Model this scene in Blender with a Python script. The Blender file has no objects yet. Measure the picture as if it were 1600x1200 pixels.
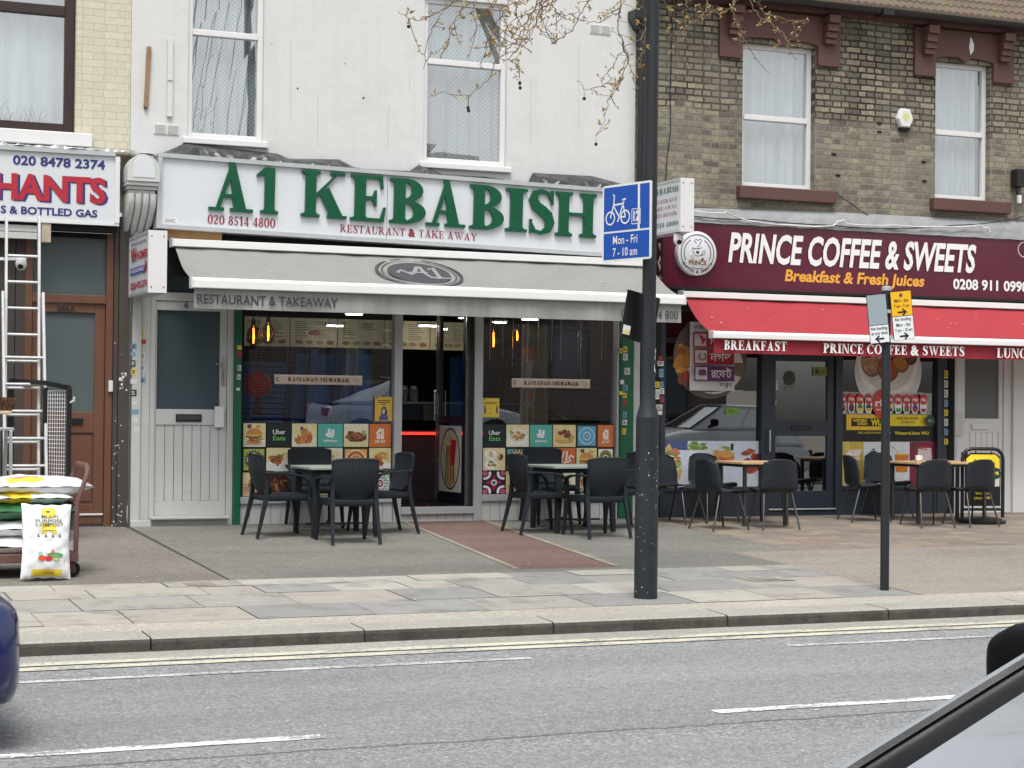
import bpy, bmesh, math, random
from mathutils import Vector, Matrix
R = math.radians
random.seed(7)
SC = bpy.context.scene
COL = SC.collection

# ------------------------------------------------------------------ camera, sky, sun
FPX, YAW, PITCH, ROLL = 2876.0, 0.3962, 0.01298, 0.00956      # focal length in 1600-px units, angles in radians
CAM = Vector((0.0, -19.764, 1.3036))
_w = Vector((math.sin(YAW)*math.cos(PITCH), math.cos(YAW)*math.cos(PITCH), math.sin(PITCH)))
_r = Vector((math.cos(YAW), -math.sin(YAW), 0)); _u = _r.cross(_w)
_c, _s = math.cos(ROLL), math.sin(ROLL)
_r2 = _c*_r + _s*_u; _u2 = -_s*_r + _c*_u
cd = bpy.data.cameras.new('camera'); cam = bpy.data.objects.new('camera', cd); COL.objects.link(cam)
cam.matrix_world = Matrix(((_r2.x, _u2.x, -_w.x, CAM.x), (_r2.y, _u2.y, -_w.y, CAM.y), (_r2.z, _u2.z, -_w.z, CAM.z), (0, 0, 0, 1)))
cd.sensor_width = 36; cd.lens = 36*FPX/1600; cd.clip_start = 0.05; cd.clip_end = 3000
SC.camera = cam
SUN_EL, SUN_ROT = R(64), R(205)
wd = bpy.data.worlds.new('World'); SC.world = wd; wd.use_nodes = True
nt = wd.node_tree; nt.nodes.clear()
sky = nt.nodes.new('ShaderNodeTexSky'); sky.sky_type = 'NISHITA'; sky.sun_disc = False
sky.sun_elevation = SUN_EL; sky.sun_rotation = SUN_ROT; sky.air_density = 1.6; sky.dust_density = 4.0; sky.ozone_density = 1.0
hs = nt.nodes.new('ShaderNodeHueSaturation'); hs.inputs['Saturation'].default_value = 0.22
bg = nt.nodes.new('ShaderNodeBackground'); bg.inputs['Strength'].default_value = 0.135
wo = nt.nodes.new('ShaderNodeOutputWorld')
nt.links.new(sky.outputs[0], hs.inputs['Color']); nt.links.new(hs.outputs[0], bg.inputs[0]); nt.links.new(bg.outputs[0], wo.inputs[0])
sl = bpy.data.lights.new('sun', 'SUN'); sl.energy = 1.5; sl.angle = R(20); sl.color = (1, .965, .92)
so = bpy.data.objects.new('sun', sl); COL.objects.link(so)
# light comes from behind the camera, high and a little to the left
_d = Vector((math.cos(SUN_EL)*-0.35, math.cos(SUN_EL)*-0.94, math.sin(SUN_EL))).normalized()
so.rotation_euler = _d.to_track_quat('Z', 'Y').to_euler()
SC.view_settings.view_transform = 'Standard'; SC.view_settings.look = 'None'
SC.view_settings.exposure = 0.66; SC.view_settings.gamma = 1.0
SC.cycles.max_bounces = 8; SC.cycles.transparent_max_bounces = 24; SC.cycles.glossy_bounces = 4
SC.cycles.use_denoising = True

# ------------------------------------------------------------------ measuring helpers
GS = 0.035                                          # the pavement rises 3.5 % towards the shops
ROADZ = -0.38
def ray(px, py): return _w + _r2*((px-800)/FPX) - _u2*((py-600)/FPX)
def at(px, py, Y=0.0):
    d = ray(px, py); t = (Y-CAM.y)/d.y; return CAM + d*t
def gnd(px, py):
    d = ray(px, py); t = (CAM.z-GS*CAM.y)/(GS*d.y-d.z); return CAM + d*t
def rc(a, b, c, d, Y=0.0):                          # picture rectangle -> x0,x1,z0,z1 on the plane y=Y
    p, q = at(a, b, Y), at(c, d, Y); return p.x, q.x, q.z, p.z
def gz(y): return GS*y if y > -7.45 else ROADZ

# ------------------------------------------------------------------ materials
def lin(c):
    return tuple(((x/255)/12.92 if x/255 <= .04045 else ((x/255+.055)/1.055)**2.4) for x in c)
MATS = {}
def nodes(name):
    m = bpy.data.materials.new(name); m.use_nodes = True; MATS[name] = m
    t = m.node_tree; return m, t, t.nodes['Principled BSDF']
def N(t, kind, **kw):
    n = t.nodes.new(kind)
    for k, v in kw.items():
        if k in n.inputs: n.inputs[k].default_value = v
        else: setattr(n, k, v)
    return n
def coords(t, sc=(1, 1, 1)):
    tc = N(t, 'ShaderNodeTexCoord'); mp = N(t, 'ShaderNodeMapping'); mp.inputs['Scale'].default_value = sc
    t.links.new(tc.outputs['Object'], mp.inputs['Vector']); return mp.outputs[0]
def noise(t, vec, sc, det=5, rough=.6):
    n = N(t, 'ShaderNodeTexNoise'); n.inputs['Scale'].default_value = sc; n.inputs['Detail'].default_value = det
    n.inputs['Roughness'].default_value = rough; t.links.new(vec, n.inputs['Vector']); return n.outputs['Fac']
def ramp(t, fac, stops):
    n = N(t, 'ShaderNodeValToRGB'); e = n.color_ramp.elements
    while len(e) < len(stops): e.new(.5)
    for i, (p, c) in enumerate(stops):
        e[i].position = p; e[i].color = (*c, 1) if len(c) == 3 else c
    t.links.new(fac, n.inputs[0]); return n.outputs[0]
def mixc(t, fac, a, b, mode='MIX'):
    n = N(t, 'ShaderNodeMix'); n.data_type = 'RGBA'; n.blend_type = mode
    for sock, val in ((n.inputs[0], fac), (n.inputs[6], a), (n.inputs[7], b)):
        if isinstance(val, (int, float)): sock.default_value = val
        elif isinstance(val, tuple): sock.default_value = (*val, 1) if len(val) == 3 else val
        else: t.links.new(val, sock)
    return n.outputs[2]
def bump(t, b, h, strength=.3, dist=.01):
    n = N(t, 'ShaderNodeBump'); n.inputs['Strength'].default_value = strength; n.inputs['Distance'].default_value = dist
    t.links.new(h, n.inputs['Height']); t.links.new(n.outputs[0], b.inputs['Normal'])
def mk(name, c, r=.6, var=.14, sc=4., bm=0., bsc=60., met=0., streak=0., dirt=None, spec=None, coat=0.):
    if name in MATS: return MATS[name]
    m, t, b = nodes(name); base = lin(c)
    v = coords(t)
    f = noise(t, v, sc)
    lo = tuple(x*(1-var) for x in base); hi = tuple(min(1, x*(1+var)) for x in base)
    col = ramp(t, f, [(.25, lo), (.75, hi)])
    if streak:
        f2 = noise(t, coords(t, (9, 9, .5)), 1.6)
        col = mixc(t, ramp(t, f2, [(.45, (0, 0, 0)), (.75, (streak,)*3)]), col, tuple(x*.45 for x in base))
    if dirt:
        f3 = noise(t, v, dirt[1], 8, .7)
        col = mixc(t, ramp(t, f3, [(dirt[2], (0, 0, 0)), (dirt[2]+.12, (dirt[3],)*3)]), col, lin(dirt[0]))
    t.links.new(col, b.inputs['Base Color'])
    rr = ramp(t, noise(t, v, sc*2.3), [(.2, (max(.02, r-.1),)*3), (.8, (min(1, r+.1),)*3)])
    t.links.new(rr, b.inputs['Roughness'])
    b.inputs['Metallic'].default_value = met
    if spec is not None: b.inputs['Specular IOR Level'].default_value = spec
    if coat: b.inputs['Coat Weight'].default_value = coat; b.inputs['Coat Roughness'].default_value = .04
    if bm: bump(t, b, noise(t, v, bsc, 6), bm, .01)
    return m
def flat(name, c, r=.5): return mk(name, c, r, .05, 30.)
def emit(name, c, s):
    if name in MATS: return MATS[name]
    m, t, b = nodes(name); b.inputs['Base Color'].default_value = (*lin(c), 1)
    b.inputs['Emission Color'].default_value = (*lin(c), 1); b.inputs['Emission Strength'].default_value = s
    return m
def glass(name, refl=.10, tint=(.86, .9, .9), wavy=.0, rough=0.0):
    m = bpy.data.materials.new(name); m.use_nodes = True; MATS[name] = m; t = m.node_tree; t.nodes.clear()
    o = N(t, 'ShaderNodeOutputMaterial'); mx = N(t, 'ShaderNodeMixShader'); tr = N(t, 'ShaderNodeBsdfTransparent'); gl = N(t, 'ShaderNodeBsdfGlossy')
    tr.inputs[0].default_value = (*tint, 1); gl.inputs['Roughness'].default_value = rough; gl.inputs[0].default_value = (.95, .97, 1, 1)
    lw = N(t, 'ShaderNodeLayerWeight'); lw.inputs['Blend'].default_value = .25
    mr = N(t, 'ShaderNodeMapRange'); mr.inputs['To Min'].default_value = refl; mr.inputs['To Max'].default_value = .9
    t.links.new(lw.outputs['Facing'], mr.inputs[0])
    pw = N(t, 'ShaderNodeMath', operation='POWER'); pw.inputs[1].default_value = 2.5
    t.links.new(lw.outputs['Facing'], pw.inputs[0]); t.links.new(pw.outputs[0], mr.inputs[0])
    t.links.new(mr.outputs[0], mx.inputs[0]); t.links.new(tr.outputs[0], mx.inputs[1]); t.links.new(gl.outputs[0], mx.inputs[2]); t.links.new(mx.outputs[0], o.inputs[0])
    if wavy:
        bp = N(t, 'ShaderNodeBump'); bp.inputs['Strength'].default_value = wavy; bp.inputs['Distance'].default_value = .02
        t.links.new(noise(t, coords(t), 1.3, 2), bp.inputs['Height']); t.links.new(bp.outputs[0], gl.inputs['Normal'])
    return m
def brick(name, c1, c2, mortar, bw=.225, bh=.078, ms=.012, soot=.5, bmp=.6, grey=None, topmortar=None, zsplit=5.0, grain=.55):
    m, t, b = nodes(name)
    v = coords(t); sp = N(t, 'ShaderNodeSeparateXYZ'); t.links.new(v, sp.inputs[0])
    wob = noise(t, v, 2.2, 3); 
    ad = N(t, 'ShaderNodeMath', operation='MULTIPLY_ADD'); ad.inputs[1].default_value = .03; t.links.new(wob, ad.inputs[0]); t.links.new(sp.outputs['Z'], ad.inputs[2])
    w2 = noise(t, v, 9., 4)
    ax = N(t, 'ShaderNodeMath', operation='MULTIPLY_ADD'); ax.inputs[1].default_value = .025; t.links.new(w2, ax.inputs[0]); t.links.new(sp.outputs['X'], ax.inputs[2])
    ay = N(t, 'ShaderNodeMath', operation='MULTIPLY_ADD'); ay.inputs[1].default_value = .018; t.links.new(w2, ay.inputs[0]); t.links.new(ad.outputs[0], ay.inputs[2])
    cb = N(t, 'ShaderNodeCombineXYZ'); t.links.new(ax.outputs[0], cb.inputs[0]); t.links.new(ay.outputs[0], cb.inputs[1])
    bt = N(t, 'ShaderNodeTexBrick', offset=.5, squash=.55, squash_frequency=2); t.links.new(cb.outputs[0], bt.inputs['Vector'])
    bt.inputs['Color1'].default_value = (*lin(c1), 1); bt.inputs['Color2'].default_value = (*lin(c2), 1)
    bt.inputs['Scale'].default_value = 1; bt.inputs['Brick Width'].default_value = bw; bt.inputs['Row Height'].default_value = bh
    bt.inputs['Mortar Size'].default_value = ms; bt.inputs['Mortar Smooth'].default_value = .25
    mcol = lin(mortar)
    if topmortar:
        zz = N(t, 'ShaderNodeMath', operation='MULTIPLY_ADD'); zz.inputs[1].default_value = .8; t.links.new(noise(t, v, 1.1, 3), zz.inputs[0]); t.links.new(sp.outputs['Z'], zz.inputs[2])
        mp = N(t, 'ShaderNodeMapRange'); mp.inputs['From Min'].default_value = zsplit+.4; mp.inputs['From Max'].default_value = zsplit+.55; t.links.new(zz.outputs[0], mp.inputs[0])
        mo = mixc(t, mp.outputs[0], mcol, lin(topmortar)); t.links.new(mo, bt.inputs['Mortar'])
    else: bt.inputs['Mortar'].default_value = (*mcol, 1)
    col = bt.outputs['Color']
    n1 = noise(t, v, 26., 6, .7)
    col = mixc(t, grain, col, ramp(t, n1, [(.3, (.25,)*3), (.7, (1.25,)*3)]), 'MULTIPLY')
    if grey:
        n3 = noise(t, v, 1.3, 6, .65)
        col = mixc(t, ramp(t, n3, [(.38, (0,)*3), (.68, (.62,)*3)]), col, lin(grey))
    if soot:
        n2 = noise(t, v, .9, 7, .7)
        col = mixc(t, ramp(t, n2, [(.45, (0,)*3), (.75, (soot,)*3)]), col, lin((52, 48, 44)))
    t.links.new(col, b.inputs['Base Color']); b.inputs['Roughness'].default_value = .9; b.inputs['Specular IOR Level'].default_value = .2
    hh = N(t, 'ShaderNodeMath', operation='MULTIPLY_ADD'); hh.inputs[1].default_value = -1.; t.links.new(bt.outputs['Fac'], hh.inputs[0]); t.links.new(n1, hh.inputs[2])
    bump(t, b, hh.outputs[0], bmp, .012)
    return m

# ------------------------------------------------------------------ mesh builder
ORG = {}
class MB:
    def __init__(s): s.v = []; s.f = []; s.m = []; s.mats = []
    def mi(s, mat):
        if mat not in s.mats: s.mats.append(mat)
        return s.mats.index(mat)
    def add(s, vs, fs, mat):
        o = len(s.v); k = s.mi(mat); s.v += [Vector(v) for v in vs]
        for f in fs: s.f.append(tuple(o+i for i in f)); s.m.append(k)
        return s
    def poly(s, pts, mat): return s.add(pts, [tuple(range(len(pts)))], mat)
    def box(s, x0, x1, y0, y1, z0, z1, mat):
        vs = [(x, y, z) for z in (z0, z1) for y in (y0, y1) for x in (x0, x1)]
        return s.add(vs, [(0, 2, 3, 1), (4, 5, 7, 6), (0, 1, 5, 4), (2, 6, 7, 3), (0, 4, 6, 2), (1, 3, 7, 5)], mat)
    def bar(s, a, b, w, h, mat, up=(0, 0, 1)):          # rectangular bar from a to b
        a, b = Vector(a), Vector(b); d = (b-a).normalized(); up = Vector(up)
        if abs(d.dot(up)) > .95: up = Vector((1, 0, 0))
        sx = d.cross(up).normalized(); sy = sx.cross(d)
        vs = [p + sx*i*w/2 + sy*j*h/2 for p in (a, b) for i, j in ((-1, -1), (1, -1), (1, 1), (-1, 1))]
        return s.add(vs, [(3, 2, 1, 0), (4, 5, 6, 7)] + [(i, (i+1) % 4, 4+(i+1) % 4, 4+i) for i in range(4)], mat)
    def prism(s, pts, O, U, V, d, mat, back=True):      # 2-D outline extruded d along -(U x V)
        O, U, V = Vector(O), Vector(U), Vector(V); n = U.cross(V).normalized(); k = len(pts)
        fr = [O+U*p[0]+V*p[1] for p in pts]; bk = [p-n*d for p in fr]
        fs = [tuple(range(k))] + [(i, k+i, k+(i+1) % k, (i+1) % k) for i in range(k)]
        if back: fs.append(tuple(range(2*k-1, k-1, -1)))
        return s.add(fr+bk, fs, mat)
    def tube(s, pts, r, mat, n=8, cap=True):
        pts = [Vector(p) for p in pts]; k = len(pts); rs = r if isinstance(r, (list, tuple)) else [r]*k
        vs = []; prev = None
        for i, p in enumerate(pts):
            d = (pts[min(i+1, k-1)]-pts[max(i-1, 0)]).normalized()
            if prev is None:
                prev = d.orthogonal().normalized()
            prev = (prev - d*prev.dot(d)).normalized() if (prev - d*prev.dot(d)).length > 1e-6 else d.orthogonal().normalized()
            q = d.cross(prev)
            vs += [p + (prev*math.cos(2*math.pi*j/n) + q*math.sin(2*math.pi*j/n))*rs[i] for j in range(n)]
        fs = [(i*n+j, i*n+(j+1) % n, (i+1)*n+(j+1) % n, (i+1)*n+j) for i in range(k-1) for j in range(n)]
        if cap: fs += [tuple(range(n-1, -1, -1)), tuple((k-1)*n+j for j in range(n))]
        return s.add(vs, fs, mat)
    def lathe(s, prof, c, mat, n=20, axis='z'):
        c = Vector(c); vs = []; k = len(prof)
        for r, h in prof:
            for j in range(n):
                a = 2*math.pi*j/n; x, y = r*math.cos(a), r*math.sin(a)
                vs.append(c + (Vector((x, y, h)) if axis == 'z' else Vector((x, -h, y)) if axis == 'y' else Vector((h, x, y))))
        fs = [(i*n+j, i*n+(j+1) % n, (i+1)*n+(j+1) % n, (i+1)*n+j) for i in range(k-1) for j in range(n)]
        fs += [tuple(range(n-1, -1, -1)), tuple((k-1)*n+j for j in range(n))]
        return s.add(vs, fs, mat)
    def loft(s, rings, mat, caps=True, closed=True):
        n = len(rings[0]); k = len(rings); vs = [p for r in rings for p in r]; m = n if closed else n-1
        fs = [(i*n+j, i*n+(j+1) % n, (i+1)*n+(j+1) % n, (i+1)*n+j) for i in range(k-1) for j in range(m)]
        if caps: fs += [tuple(range(n-1, -1, -1)), tuple((k-1)*n+j for j in range(n))]
        return s.add(vs, fs, mat)
    def grid(s, fn, nu, nv, mat):
        vs = [fn(i/nu, j/nv) for j in range(nv+1) for i in range(nu+1)]; w = nu+1
        return s.add(vs, [(j*w+i, j*w+i+1, (j+1)*w+i+1, (j+1)*w+i) for j in range(nv) for i in range(nu)], mat)
    def put(s, polys, O, U, V, mat, depth=0.0):
        O, U, V = Vector(O), Vector(U), Vector(V); n = U.cross(V).normalized()
        for i, p in enumerate(polys):
            o = O + n*(.00012*(i % 23))
            if depth: s.prism(p, o, U, V, depth, mat, False)
            else: s.poly([o+U*a+V*b for a, b in p], mat)
        return s
    def build(s, name, parent=None, smooth=None, bevel=0., origin=None, solid=0., flip=False):
        if parent is not None: off = ORG[parent.name]
        elif origin is not None: off = Vector(origin)
        else:
            xs = [v.x for v in s.v]; ys = [v.y for v in s.v]; zs = [v.z for v in s.v]
            off = Vector(((min(xs)+max(xs))/2, (min(ys)+max(ys))/2, min(zs)))
        me = bpy.data.meshes.new(name); me.from_pydata([v-off for v in s.v], [], s.f)
        for m in s.mats: me.materials.append(m)
        me.polygons.foreach_set('material_index', s.m)
        if smooth is not None:
            me.polygons.foreach_set('use_smooth', [True]*len(me.polygons)); me.set_sharp_from_angle(angle=R(smooth))
        me.update(); o = bpy.data.objects.new(name, me); COL.objects.link(o)
        if parent is not None: o.parent = parent
        else: o.location = off
        ORG[o.name] = off
        if solid:
            q = o.modifiers.new('thickness', 'SOLIDIFY'); q.thickness = solid; q.offset = 0
        if bevel:
            q = o.modifiers.new('bevel', 'BEVEL'); q.width = bevel; q.segments = 2; q.limit_method = 'ANGLE'; q.angle_limit = R(40)
        return o
def tag(o, label, cat, group=None):
    o['label'] = label; o['category'] = cat
    if group: o['group'] = group
    return o
def thing(name, label, cat, loc=(0, 0, 0), group=None):
    o = bpy.data.objects.new(name, None); COL.objects.link(o); o.location = loc; o.empty_display_size = .2
    ORG[o.name] = Vector(loc); return tag(o, label, cat, group)
def structure(o, kind='structure'): o['kind'] = kind; return o
def copy_tree(o, parent=None):
    c = o.copy(); COL.objects.link(c)
    if parent is not None: c.parent = parent
    for ch in list(o.children): copy_tree(ch, c)
    return c

# ------------------------------------------------------------------ lettering
_tc = {}
def _curve_polys(s, bold):
    cu = bpy.data.curves.new('lettering', 'FONT'); cu.body = s; cu.size = 1; cu.offset = bold; cu.resolution_u = 3
    ob = bpy.data.objects.new('lettering', cu)
    me = bpy.data.meshes.new_from_object(ob)
    ps = [[(me.vertices[i].co.x, me.vertices[i].co.y) for i in p.vertices] for p in me.polygons]
    bpy.data.objects.remove(ob); bpy.data.curves.remove(cu); bpy.data.meshes.remove(me)
    return ps
def sans(s, bold=0.02):
    if (s, bold) in _tc: return _tc[s, bold]
    if 'cap' not in _tc: _tc['cap'] = max(y for p in _curve_polys('H', 0) for x, y in p)
    k = 1/_tc['cap']; ps = [[(x*k, y*k) for x, y in p] for p in _curve_polys(s, bold)]
    x0 = min((x for p in ps for x, y in p), default=0)
    ps = [[(x-x0, y) for x, y in p] for p in ps]; _tc[s, bold] = ps; return ps
def serif_glyph(c, T, t):
    P = []; S = t*.9; e = .085
    def Rr(x0, x1, y0, y1): P.append([(x0, y0), (x1, y0), (x1, y1), (x0, y1)])
    def Q(*p): P.append(list(p))
    def sf(a, b, top=False):
        if top: Rr(a-e, b+e, 1-S, 1); Q((a-.04, 1-S), (a, 1-S-.045), (b, 1-S-.045), (b+.04, 1-S))
        else: Rr(a-e, b+e, 0, S); Q((a-.04, S), (b+.04, S), (b, S+.045), (a, S+.045))
    def stem(x, w=None, top=True, bot=True):
        w = w or T; Rr(x, x+w, 0, 1)
        if bot: sf(x, x+w)
        if top: sf(x, x+w, True)
    def arc(cx, cy, rx, ry, a0, a1, tv, th, n=14):
        for i in range(n):
            a, b = R(a0+(a1-a0)*i/n), R(a0+(a1-a0)*(i+1)/n)
            o1, o2 = (cx+rx*math.cos(a), cy+ry*math.sin(a)), (cx+rx*math.cos(b), cy+ry*math.sin(b))
            i1, i2 = (cx+(rx-tv)*math.cos(a), cy+(ry-th)*math.sin(a)), (cx+(rx-tv)*math.cos(b), cy+(ry-th)*math.sin(b))
            Q(i1, o1, o2, i2) if a1 > a0 else Q(i2, o2, o1, i1)
    def stroke(pts, ws):
        k = len(pts); L = []; Rt = []
        for i, (x, y) in enumerate(pts):
            a, b = pts[max(0, i-1)], pts[min(k-1, i+1)]; dx, dy = b[0]-a[0], b[1]-a[1]; l = math.hypot(dx, dy) or 1
            nx, ny = -dy/l*ws[i]/2, dx/l*ws[i]/2; L.append((x+nx, y+ny)); Rt.append((x-nx, y-ny))
        for i in range(k-1): Q(Rt[i], Rt[i+1], L[i+1], L[i])
    x = e
    if c == 'A':
        Q((.13, 0), (.13+t*1.15, 0), (.50, .86), (.45, 1.02)); Q((.80-T*1.2, 0), (.80, 0), (.53, 1.02), (.40, 1.02)); Rr(.27, .66, .28, .28+t)
        Rr(0, .32, 0, S); Rr(.80-T*1.2-.08, .93, 0, S); return P, .93
    if c == 'B':
        stem(x); arc(x+T*.9+.02, .745, .36, .255, -90, 90, T, t); arc(x+T*.9+.02, .265, .42, .265, -90, 90, T*1.05, t)
        Rr(x+T, x+T*.9+.02, 1-t, 1); Rr(x+T, x+T*.9+.02, .49, .49+t); Rr(x+T, x+T*.9+.02, 0, t); return P, x+T*.9+.02+.42
    if c in 'CG':
        arc(.45, .5, .45, .52, 42, 318, T, t, 24); Rr(.76, .80, .66, .98); Q((.70, .80), (.79, .68), (.80, .98))
        if c == 'G': Rr(.66, .66+T*.8, .03, .42); Rr(.55, .66+T, .38, .42+.04)
        return P, .84
    if c == 'D':
        stem(x); arc(x+T*.9, .5, .52, .5, -90, 90, T, t, 20); return P, x+T*.9+.52
    if c in 'EF':
        stem(x); Rr(x+T, .66, 1-t, 1); Q((.66, 1), (.60, 1-t), (.63, .72), (.68, .72)); Rr(x+T, .50, .47, .47+t); Q((.50, .33), (.54, .33), (.54, .68), (.50, .68), (.44, .505))
        if c == 'E': Rr(x+T, .70, 0, t); Q((.62, t), (.69, 0), (.74, .32), (.69, .32))
        return P, (.74 if c == 'E' else .68)
    if c == 'H':
        stem(x); stem(x+T+.36); Rr(x+T, x+T+.36, .47, .47+t); return P, x+2*T+.36+e
    if c == 'I': stem(x); return P, x+T+e
    if c == 'J':
        Rr(.2, .2+T, .2, 1); sf(.2, .2+T, True); stroke([(.2+T/2, .22), (.24, .02), (.1, -.02), (.03, .08)], [T, T*.7, t, t*1.6]); return P, .2+T+e
    if c == 'K':
        stem(x); Q((x+T, .40), (x+T, .40+t*1.5), (.78, 1), (.78-t*.3, .93)); Q((x+T+.08, .50), (x+T+.08+T*.85, .66), (.92, 0), (.92-T*1.25, 0))
        Rr(.62, .93, 1-S, 1); Rr(.56, .98, 0, S); return P, .97
    if c == 'L':
        stem(x); Rr(x+T, .66, 0, t); Q((.60, t), (.66, 0), (.70, .34), (.66, .34)); return P, .70
    if c == 'M':
        Rr(x, x+t, 0, 1); sf(x, x+t); Q((x-.02, 1), (x+T, 1), (.58, .05), (.50, .05)); Q((.50, .05), (.56, .05), (.92, 1), (.86, 1)); stem(.86); Rr(x-e, x+T, 1-S, 1); return P, .86+T+e
    if c == 'N':
        Rr(x, x+t, 0, 1); sf(x, x+t); Rr(x-e, x+T, 1-S, 1); Q((x, 1), (x+T, 1), (.80, 0), (.80-T*.6, 0)); Rr(.76, .76+t, 0, 1); sf(.76, .76+t, True); return P, .76+t+e
    if c in 'OQ0':
        w = .47 if c != '0' else .33; arc(w, .5, w, .52, 0, 360, T, t, 28); return P, 2*w
    if c in 'PR':
        stem(x); arc(x+T*.9, .73, .40, .27, -90, 90, T, t)
        if c == 'R': Q((x+T+.02, .47), (x+T+.04+T*.9, .49), (.88, 0), (.88-T*1.15, 0)); Rr(.72, .93, 0, S); return P, .90
        return P, x+T*.9+.40
    if c == 'S':
        stroke([(.60, .80), (.50, .94), (.34, .98), (.19, .92), (.14, .77), (.21, .63), (.36, .53), (.50, .42), (.56, .26), (.50, .10), (.34, .02), (.18, .06), (.09, .20)],
               [t*1.2, t, t*1.1, T*.75, T*.95, T*1.05, T*1.1, T*1.05, T*.95, T*.75, t*1.1, t, t*1.2])
        Rr(.575, .63, .68, 1.0); Rr(.06, .115, 0, .32); return P, .69
    if c == 'T':
        Rr(.30, .30+T, 0, 1); sf(.30, .30+T); Rr(.03, .57+T, 1-t, 1); Q((.03, 1), (0, .70), (.04, .70), (.1, 1-t)); Q((.57+T, 1), (.5+T, 1-t), (.56+T, .70), (.60+T, .70)); return P, .60+T
    if c == 'U':
        Rr(x, x+T, .26, 1); sf(x, x+T, True); Rr(.70, .70+t, .26, 1); sf(.70, .70+t, True)
        arc((x+.70+t)/2, .28, (.70+t-x)/2, .30, 180, 360, (T+t)/2, t*1.1); return P, .70+t+e
    if c in 'VW':
        def vee(o):
            Q((o, 1), (o+T*1.1, 1), (o+.45, .0), (o+.37, .0)); Q((o+.37, 0), (o+.43, 0), (o+.72, 1), (o+.72-t*1.1, 1)); Rr(o-.07, o+T+.09, 1-S, 1)
        vee(.08); 
        if c == 'W': vee(.52); Rr(1.08, 1.36, 1-S, 1); return P, 1.34
        Rr(.66, .92, 1-S, 1); return P, .90
    if c == 'Y':
        Rr(.38, .38+T, 0, .46); sf(.38, .38+T); Q((.08, 1), (.08+T*1.1, 1), (.38+T, .40), (.38, .44)); Q((.38+T*.6, .44), (.38+T, .40), (.86, 1), (.86-t, 1)); Rr(0, .36, 1-S, 1); Rr(.68, .98, 1-S, 1); return P, .96
    if c == '8':
        arc(.30, .75, .235, .265, 0, 360, T*.8, t, 20); arc(.30, .26, .29, .28, 0, 360, T*.95, t, 20); return P, .60
    if c == '2':
        stroke([(.06, .72), (.10, .90), (.26, .98), (.42, .90), (.46, .72), (.36, .50), (.20, .28), (.06, .06)], [T*.8, T*.6, t, T*.8, T, T*.9, T*.6, t]); Rr(.04, .52, 0, T*.55); Q((.48, 0), (.52, 0), (.56, .24), (.52, .24)); return P, .58
    if c == '4':
        Rr(.36, .36+T*.9, 0, 1.0); Rr(.02, .62, .22, .22+t*1.3); Q((.02, .25), (.02+t, .25), (.42, .98), (.36, 1.0)); Rr(.28, .44+T*.9, 0, S*.9); return P, .64
    if c == '5':
        Q((.12, .98), (.50, .98), (.54, 1.02), (.52, .86), (.14, .86)); Q((.10, .50), (.10+t, .50), (.17+t, .98), (.12, .98)); arc(.24, .28, .28, .30, -150, 130, T*.95, t, 20); return P, .56
    if c == '1':
        Rr(.20, .20+T, 0, 1.02); sf(.20, .20+T); Q((.02, .86), (.02, .80), (.20, .86), (.20, 1.02)); return P, .20+T+e
    return None, 0
def serif(s, bold=.2, thin=.065, gap=.09, sp=.38):
    out = []; x = 0
    for ch in s:
        if ch == ' ': x += sp; continue
        P, w = serif_glyph(ch, bold, thin)
        if P is None:
            P = sans(ch, .015 + bold*.12); w = max(a for p in P for a, b in p)
        out += [[(a+x, b) for a, b in p] for p in P]; x += w+gap
    return out
def fit(ps, w=None, h=None, shear=0.):              # scale to height h (of a capital) and total width w
    x0 = min(a for p in ps for a, b in p); x1 = max(a for p in ps for a, b in p)
    kx = h if w is None else w/(x1-x0)
    return [[((a-x0)*kx + b*h*shear, b*h) for a, b in p] for p in ps]
def wall_text(mb, ps, x, z, w, h, Y, mat, shear=0., depth=0., centre=False):   # writing on a face that looks to the street
    q = fit(ps, w, h, shear)
    if centre: x -= (max(a for p in q for a, b in p))/2
    return mb.put(q, (x, Y, z), (1, 0, 0), (0, 0, 1), mat, depth)
def ell(cx, cy, rx, ry=None, n=24, a0=0, a1=360, ph=0):
    ry = rx if ry is None else ry
    m = n if a1-a0 >= 360 else n+1
    return [(cx+rx*math.cos(R(a0+(a1-a0)*i/n)+ph), cy+ry*math.sin(R(a0+(a1-a0)*i/n)+ph)) for i in range(m)]
def ring(cx, cy, r, w, n=32, a0=0, a1=360, ry=None):
    k = (ry or r)/r; out = []
    for i in range(n):
        a, b = R(a0+(a1-a0)*i/n), R(a0+(a1-a0)*(i+1)/n)
        out.append([(cx+(r-w)*math.cos(a), cy+(r-w)*k*math.sin(a)), (cx+r*math.cos(a), cy+r*k*math.sin(a)), (cx+r*math.cos(b), cy+r*k*math.sin(b)), (cx+(r-w)*math.cos(b), cy+(r-w)*k*math.sin(b))])
    return out
def line2(pts, w):                                   # flat stroke as quads
    out = []; k = len(pts)
    L = []; Q = []
    for i, (x, y) in enumerate(pts):
        a, b = pts[max(0, i-1)], pts[min(k-1, i+1)]; dx, dy = b[0]-a[0], b[1]-a[1]; l = math.hypot(dx, dy) or 1
        nx, ny = -dy/l*w/2, dx/l*w/2; L.append((x+nx, y+ny)); Q.append((x-nx, y-ny))
    return [[Q[i], Q[i+1], L[i+1], L[i]] for i in range(k-1)]

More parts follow.
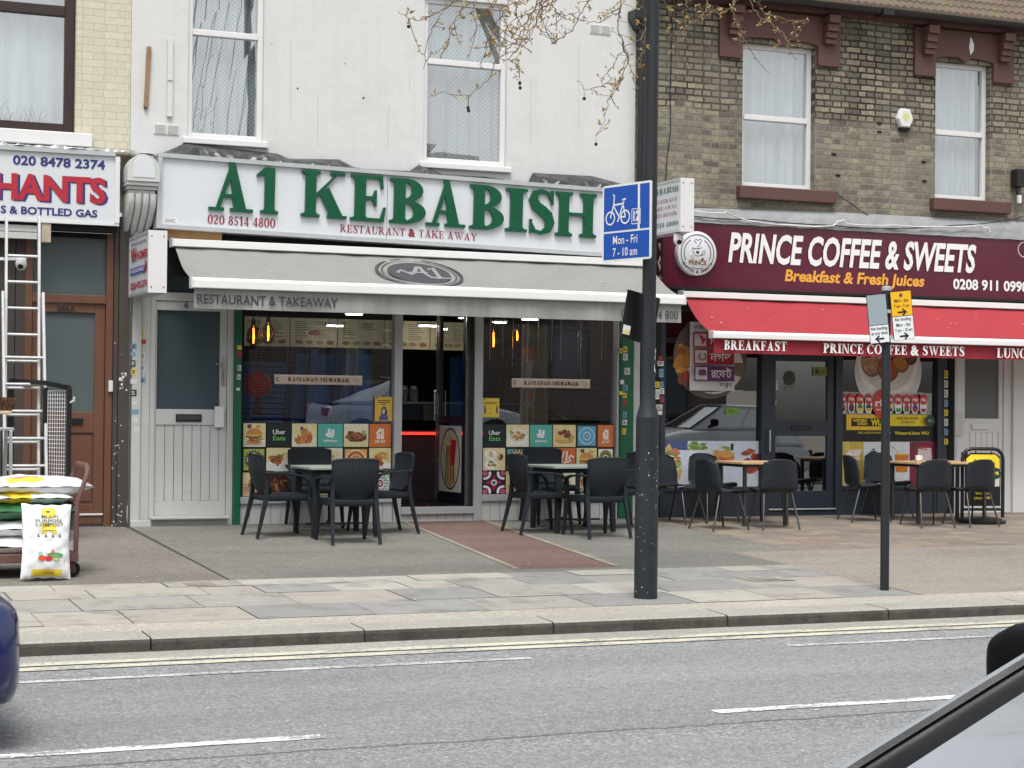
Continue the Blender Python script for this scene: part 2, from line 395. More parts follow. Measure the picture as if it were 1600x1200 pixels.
# ================================================================== THE GROUND
def speckle(name, base, lo, hi, sc=90., big=.12, rough=.9, crack=None):
    m, t, b = nodes(name); v = coords(t)
    c = ramp(t, noise(t, v, sc, 4, .8), [(.34, lin(lo)), (.5, lin(base)), (.60, lin(base)), (.72, lin(hi))])
    c = mixc(t, .8, c, ramp(t, noise(t, v, sc*.27, 4, .7), [(.3, (.78,)*3), (.7, (1.18,)*3)]), 'MULTIPLY')
    c = mixc(t, 1., c, ramp(t, noise(t, coords(t, (.35, 1, 1)), 1.1, 6, .6), [(.3, (1-big,)*3), (.7, (1+big,)*3)]), 'MULTIPLY')
    if crack:
        vo = N(t, 'ShaderNodeTexVoronoi', feature='DISTANCE_TO_EDGE'); vo.inputs['Scale'].default_value = crack
        wv = mixc(t, .12, v, N(t, 'ShaderNodeTexNoise').outputs['Color']); t.links.new(wv, vo.inputs['Vector'])
        c = mixc(t, ramp(t, vo.outputs['Distance'], [(.0, (.6,)*3), (.012, (0,)*3)]), c, lin((60, 58, 54)))
    t.links.new(c, b.inputs['Base Color']); b.inputs['Roughness'].default_value = rough; b.inputs['Specular IOR Level'].default_value = .25
    bump(t, b, noise(t, v, sc*1.1, 4, .8), .5, .006); return m
def roadmat():
    m, t, b = nodes('road asphalt'); v = coords(t); sp = N(t, 'ShaderNodeSeparateXYZ'); t.links.new(v, sp.inputs[0])
    c = ramp(t, noise(t, v, 42., 3, .9), [(.30, lin((84, 86, 87))), (.46, lin((127, 129, 130))), (.57, lin((137, 139, 140))), (.72, lin((206, 208, 208)))])
    c = mixc(t, .9, c, ramp(t, noise(t, v, 13., 4, .7), [(.3, (.72,)*3), (.7, (1.22,)*3)]), 'MULTIPLY')
    c = mixc(t, 1., c, ramp(t, noise(t, coords(t, (.25, 1.2, 1)), 1.0, 6, .62), [(.3, (.84,)*3), (.7, (1.12,)*3)]), 'MULTIPLY')
    def band(y0, w, wob):
        a = N(t, 'ShaderNodeMath', operation='ADD'); a.inputs[1].default_value = -y0; t.links.new(sp.outputs['Y'], a.inputs[0])
        n = N(t, 'ShaderNodeMath', operation='MULTIPLY_ADD'); n.inputs[1].default_value = wob; t.links.new(noise(t, coords(t, (1, .1, 1)), 2.5, 5, .7), n.inputs[0]); t.links.new(a.outputs[0], n.inputs[2])
        d = N(t, 'ShaderNodeMath', operation='ABSOLUTE'); t.links.new(n.outputs[0], d.inputs[0])
        r = N(t, 'ShaderNodeMapRange'); r.inputs['From Min'].default_value = w; r.inputs['From Max'].default_value = w*.25; t.links.new(d.outputs[0], r.inputs[0]); return r.outputs[0]
    def fac(o, k):
        n = N(t, 'ShaderNodeMath', operation='MULTIPLY'); n.inputs[1].default_value = k; t.links.new(o, n.inputs[0]); return n.outputs[0]
    c = mixc(t, fac(band(1.0, .028, .16), .75), c, lin((62, 63, 62)))                 # seam beside the lane line
    rough = ramp(t, noise(t, v, 30., 3, .9), [(.40, (.45,)*3), (.62, (1.5,)*3)])
    c = mixc(t, fac(band(.95, .40, .3), .65), c, mixc(t, 1., c, rough, 'MULTIPLY'))      # fretted surface round the seam
    for y0 in (2.1, 3.5, -.4): c = mixc(t, fac(band(y0, .45, .2), .16), c, lin((98, 101, 103)))   # tyre tracks
    t.links.new(c, b.inputs['Base Color']); b.inputs['Roughness'].default_value = .85; b.inputs['Specular IOR Level'].default_value = .3
    bump(t, b, noise(t, v, 44., 4, .8), .8, .008); return m
M_road = roadmat()
M_fore = speckle('forecourt asphalt', (116, 115, 110), (86, 85, 81), (146, 146, 140), 48., .2)
M_leftc = speckle('rough brown tarmac', (121, 117, 111), (84, 79, 73), (172, 165, 154), 55., .18)
M_red = speckle('red entrance strip', (112, 92, 86), (92, 74, 69), (136, 116, 109), 48., .22)
M_tan = speckle('tan tarmac', (142, 135, 126), (104, 98, 91), (184, 177, 168), 65., .14)
M_edge = speckle('pale strip by the kerb', (165, 161, 151), (128, 124, 115), (198, 194, 184), 55., .14)
M_grout = flat('paving grout', (74, 70, 62), .95)
M_cem = speckle('cement edging', (142, 136, 122), (110, 104, 92), (172, 165, 150), 40., .25)
def slabmat(i, c): return mk('paving slab %d' % i, c, .88, .10, 5., .25, 90., dirt=((96, 92, 86), 2.2, .52, .5))
SLABS = [slabmat(i, c) for i, c in enumerate([(158, 155, 147), (153, 149, 140), (129, 129, 126), (135, 135, 132), (142, 141, 136), (148, 144, 136)])]
def kerbmat():
    m, t, b = nodes('granite kerb'); v = coords(t)
    c = ramp(t, noise(t, v, 45., 5, .8), [(.3, lin((126, 123, 117))), (.7, lin((176, 173, 165)))])
    c = mixc(t, ramp(t, noise(t, v, 2.2, 6, .7), [(.50, (0,)*3), (.8, (.4,)*3)]), c, lin((104, 101, 94)))
    g = N(t, 'ShaderNodeNewGeometry'); s2 = N(t, 'ShaderNodeSeparateXYZ'); t.links.new(g.outputs['Normal'], s2.inputs[0])
    t.links.new(c, b.inputs['Base Color']); b.inputs['Roughness'].default_value = .85; bump(t, b, noise(t, v, 30., 6, .7), .7, .02); return m
M_kerb = kerbmat()
M_kface = mk('dark kerb face', (70, 67, 62), .9, .3, 9., .8, 25., dirt=((50, 48, 45), 5., .5, .7))  # kerb front, toned darker than its top and mottled
def sheet(name, x0, x1, y0, y1, mat, lift=.0, n=1):
    mb = MB(); ys = [y0+(y1-y0)*i/n for i in range(n+1)]
    for a, b in zip(ys, ys[1:]): mb.poly([(x0, a, gz(a)+lift), (x1, a, gz(a)+lift), (x1, b, gz(b)+lift), (x0, b, gz(b)+lift)], mat)
    return structure(mb.build(name))
structure(MB().poly([(-400, -420, -.395), (420, -420, -.395), (420, 400, -.395), (-400, 400, -.395)], M_tan).build('ground'))
def rz(y): return ROADZ + max(0, y+8.7)*.022
structure(MB().poly([(-80, -18.4, ROADZ), (120, -18.4, ROADZ), (120, -8.7, ROADZ), (-80, -8.7, ROADZ)], M_road).poly([(-80, -8.7, ROADZ), (120, -8.7, ROADZ), (120, -7.2, rz(-7.2)), (-80, -7.2, rz(-7.2))], M_road).build('road', origin=(0, -12, ROADZ)))
M_chan = speckle('pale channel by the kerb', (152, 149, 143), (112, 110, 106), (192, 189, 182), 50., .15)
structure(MB().poly([(-60, -7.74, rz(-7.74)+.003), (80, -7.74, rz(-7.74)+.003), (80, -7.4, rz(-7.4)+.003), (-60, -7.4, rz(-7.4)+.003)], M_chan).build('gutter_channel'))
structure(MB().box(-80, 120, -24, -18.4, -.6, -.25, M_tan).build('near_pavement'))
sheet('pavement', -60, 100, -7.15, .4, M_grout, -.006)
sheet('pavement_tarmac', -60, 3.78, -4.62, .3, M_leftc, .0)
mb = MB()                                            # forecourt asphalt with the red entrance strip cut through it
def gp(x, y, l=0.): return (x, y, gz(y)+l)
mb.poly([gp(3.80, -4.62), gp(6.50, -4.62), gp(6.52, -4.42), gp(6.98, .05), gp(3.84, .3)], M_fore)
mb.poly([gp(7.50, -4.62), gp(9.2, -4.62), gp(9.2, -3.55), gp(9.925, -3.55), gp(9.925, .3), gp(7.90, .05), gp(7.46, -4.42)], M_fore)
mb.poly([gp(6.5, -4.62), gp(7.5, -4.62), gp(7.46, -4.42), gp(6.52, -4.42)], M_fore)
mb.poly([gp(6.52, -4.42, .001), gp(7.46, -4.42, .001), gp(7.90, .05, .001), gp(6.98, .05, .001)], M_red)
mb.poly([gp(7.46, -4.42, .005), gp(7.53, -4.42, .005), gp(7.97, .05, .005), gp(7.90, .05, .005)], M_cem)
mb.poly([gp(6.46, -4.42, .005), gp(6.52, -4.42, .005), gp(6.98, .05, .005), gp(6.93, .05, .005)], M_cem)
structure(mb.build('forecourt', origin=(0, 0, 0)))
rng = random.Random(3)
mb = MB(); rows = [-6.78, -6.12, -5.46, -4.98, -4.625]
for a, b in zip(rows, rows[1:]):
    x = -9. + rng.random()
    while x < 9.2:
        w = rng.choice([.45, .62, .62, .9, .9, .75]); x2 = min(x+w, 9.2); l = rng.uniform(-.001, .003)
        m = rng.choice(SLABS)
        mb.poly([gp(x+.004, a+.004, l), gp(x2-.004, a+.004, l), gp(x2-.004, b-.004, l), gp(x+.004, b-.004, l)], m); x = x2
# service covers set into the slabs
for x, y in ((3.3, -5.0), (8.2, -5.7)):
    mb.poly([gp(x, y, .005), gp(x+.42, y, .005), gp(x+.42, y+.3, .005), gp(x, y+.3, .005)], SLABS[5])
    mb.poly([gp(x+.06, y+.05, .009), gp(x+.30, y+.05, .009), gp(x+.30, y+.25, .009), gp(x+.06, y+.25, .009)], M_tan)
structure(mb.build('paving_slabs', origin=(0, -5.7, -.2)))
sheet('kerbside_strip', -60, 100, -7.13, -6.785, M_edge)
sheet('pavement_tarmac', 9.2, 100, -6.785, -3.55, M_tan)
mb = MB()                                            # concrete block paving in front of the coffee shop
blk = [mk('paving block %d' % i, c, .9, .14, 8., .3, 80.) for i, c in enumerate([(128, 116, 104), (118, 108, 98), (136, 124, 110), (124, 116, 108)])]
y = -3.55; k = 0
while y < .25:
    x = 9.93 + (.1 if k % 2 else 0.); y2 = y+.2
    x = 9.93
    first = True
    while x < 17.5:
        w = .1 if (first and k % 2) else .4; first = False
        mb.poly([gp(x+.004, y+.004, .0), gp(min(x+w, 17.5)-.004, y+.004, .0), gp(min(x+w, 17.5)-.004, y2-.004, .0), gp(x+.004, y2-.004, .0)], rng.choice(blk)); x += w
    y = y2; k += 1
structure(mb.build('block_paving', origin=(10, 0, 0)))
mb = MB(); x = -20.75; k = 0
while x < 40:                                        # kerb stones
    x2 = x + rng.choice([1.45, 1.5, 1.35]); a, b = x+.006, x2-.006; z1 = gz(-7.13); r = .03; f = rng.uniform(-.008, .008)
    prof = [(-7.13, z1), (-7.45+r+f, gz(-7.42)), (-7.45+.35*r+f, gz(-7.42)-.3*r), (-7.45+f, gz(-7.42)-r), (-7.455+f, -.40)]
    for i, (p, q) in enumerate(zip(prof, prof[1:])):
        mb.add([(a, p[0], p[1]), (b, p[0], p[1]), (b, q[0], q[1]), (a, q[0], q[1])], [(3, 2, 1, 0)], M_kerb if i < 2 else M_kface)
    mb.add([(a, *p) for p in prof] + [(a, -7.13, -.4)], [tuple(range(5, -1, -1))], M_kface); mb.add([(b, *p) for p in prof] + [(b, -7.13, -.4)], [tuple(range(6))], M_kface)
    x = x2
structure(mb.build('kerb', origin=(0, -7.3, -.3)))
def worn(name, c, base, thr, sc=26.):
    m, t, b = nodes(name); v = coords(t)
    a = noise(t, v, sc, 5, .75); f = noise(t, coords(t, (1, 4, 1)), 1.7, 4)
    s = N(t, 'ShaderNodeMath', operation='ADD'); t.links.new(a, s.inputs[0]); t.links.new(f, s.inputs[1])
    fac = ramp(t, s.outputs[0], [(thr-.06, (0,)*3), (thr+.05, (1,)*3)])
    c0 = ramp(t, noise(t, v, 70., 4, .8), [(.34, lin((92, 93, 96))), (.5, lin(base)), (.72, lin((206, 207, 208)))])
    t.links.new(mixc(t, fac, c0, lin(c)), b.inputs['Base Color']); b.inputs['Roughness'].default_value = .8; return m
M_yel = worn('worn yellow line', (186, 183, 164), (142, 140, 136), .96)
M_wht = worn('worn white line', (212, 212, 210), (130, 133, 134), 1.0)
M_wht2 = worn('very worn white line', (182, 184, 184), (130, 133, 134), 1.04)
mb = MB(); Z = ROADZ+.004
for y0, y1 in ((-7.86, -7.74), (-8.04, -7.92)): mb.poly([(-60, y0, rz(y0)+.006), (80, y0, rz(y0)+.006), (80, y1, rz(y1)+.006), (-60, y1, rz(y1)+.006)], M_yel)
structure(mb.build('yellow_line', origin=(0, -7.8, Z)))
mb = MB()
for x in range(-14, 60, 1):
    if not 4.95 < x < 6.4: mb.poly([(x-.1, -8.46, rz(-8.46)+.004), (x+.9, -8.46, rz(-8.46)+.004), (x+.9, -8.38, rz(-8.38)+.004), (x-.1, -8.38, rz(-8.38)+.004)], M_wht2)
structure(mb.build('edge_line', origin=(0, -8.4, Z)))
mb = MB()
for k in range(-4, 9):
    x0 = 5.02+k*4.30; mb.poly([(x0, -10.79, Z), (x0+2.03, -10.79, Z), (x0+2.03, -10.68, Z), (x0, -10.68, Z)], M_wht)
structure(mb.build('lane_line', origin=(0, -10.7, Z)))
mb = MB(); litter = [flat('petal', (214, 210, 196), .8), flat('dry leaf', (120, 92, 60), .9), flat('dark grit', (60, 56, 50), .9)]
for i in range(620):
    x, y = rng.uniform(0, 14), rng.choice([rng.uniform(-7.1, -1), rng.uniform(-16, -7.6), rng.gauss(-10.9, .6)])
    if y > -7.5 and x > 12: continue
    z = (gz(y) if y > -7.15 else ROADZ)+.012; s = rng.uniform(.005, .022) if y > -7.5 else rng.uniform(.003, .014)
    if -7.5 < y < -7.1: continue
    a = rng.random()*6.3; m = litter[0] if rng.random() < .72 else rng.choice(litter[1:])
    mb.poly([(x+s*math.cos(a+b)*(1 if j % 2 else .55), y+s*math.sin(a+b)*(1 if j % 2 else .55), z) for j, b in enumerate((0, 1.3, 3, 4.6))], m)
o = mb.build('fallen_petals', origin=(5, -6, -.2)); structure(o, 'stuff'); tag(o, 'pale fallen petals and grit scattered over pavement and road', 'litter')

# ================================================================== THE BUILDINGS
M_white = mk('white painted render', (201, 202, 201), .8, .05, .8, .5, 7., streak=.08, dirt=((172, 172, 166), .8, .50, .25))
M_cream = brick('cream painted brick', (202, 197, 178), (196, 190, 170), (176, 169, 148), ms=.004, soot=.0, bmp=.25, grain=.12)
M_stock = brick('yellow stock brick', (168, 158, 134), (106, 99, 92), (140, 137, 127), soot=.5, grey=(124, 121, 111), topmortar=(52, 49, 46), zsplit=4.85, ms=.0125, bmp=.7)
M_upvc = mk('white window plastic', (212, 212, 212), .35, .03, 3., dirt=((190, 186, 176), 3., .62, .4))
M_dkbrown = mk('dark brown frame', (48, 34, 32), .4, .1)
M_maroonp = mk('maroon painted stone', (88, 60, 56), .65, .12, 3., .3, 30., dirt=((70, 48, 44), 3., .6, .6))
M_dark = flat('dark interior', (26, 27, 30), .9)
M_black = flat('black parts and shadow gaps', (14, 14, 16), .9)  # plain black, for black parts and for shade filled into gaps
M_lead = mk('grey lead flashing', (112, 114, 116), .5, .25, 5., .6, 9., met=.2)
M_alu = mk('silver shopfront frame', (184, 188, 190), .38, .06, 3., met=.35)
M_grey = mk('pale grey painted timber', (188, 189, 187), .55, .05, 3., .15, 30., streak=.12, dirt=((120, 116, 108), 3.2, .66, .5))
M_brown = mk('brown door paint', (104, 70, 53), .45, .10, 3., .1, 20., streak=.2)
M_dkboard = mk('dark brown boarding', (66, 60, 56), .7, .15, 4., .2, 30.)
M_green = mk('green painted post', (18, 92, 62), .4, .08, 3.)
M_navy = mk('navy shopfront paint', (40, 48, 60), .4, .08, 3.)
M_letter = flat('black metal', (26, 26, 28), .35)
M_chrome = mk('bright metal', (205, 207, 208), .22, .05, 3., met=.9)
G_up = glass('upstairs glass', .36, (.80, .84, .85), .05)
G_shop = glass('shop glass', .24, (.80, .84, .86), .02)
G_door = glass('frosted door glass', .10, (.5, .55, .56), .0)
M_frost = mk('frosted glass', (88, 98, 100), .18, .08, .9, spec=.6)
M_frostd = mk('dark frosted glass', (66, 80, 86), .14, .12, .9, spec=.7)
def curtainmat(name, c, lace):
    m, t, b = nodes(name); v = coords(t); sp = N(t, 'ShaderNodeSeparateXYZ'); t.links.new(v, sp.inputs[0])
    col = ramp(t, noise(t, coords(t, (6, 6, .3)), 2., 3), [(.3, tuple(x*.72 for x in lin(c))), (.7, lin(c))])
    if lace:
        def mth(op, a, bb):
            n = N(t, 'ShaderNodeMath', operation=op)
            for s, q in ((n.inputs[0], a), (n.inputs[1], bb)):
                if isinstance(q, (int, float)): s.default_value = q
                elif q is not None: t.links.new(q, s)
            return n.outputs[0]
        a = mth('SINE', mth('MULTIPLY', mth('ADD', sp.outputs['X'], sp.outputs['Z']), 62.), None)
        c2 = mth('SINE', mth('MULTIPLY', mth('SUBTRACT', sp.outputs['X'], sp.outputs['Z']), 62.), None)
        p = mth('ABSOLUTE', mth('MULTIPLY', a, c2), None)
        col = mixc(t, ramp(t, p, [(.12, (1,)*3), (.4, (0,)*3)]), tuple(x*.55 for x in lin(c)), col)
    t.links.new(col, b.inputs['Base Color']); b.inputs['Roughness'].default_value = .9
    b.inputs['Emission Strength'].default_value = 0; return m
M_net = curtainmat('plain net curtain', (220, 224, 228), False)
M_lace = curtainmat('lace net curtain', (214, 219, 222), True)

def wall_holes(mb, x0, x1, z0, z1, holes, mat, y=0., depth=.22, th=.3):
    xs = sorted({x0, x1, *[h[0] for h in holes], *[h[1] for h in holes]}); zs = sorted({z0, z1, *[h[2] for h in holes], *[h[3] for h in holes]})
    for a, b in zip(xs, xs[1:]):
        for c, d in zip(zs, zs[1:]):
            if any(h[0] <= a and b <= h[1] and h[2] <= c and d <= h[3] for h in holes): continue
            mb.poly([(a, y, c), (b, y, c), (b, y, d), (a, y, d)], mat)
    for a, b, c, d in holes:
        e = y+depth
        mb.poly([(a, y, c), (a, e, c), (b, e, c), (b, y, c)][::-1], mat); mb.poly([(a, y, d), (b, y, d), (b, e, d), (a, e, d)][::-1], mat)
        mb.poly([(a, y, c), (a, y, d), (a, e, d), (a, e, c)][::-1], mat); mb.poly([(b, y, c), (b, e, c), (b, e, d), (b, y, d)][::-1], mat)
    mb.poly([(x0, y, z0), (x0, y, z1), (x0, y+th, z1), (x0, y+th, z0)], mat); mb.poly([(x1, y, z0), (x1, y+th, z0), (x1, y+th, z1), (x1, y, z1)], mat)
    mb.poly([(x0, y, z1), (x1, y, z1), (x1, y+th, z1), (x0, y+th, z1)], mat)
def up_window(bld, x0, x1, z0, z1, fm, zs, lace, Y=.10, fw=.055, glassm=None, curt=None, sash=True):
    mb = MB(); d0, d1 = Y-.035, Y+.03
    mb.box(x0, x0+fw, d0, d1, z0, z1, fm); mb.box(x1-fw, x1, d0, d1, z0, z1, fm)
    mb.box(x0+fw, x1-fw, d0, d1, z0, z0+fw, fm); mb.box(x0+fw, x1-fw, d0, d1, z1-fw, z1, fm); mb.box(x0+fw, x1-fw, d0-.012, d1, zs-fw*.55, zs+fw*.55, fm)
    w = mb.build('window', bld, bevel=.006)
    for a, b in ((z0+fw, zs-fw*.55), (zs+fw*.55, z1-fw)):
        g = MB()
        e = rng.uniform(-.002, .004)
        g.poly([(x0+fw, Y+e, a), (x1-fw, Y, a), (x1-fw, Y+e*.5, b), (x0+fw, Y-e*.3, b)], glassm or G_up); g.build('pane', w)
    c = MB(); ph = rng.random()*6
    c.grid(lambda u, v: (x0+(x1-x0)*u, Y+.10+.018*math.sin(u*46+ph+.7*math.sin(v*2))+.01*math.sin(u*19+ph*2), z0+(z1-z0)*v), 120, 6, curt or (M_lace if lace else M_net))
    c.build('curtain', w, smooth=60)
    return w
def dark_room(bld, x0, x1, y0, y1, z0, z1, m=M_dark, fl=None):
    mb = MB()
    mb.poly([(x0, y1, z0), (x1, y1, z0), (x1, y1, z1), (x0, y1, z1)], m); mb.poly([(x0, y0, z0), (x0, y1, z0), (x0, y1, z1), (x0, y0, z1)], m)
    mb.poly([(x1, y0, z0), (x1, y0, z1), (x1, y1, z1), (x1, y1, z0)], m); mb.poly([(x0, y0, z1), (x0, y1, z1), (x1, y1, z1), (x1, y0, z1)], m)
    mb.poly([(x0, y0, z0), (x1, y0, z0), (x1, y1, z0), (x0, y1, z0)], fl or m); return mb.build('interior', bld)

XA, XB = 3.80, 9.84                                  # party lines between the three buildings
# ---- left: builders' merchant, cream painted brick
b1 = thing('merchant_building', 'cream painted brick shop with dark framed upper window and brown door', 'building', (1.5, .1, 0))
hx0, hx1, hz0, hz1 = rc(-170, -60, 116, 205, 0)
mb = MB(); H1 = (hx0, hx1+.01, hz0-.02, hz1); wall_holes(mb, -2.4, XA, 3.35, 7.2, [H1], M_cream); mb.build('wall', b1)
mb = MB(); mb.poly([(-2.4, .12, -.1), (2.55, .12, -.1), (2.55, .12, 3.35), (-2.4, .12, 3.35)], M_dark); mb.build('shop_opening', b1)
up_window(b1, hx0, hx1, hz0-.02, hz1, M_dkbrown, at(60, 12).z, False, Y=.10, fw=.10)
MB().box(hx0-.1, hx1+.18, -.08, .1, hz0-.17, hz0-.025, M_upvc).build('window_sill', b1, bevel=.01)
dark_room(b1, hx0-.3, hx1+.3, .5, 1.3, hz0-.3, hz1+.2, flat('dim room', (70, 74, 78)))
# boarded dark bay and the brown door
mb = MB()
dx0, dx1, dz0, dz1 = rc(40, 360, 175, 816, 0)
dx1 -= .02
for i in range(8): mb.box(dx0-.9+i*.115, dx0-.9+i*.115+.108, -.02, .10, -.08, 3.2, M_dkboard)
mb.build('boarding', b1, bevel=.004)
mb = MB(); fw = .075
mb.box(dx0, dx0+fw, -.03, .10, -.05, dz1, M_brown); mb.box(dx1-fw, dx1, -.03, .10, -.05, dz1, M_brown)
tz = at(120, 468).z
mb.box(dx0+fw, dx1-fw, -.03, .10, tz-.04, tz+.05, M_brown); mb.box(dx0+fw, dx1-fw, -.03, .10, dz1-.05, dz1, M_black)
fr = mb.build('door_frame', b1, bevel=.005)
MB().poly([(dx0+fw, .04, tz+.05), (dx1-fw, .04, tz+.05), (dx1-fw, .04, dz1-.05), (dx0+fw, .04, dz1-.05)], M_frost).build('pane', fr)
mb = MB(); a, b = dx0+fw+.005, dx1-fw-.005; pz0, pz1 = at(140, 644).z, at(140, 489).z; top = tz-.045; st = .105
mb.box(a, a+st, .0, .06, .03, top, M_brown); mb.box(b-st, b, .0, .06, .03, top, M_brown)
mb.box(a+st, b-st, .0, .06, pz1, top, M_brown); mb.box(a+st, b-st, .0, .06, pz0-.22, pz0, M_brown); mb.box(a+st, b-st, .0, .06, .03, .24, M_brown)
mb.box(a+st, b-st, .022, .06, .24, pz0-.22, M_brown); mb.box(a+st+.02, b-st-.02, .012, .022, .27, pz0-.25, M_brown)
mb.box(a, b, -.015, .0, .12, .14, M_upvc)
M_num = flat('dark numerals', (34, 24, 20), .5)
wall_text(mb, serif('6', .1) if False else sans('686A', .02), at(89, 492).x, at(89, 492).z+.034, .19, .062, -.003, M_num)
dr = mb.build('door', b1, bevel=.004)
MB().poly([(a+st, .03, pz0), (b-st, .03, pz0), (b-st, .03, pz1), (a+st, .03, pz1)], M_frost).build('pane', dr)
lx0, lx1, lz0, lz1 = rc(100, 653, 130, 663, -.02)
MB().box(lx0, lx1, -.02, 0, lz0, lz1, M_letter).build('letterbox', dr, bevel=.005)
q = at(172, 602, -.03); MB().box(q.x-.02, q.x+.025, -.06, -.031, q.z-.07, q.z+.05, M_upvc).build('doorbell', b1, bevel=.005)
mb = MB(); px0 = dx1+.005                           # dark pilaster with splashes of white paint
mb.box(px0, XA-.11, -.05, .1, -.05, 3.3, M_dkboard); mb.box(XA-.105, XA-.0, -.08, .1, -.05, 3.3, M_dkboard)
for i in range(44):
    x = rng.uniform(px0, XA-.05); z = rng.choice([abs(rng.gauss(0, .15)), rng.uniform(.1, 2.), rng.gauss(1.55, .06)]); s = rng.uniform(.003, .008)
    if abs(z-1.55) < .2: x = XA-.05+rng.uniform(-.04, .03); s = rng.uniform(.005, .018)
    yy = -.0803 if x > XA-.105 else -.0503
    if x > XA-.01: continue
    mb.poly([(x+s*math.cos(t), yy, max(.0, z)+s*1.2*math.sin(t)) for t in (0, 1, 2.2, 3.3, 4.4, 5.4)], M_upvc)
mb.build('pilaster', b1)

# ---- middle: kebab shop, white rendered
b2 = thing('restaurant_building', 'white rendered building with two lace curtained windows above glazed restaurant front', 'building', (6.8, .1, 0))
wins = []
for p in ((296, -92, 411, 222), (664, -26, 791, 261)):
    x0, x1, z0, z1 = rc(*p); wins.append((x0, x1, z0, z1))
wins[0] = (wins[0][0], wins[0][1], wins[0][2], 6.05); wins[1] = (wins[1][0], wins[1][1], wins[1][2], 6.0)
mb = MB(); wall_holes(mb, XA+.004, XB-.004, 3.3, 7.4, wins, M_white)
for x, z, s in ((5.65, 4.83, .012), (6.42, 4.78, .014), (6.2, 5.15, .008), (5.35, 5.3, .006)): mb.poly([(x+s*math.cos(t), -.0015, z+s*math.sin(t)) for t in (0, 1.2, 2.4, 3.6, 4.9)], M_dark)
M_run = mk('faint run off stain', (176, 178, 176), .85, .08, 6.)
for px, ya, yb in ((497, 150, 228), (607, 165, 232), (640, 118, 140), (455, 60, 190), (830, 120, 230), (905, 70, 200), (415, 228, 240)):
    a, q = at(px, ya), at(px, yb); k = 9; L_ = [(a.x+rng.uniform(-.004, .004), a.z+(q.z-a.z)*i/k) for i in range(k+1)]
    for g in line2(L_, .006): mb.poly([(x, -.0012, z) for x, z in g], M_run)
mb.build('wall', b2)
for i, (w, zs) in enumerate(zip(wins, (at(355, 53).z, at(725, 99).z))): up_window(b2, *w, M_upvc, zs, True, Y=.08, fw=.06)
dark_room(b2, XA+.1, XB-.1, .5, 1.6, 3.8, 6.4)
for w in wins: MB().box(w[0]-.05, w[1]+.05, -.05, .05, w[2]-.07, w[2]-.004, M_upvc).build('window_sill', b2, bevel=.008)
# pale grey pilaster and side door
mb = MB()
gx0 = at(204, 640).x; gx1 = at(233, 640).x
mb.box(gx0, gx0+.10, -.05, .1, -.06, 3.2, M_grey); mb.box(gx0+.104, gx1, -.02, .1, -.06, 3.2, M_grey); mb.box(gx0, gx1+.02, -.07, -.0505, -.06, .06, M_grey)
pil = mb.build('pilaster', b2, bevel=.006)
STK = [flat('sticker white', (206, 206, 204)), flat('sticker yellow', (220, 196, 60)), flat('sticker red', (176, 52, 48)), flat('sticker blue', (120, 150, 178)), flat('sticker black', (40, 40, 42))]
def stickers(parent, spots, Y):
    for (px, py, w, h, k) in spots:
        p = at(px, py, Y); s = MB(); s.box(p.x-w/2, p.x+w/2, Y-.003, Y, p.z-h/2, p.z+h/2, STK[k])
        for j in range(3):
            if h > .05: s.box(p.x-w*.38, p.x+w*rng.uniform(.1, .36), Y-.0036, Y-.003, p.z+h*(.22-.22*j)-.004, p.z+h*(.22-.22*j)+.004, STK[4 if k != 4 else 0])
        s.build('sticker', parent)
stickers(pil, [(222, 521, .05, .08, 1), (222, 534, .08, .05, 2), (222, 556, .07, .08, 0), (222, 575, .08, .06, 0), (222, 594, .07, .06, 3)], -.02)
stickers(pil, [(209, 541, .06, .06, 3), (208, 553, .05, .05, 3), (208, 568, .05, .07, 4), (209, 581, .06, .06, 1), (209, 596, .07, .05, 0), (209, 614, .06, .07, 4), (210, 630, .06, .03, 0), (211, 643, .08, .05, 3), (212, 656, .05, .05, 0), (213, 671, .06, .05, 0)], -.05)
mb = MB(); ex0, ex1, ez0, ez1 = rc(235, 462, 362, 812, 0); ez1 = at(300, 468).z
mb.box(gx1+.002, ex0+.06, -.015, .1, -.05, 2.95, M_grey); mb.box(ex1-.07, ex1, -.015, .1, -.05, 2.95, M_grey)
mb.box(ex0+.06, ex1-.07, -.015, .1, ez1-.02, ez1+.07, M_grey); mb.box(ex0+.06, ex1-.07, -.015, .1, -.04, .07, M_grey); mb.box(ex0+.02, ex1-.05, -.10, -.016, .07, .10, M_grey)
fr = mb.build('door_frame', b2, bevel=.005)
MB().poly([(ex0+.06, .05, ez1+.07), (ex1-.07, .05, ez1+.07), (ex1-.07, .05, 2.95), (ex0+.06, .05, 2.95)], M_frostd).build('pane', fr)
mb = MB(); a, b = ex0+.065, ex1-.075; wx0, wx1, wz0, wz1 = rc(246, 484, 343, 640, 0); top = ez1-.025; lz = at(300, 664).z
mb.box(a, wx0, .0, .06, .10, top, M_grey); mb.box(wx1, b, .0, .06, .10, top, M_grey); mb.box(wx0, wx1, .0, .06, wz1, top, M_grey); mb.box(wx0, wx1, .0, .06, lz, wz0, M_grey); mb.box(wx0, wx1, .0, .06, .10, .26, M_grey)
n = 7
for i in range(n):
    u0 = wx0+(wx1-wx0)*i/n; mb.box(u0+.003, wx0+(wx1-wx0)*(i+1)/n-.003, .012, .06, .262, lz-.002, M_grey)
wall_text(mb, sans('6', .03), at(288, 481).x, at(288, 481).z, None, .06, -.003, flat('blue number', (60, 80, 130)))
dr = mb.build('door', b2, bevel=.003)
MB().poly([(wx0, .03, wz0), (wx1, .03, wz0), (wx1, .03, wz1), (wx0, .03, wz1)], M_frostd).build('pane', dr)
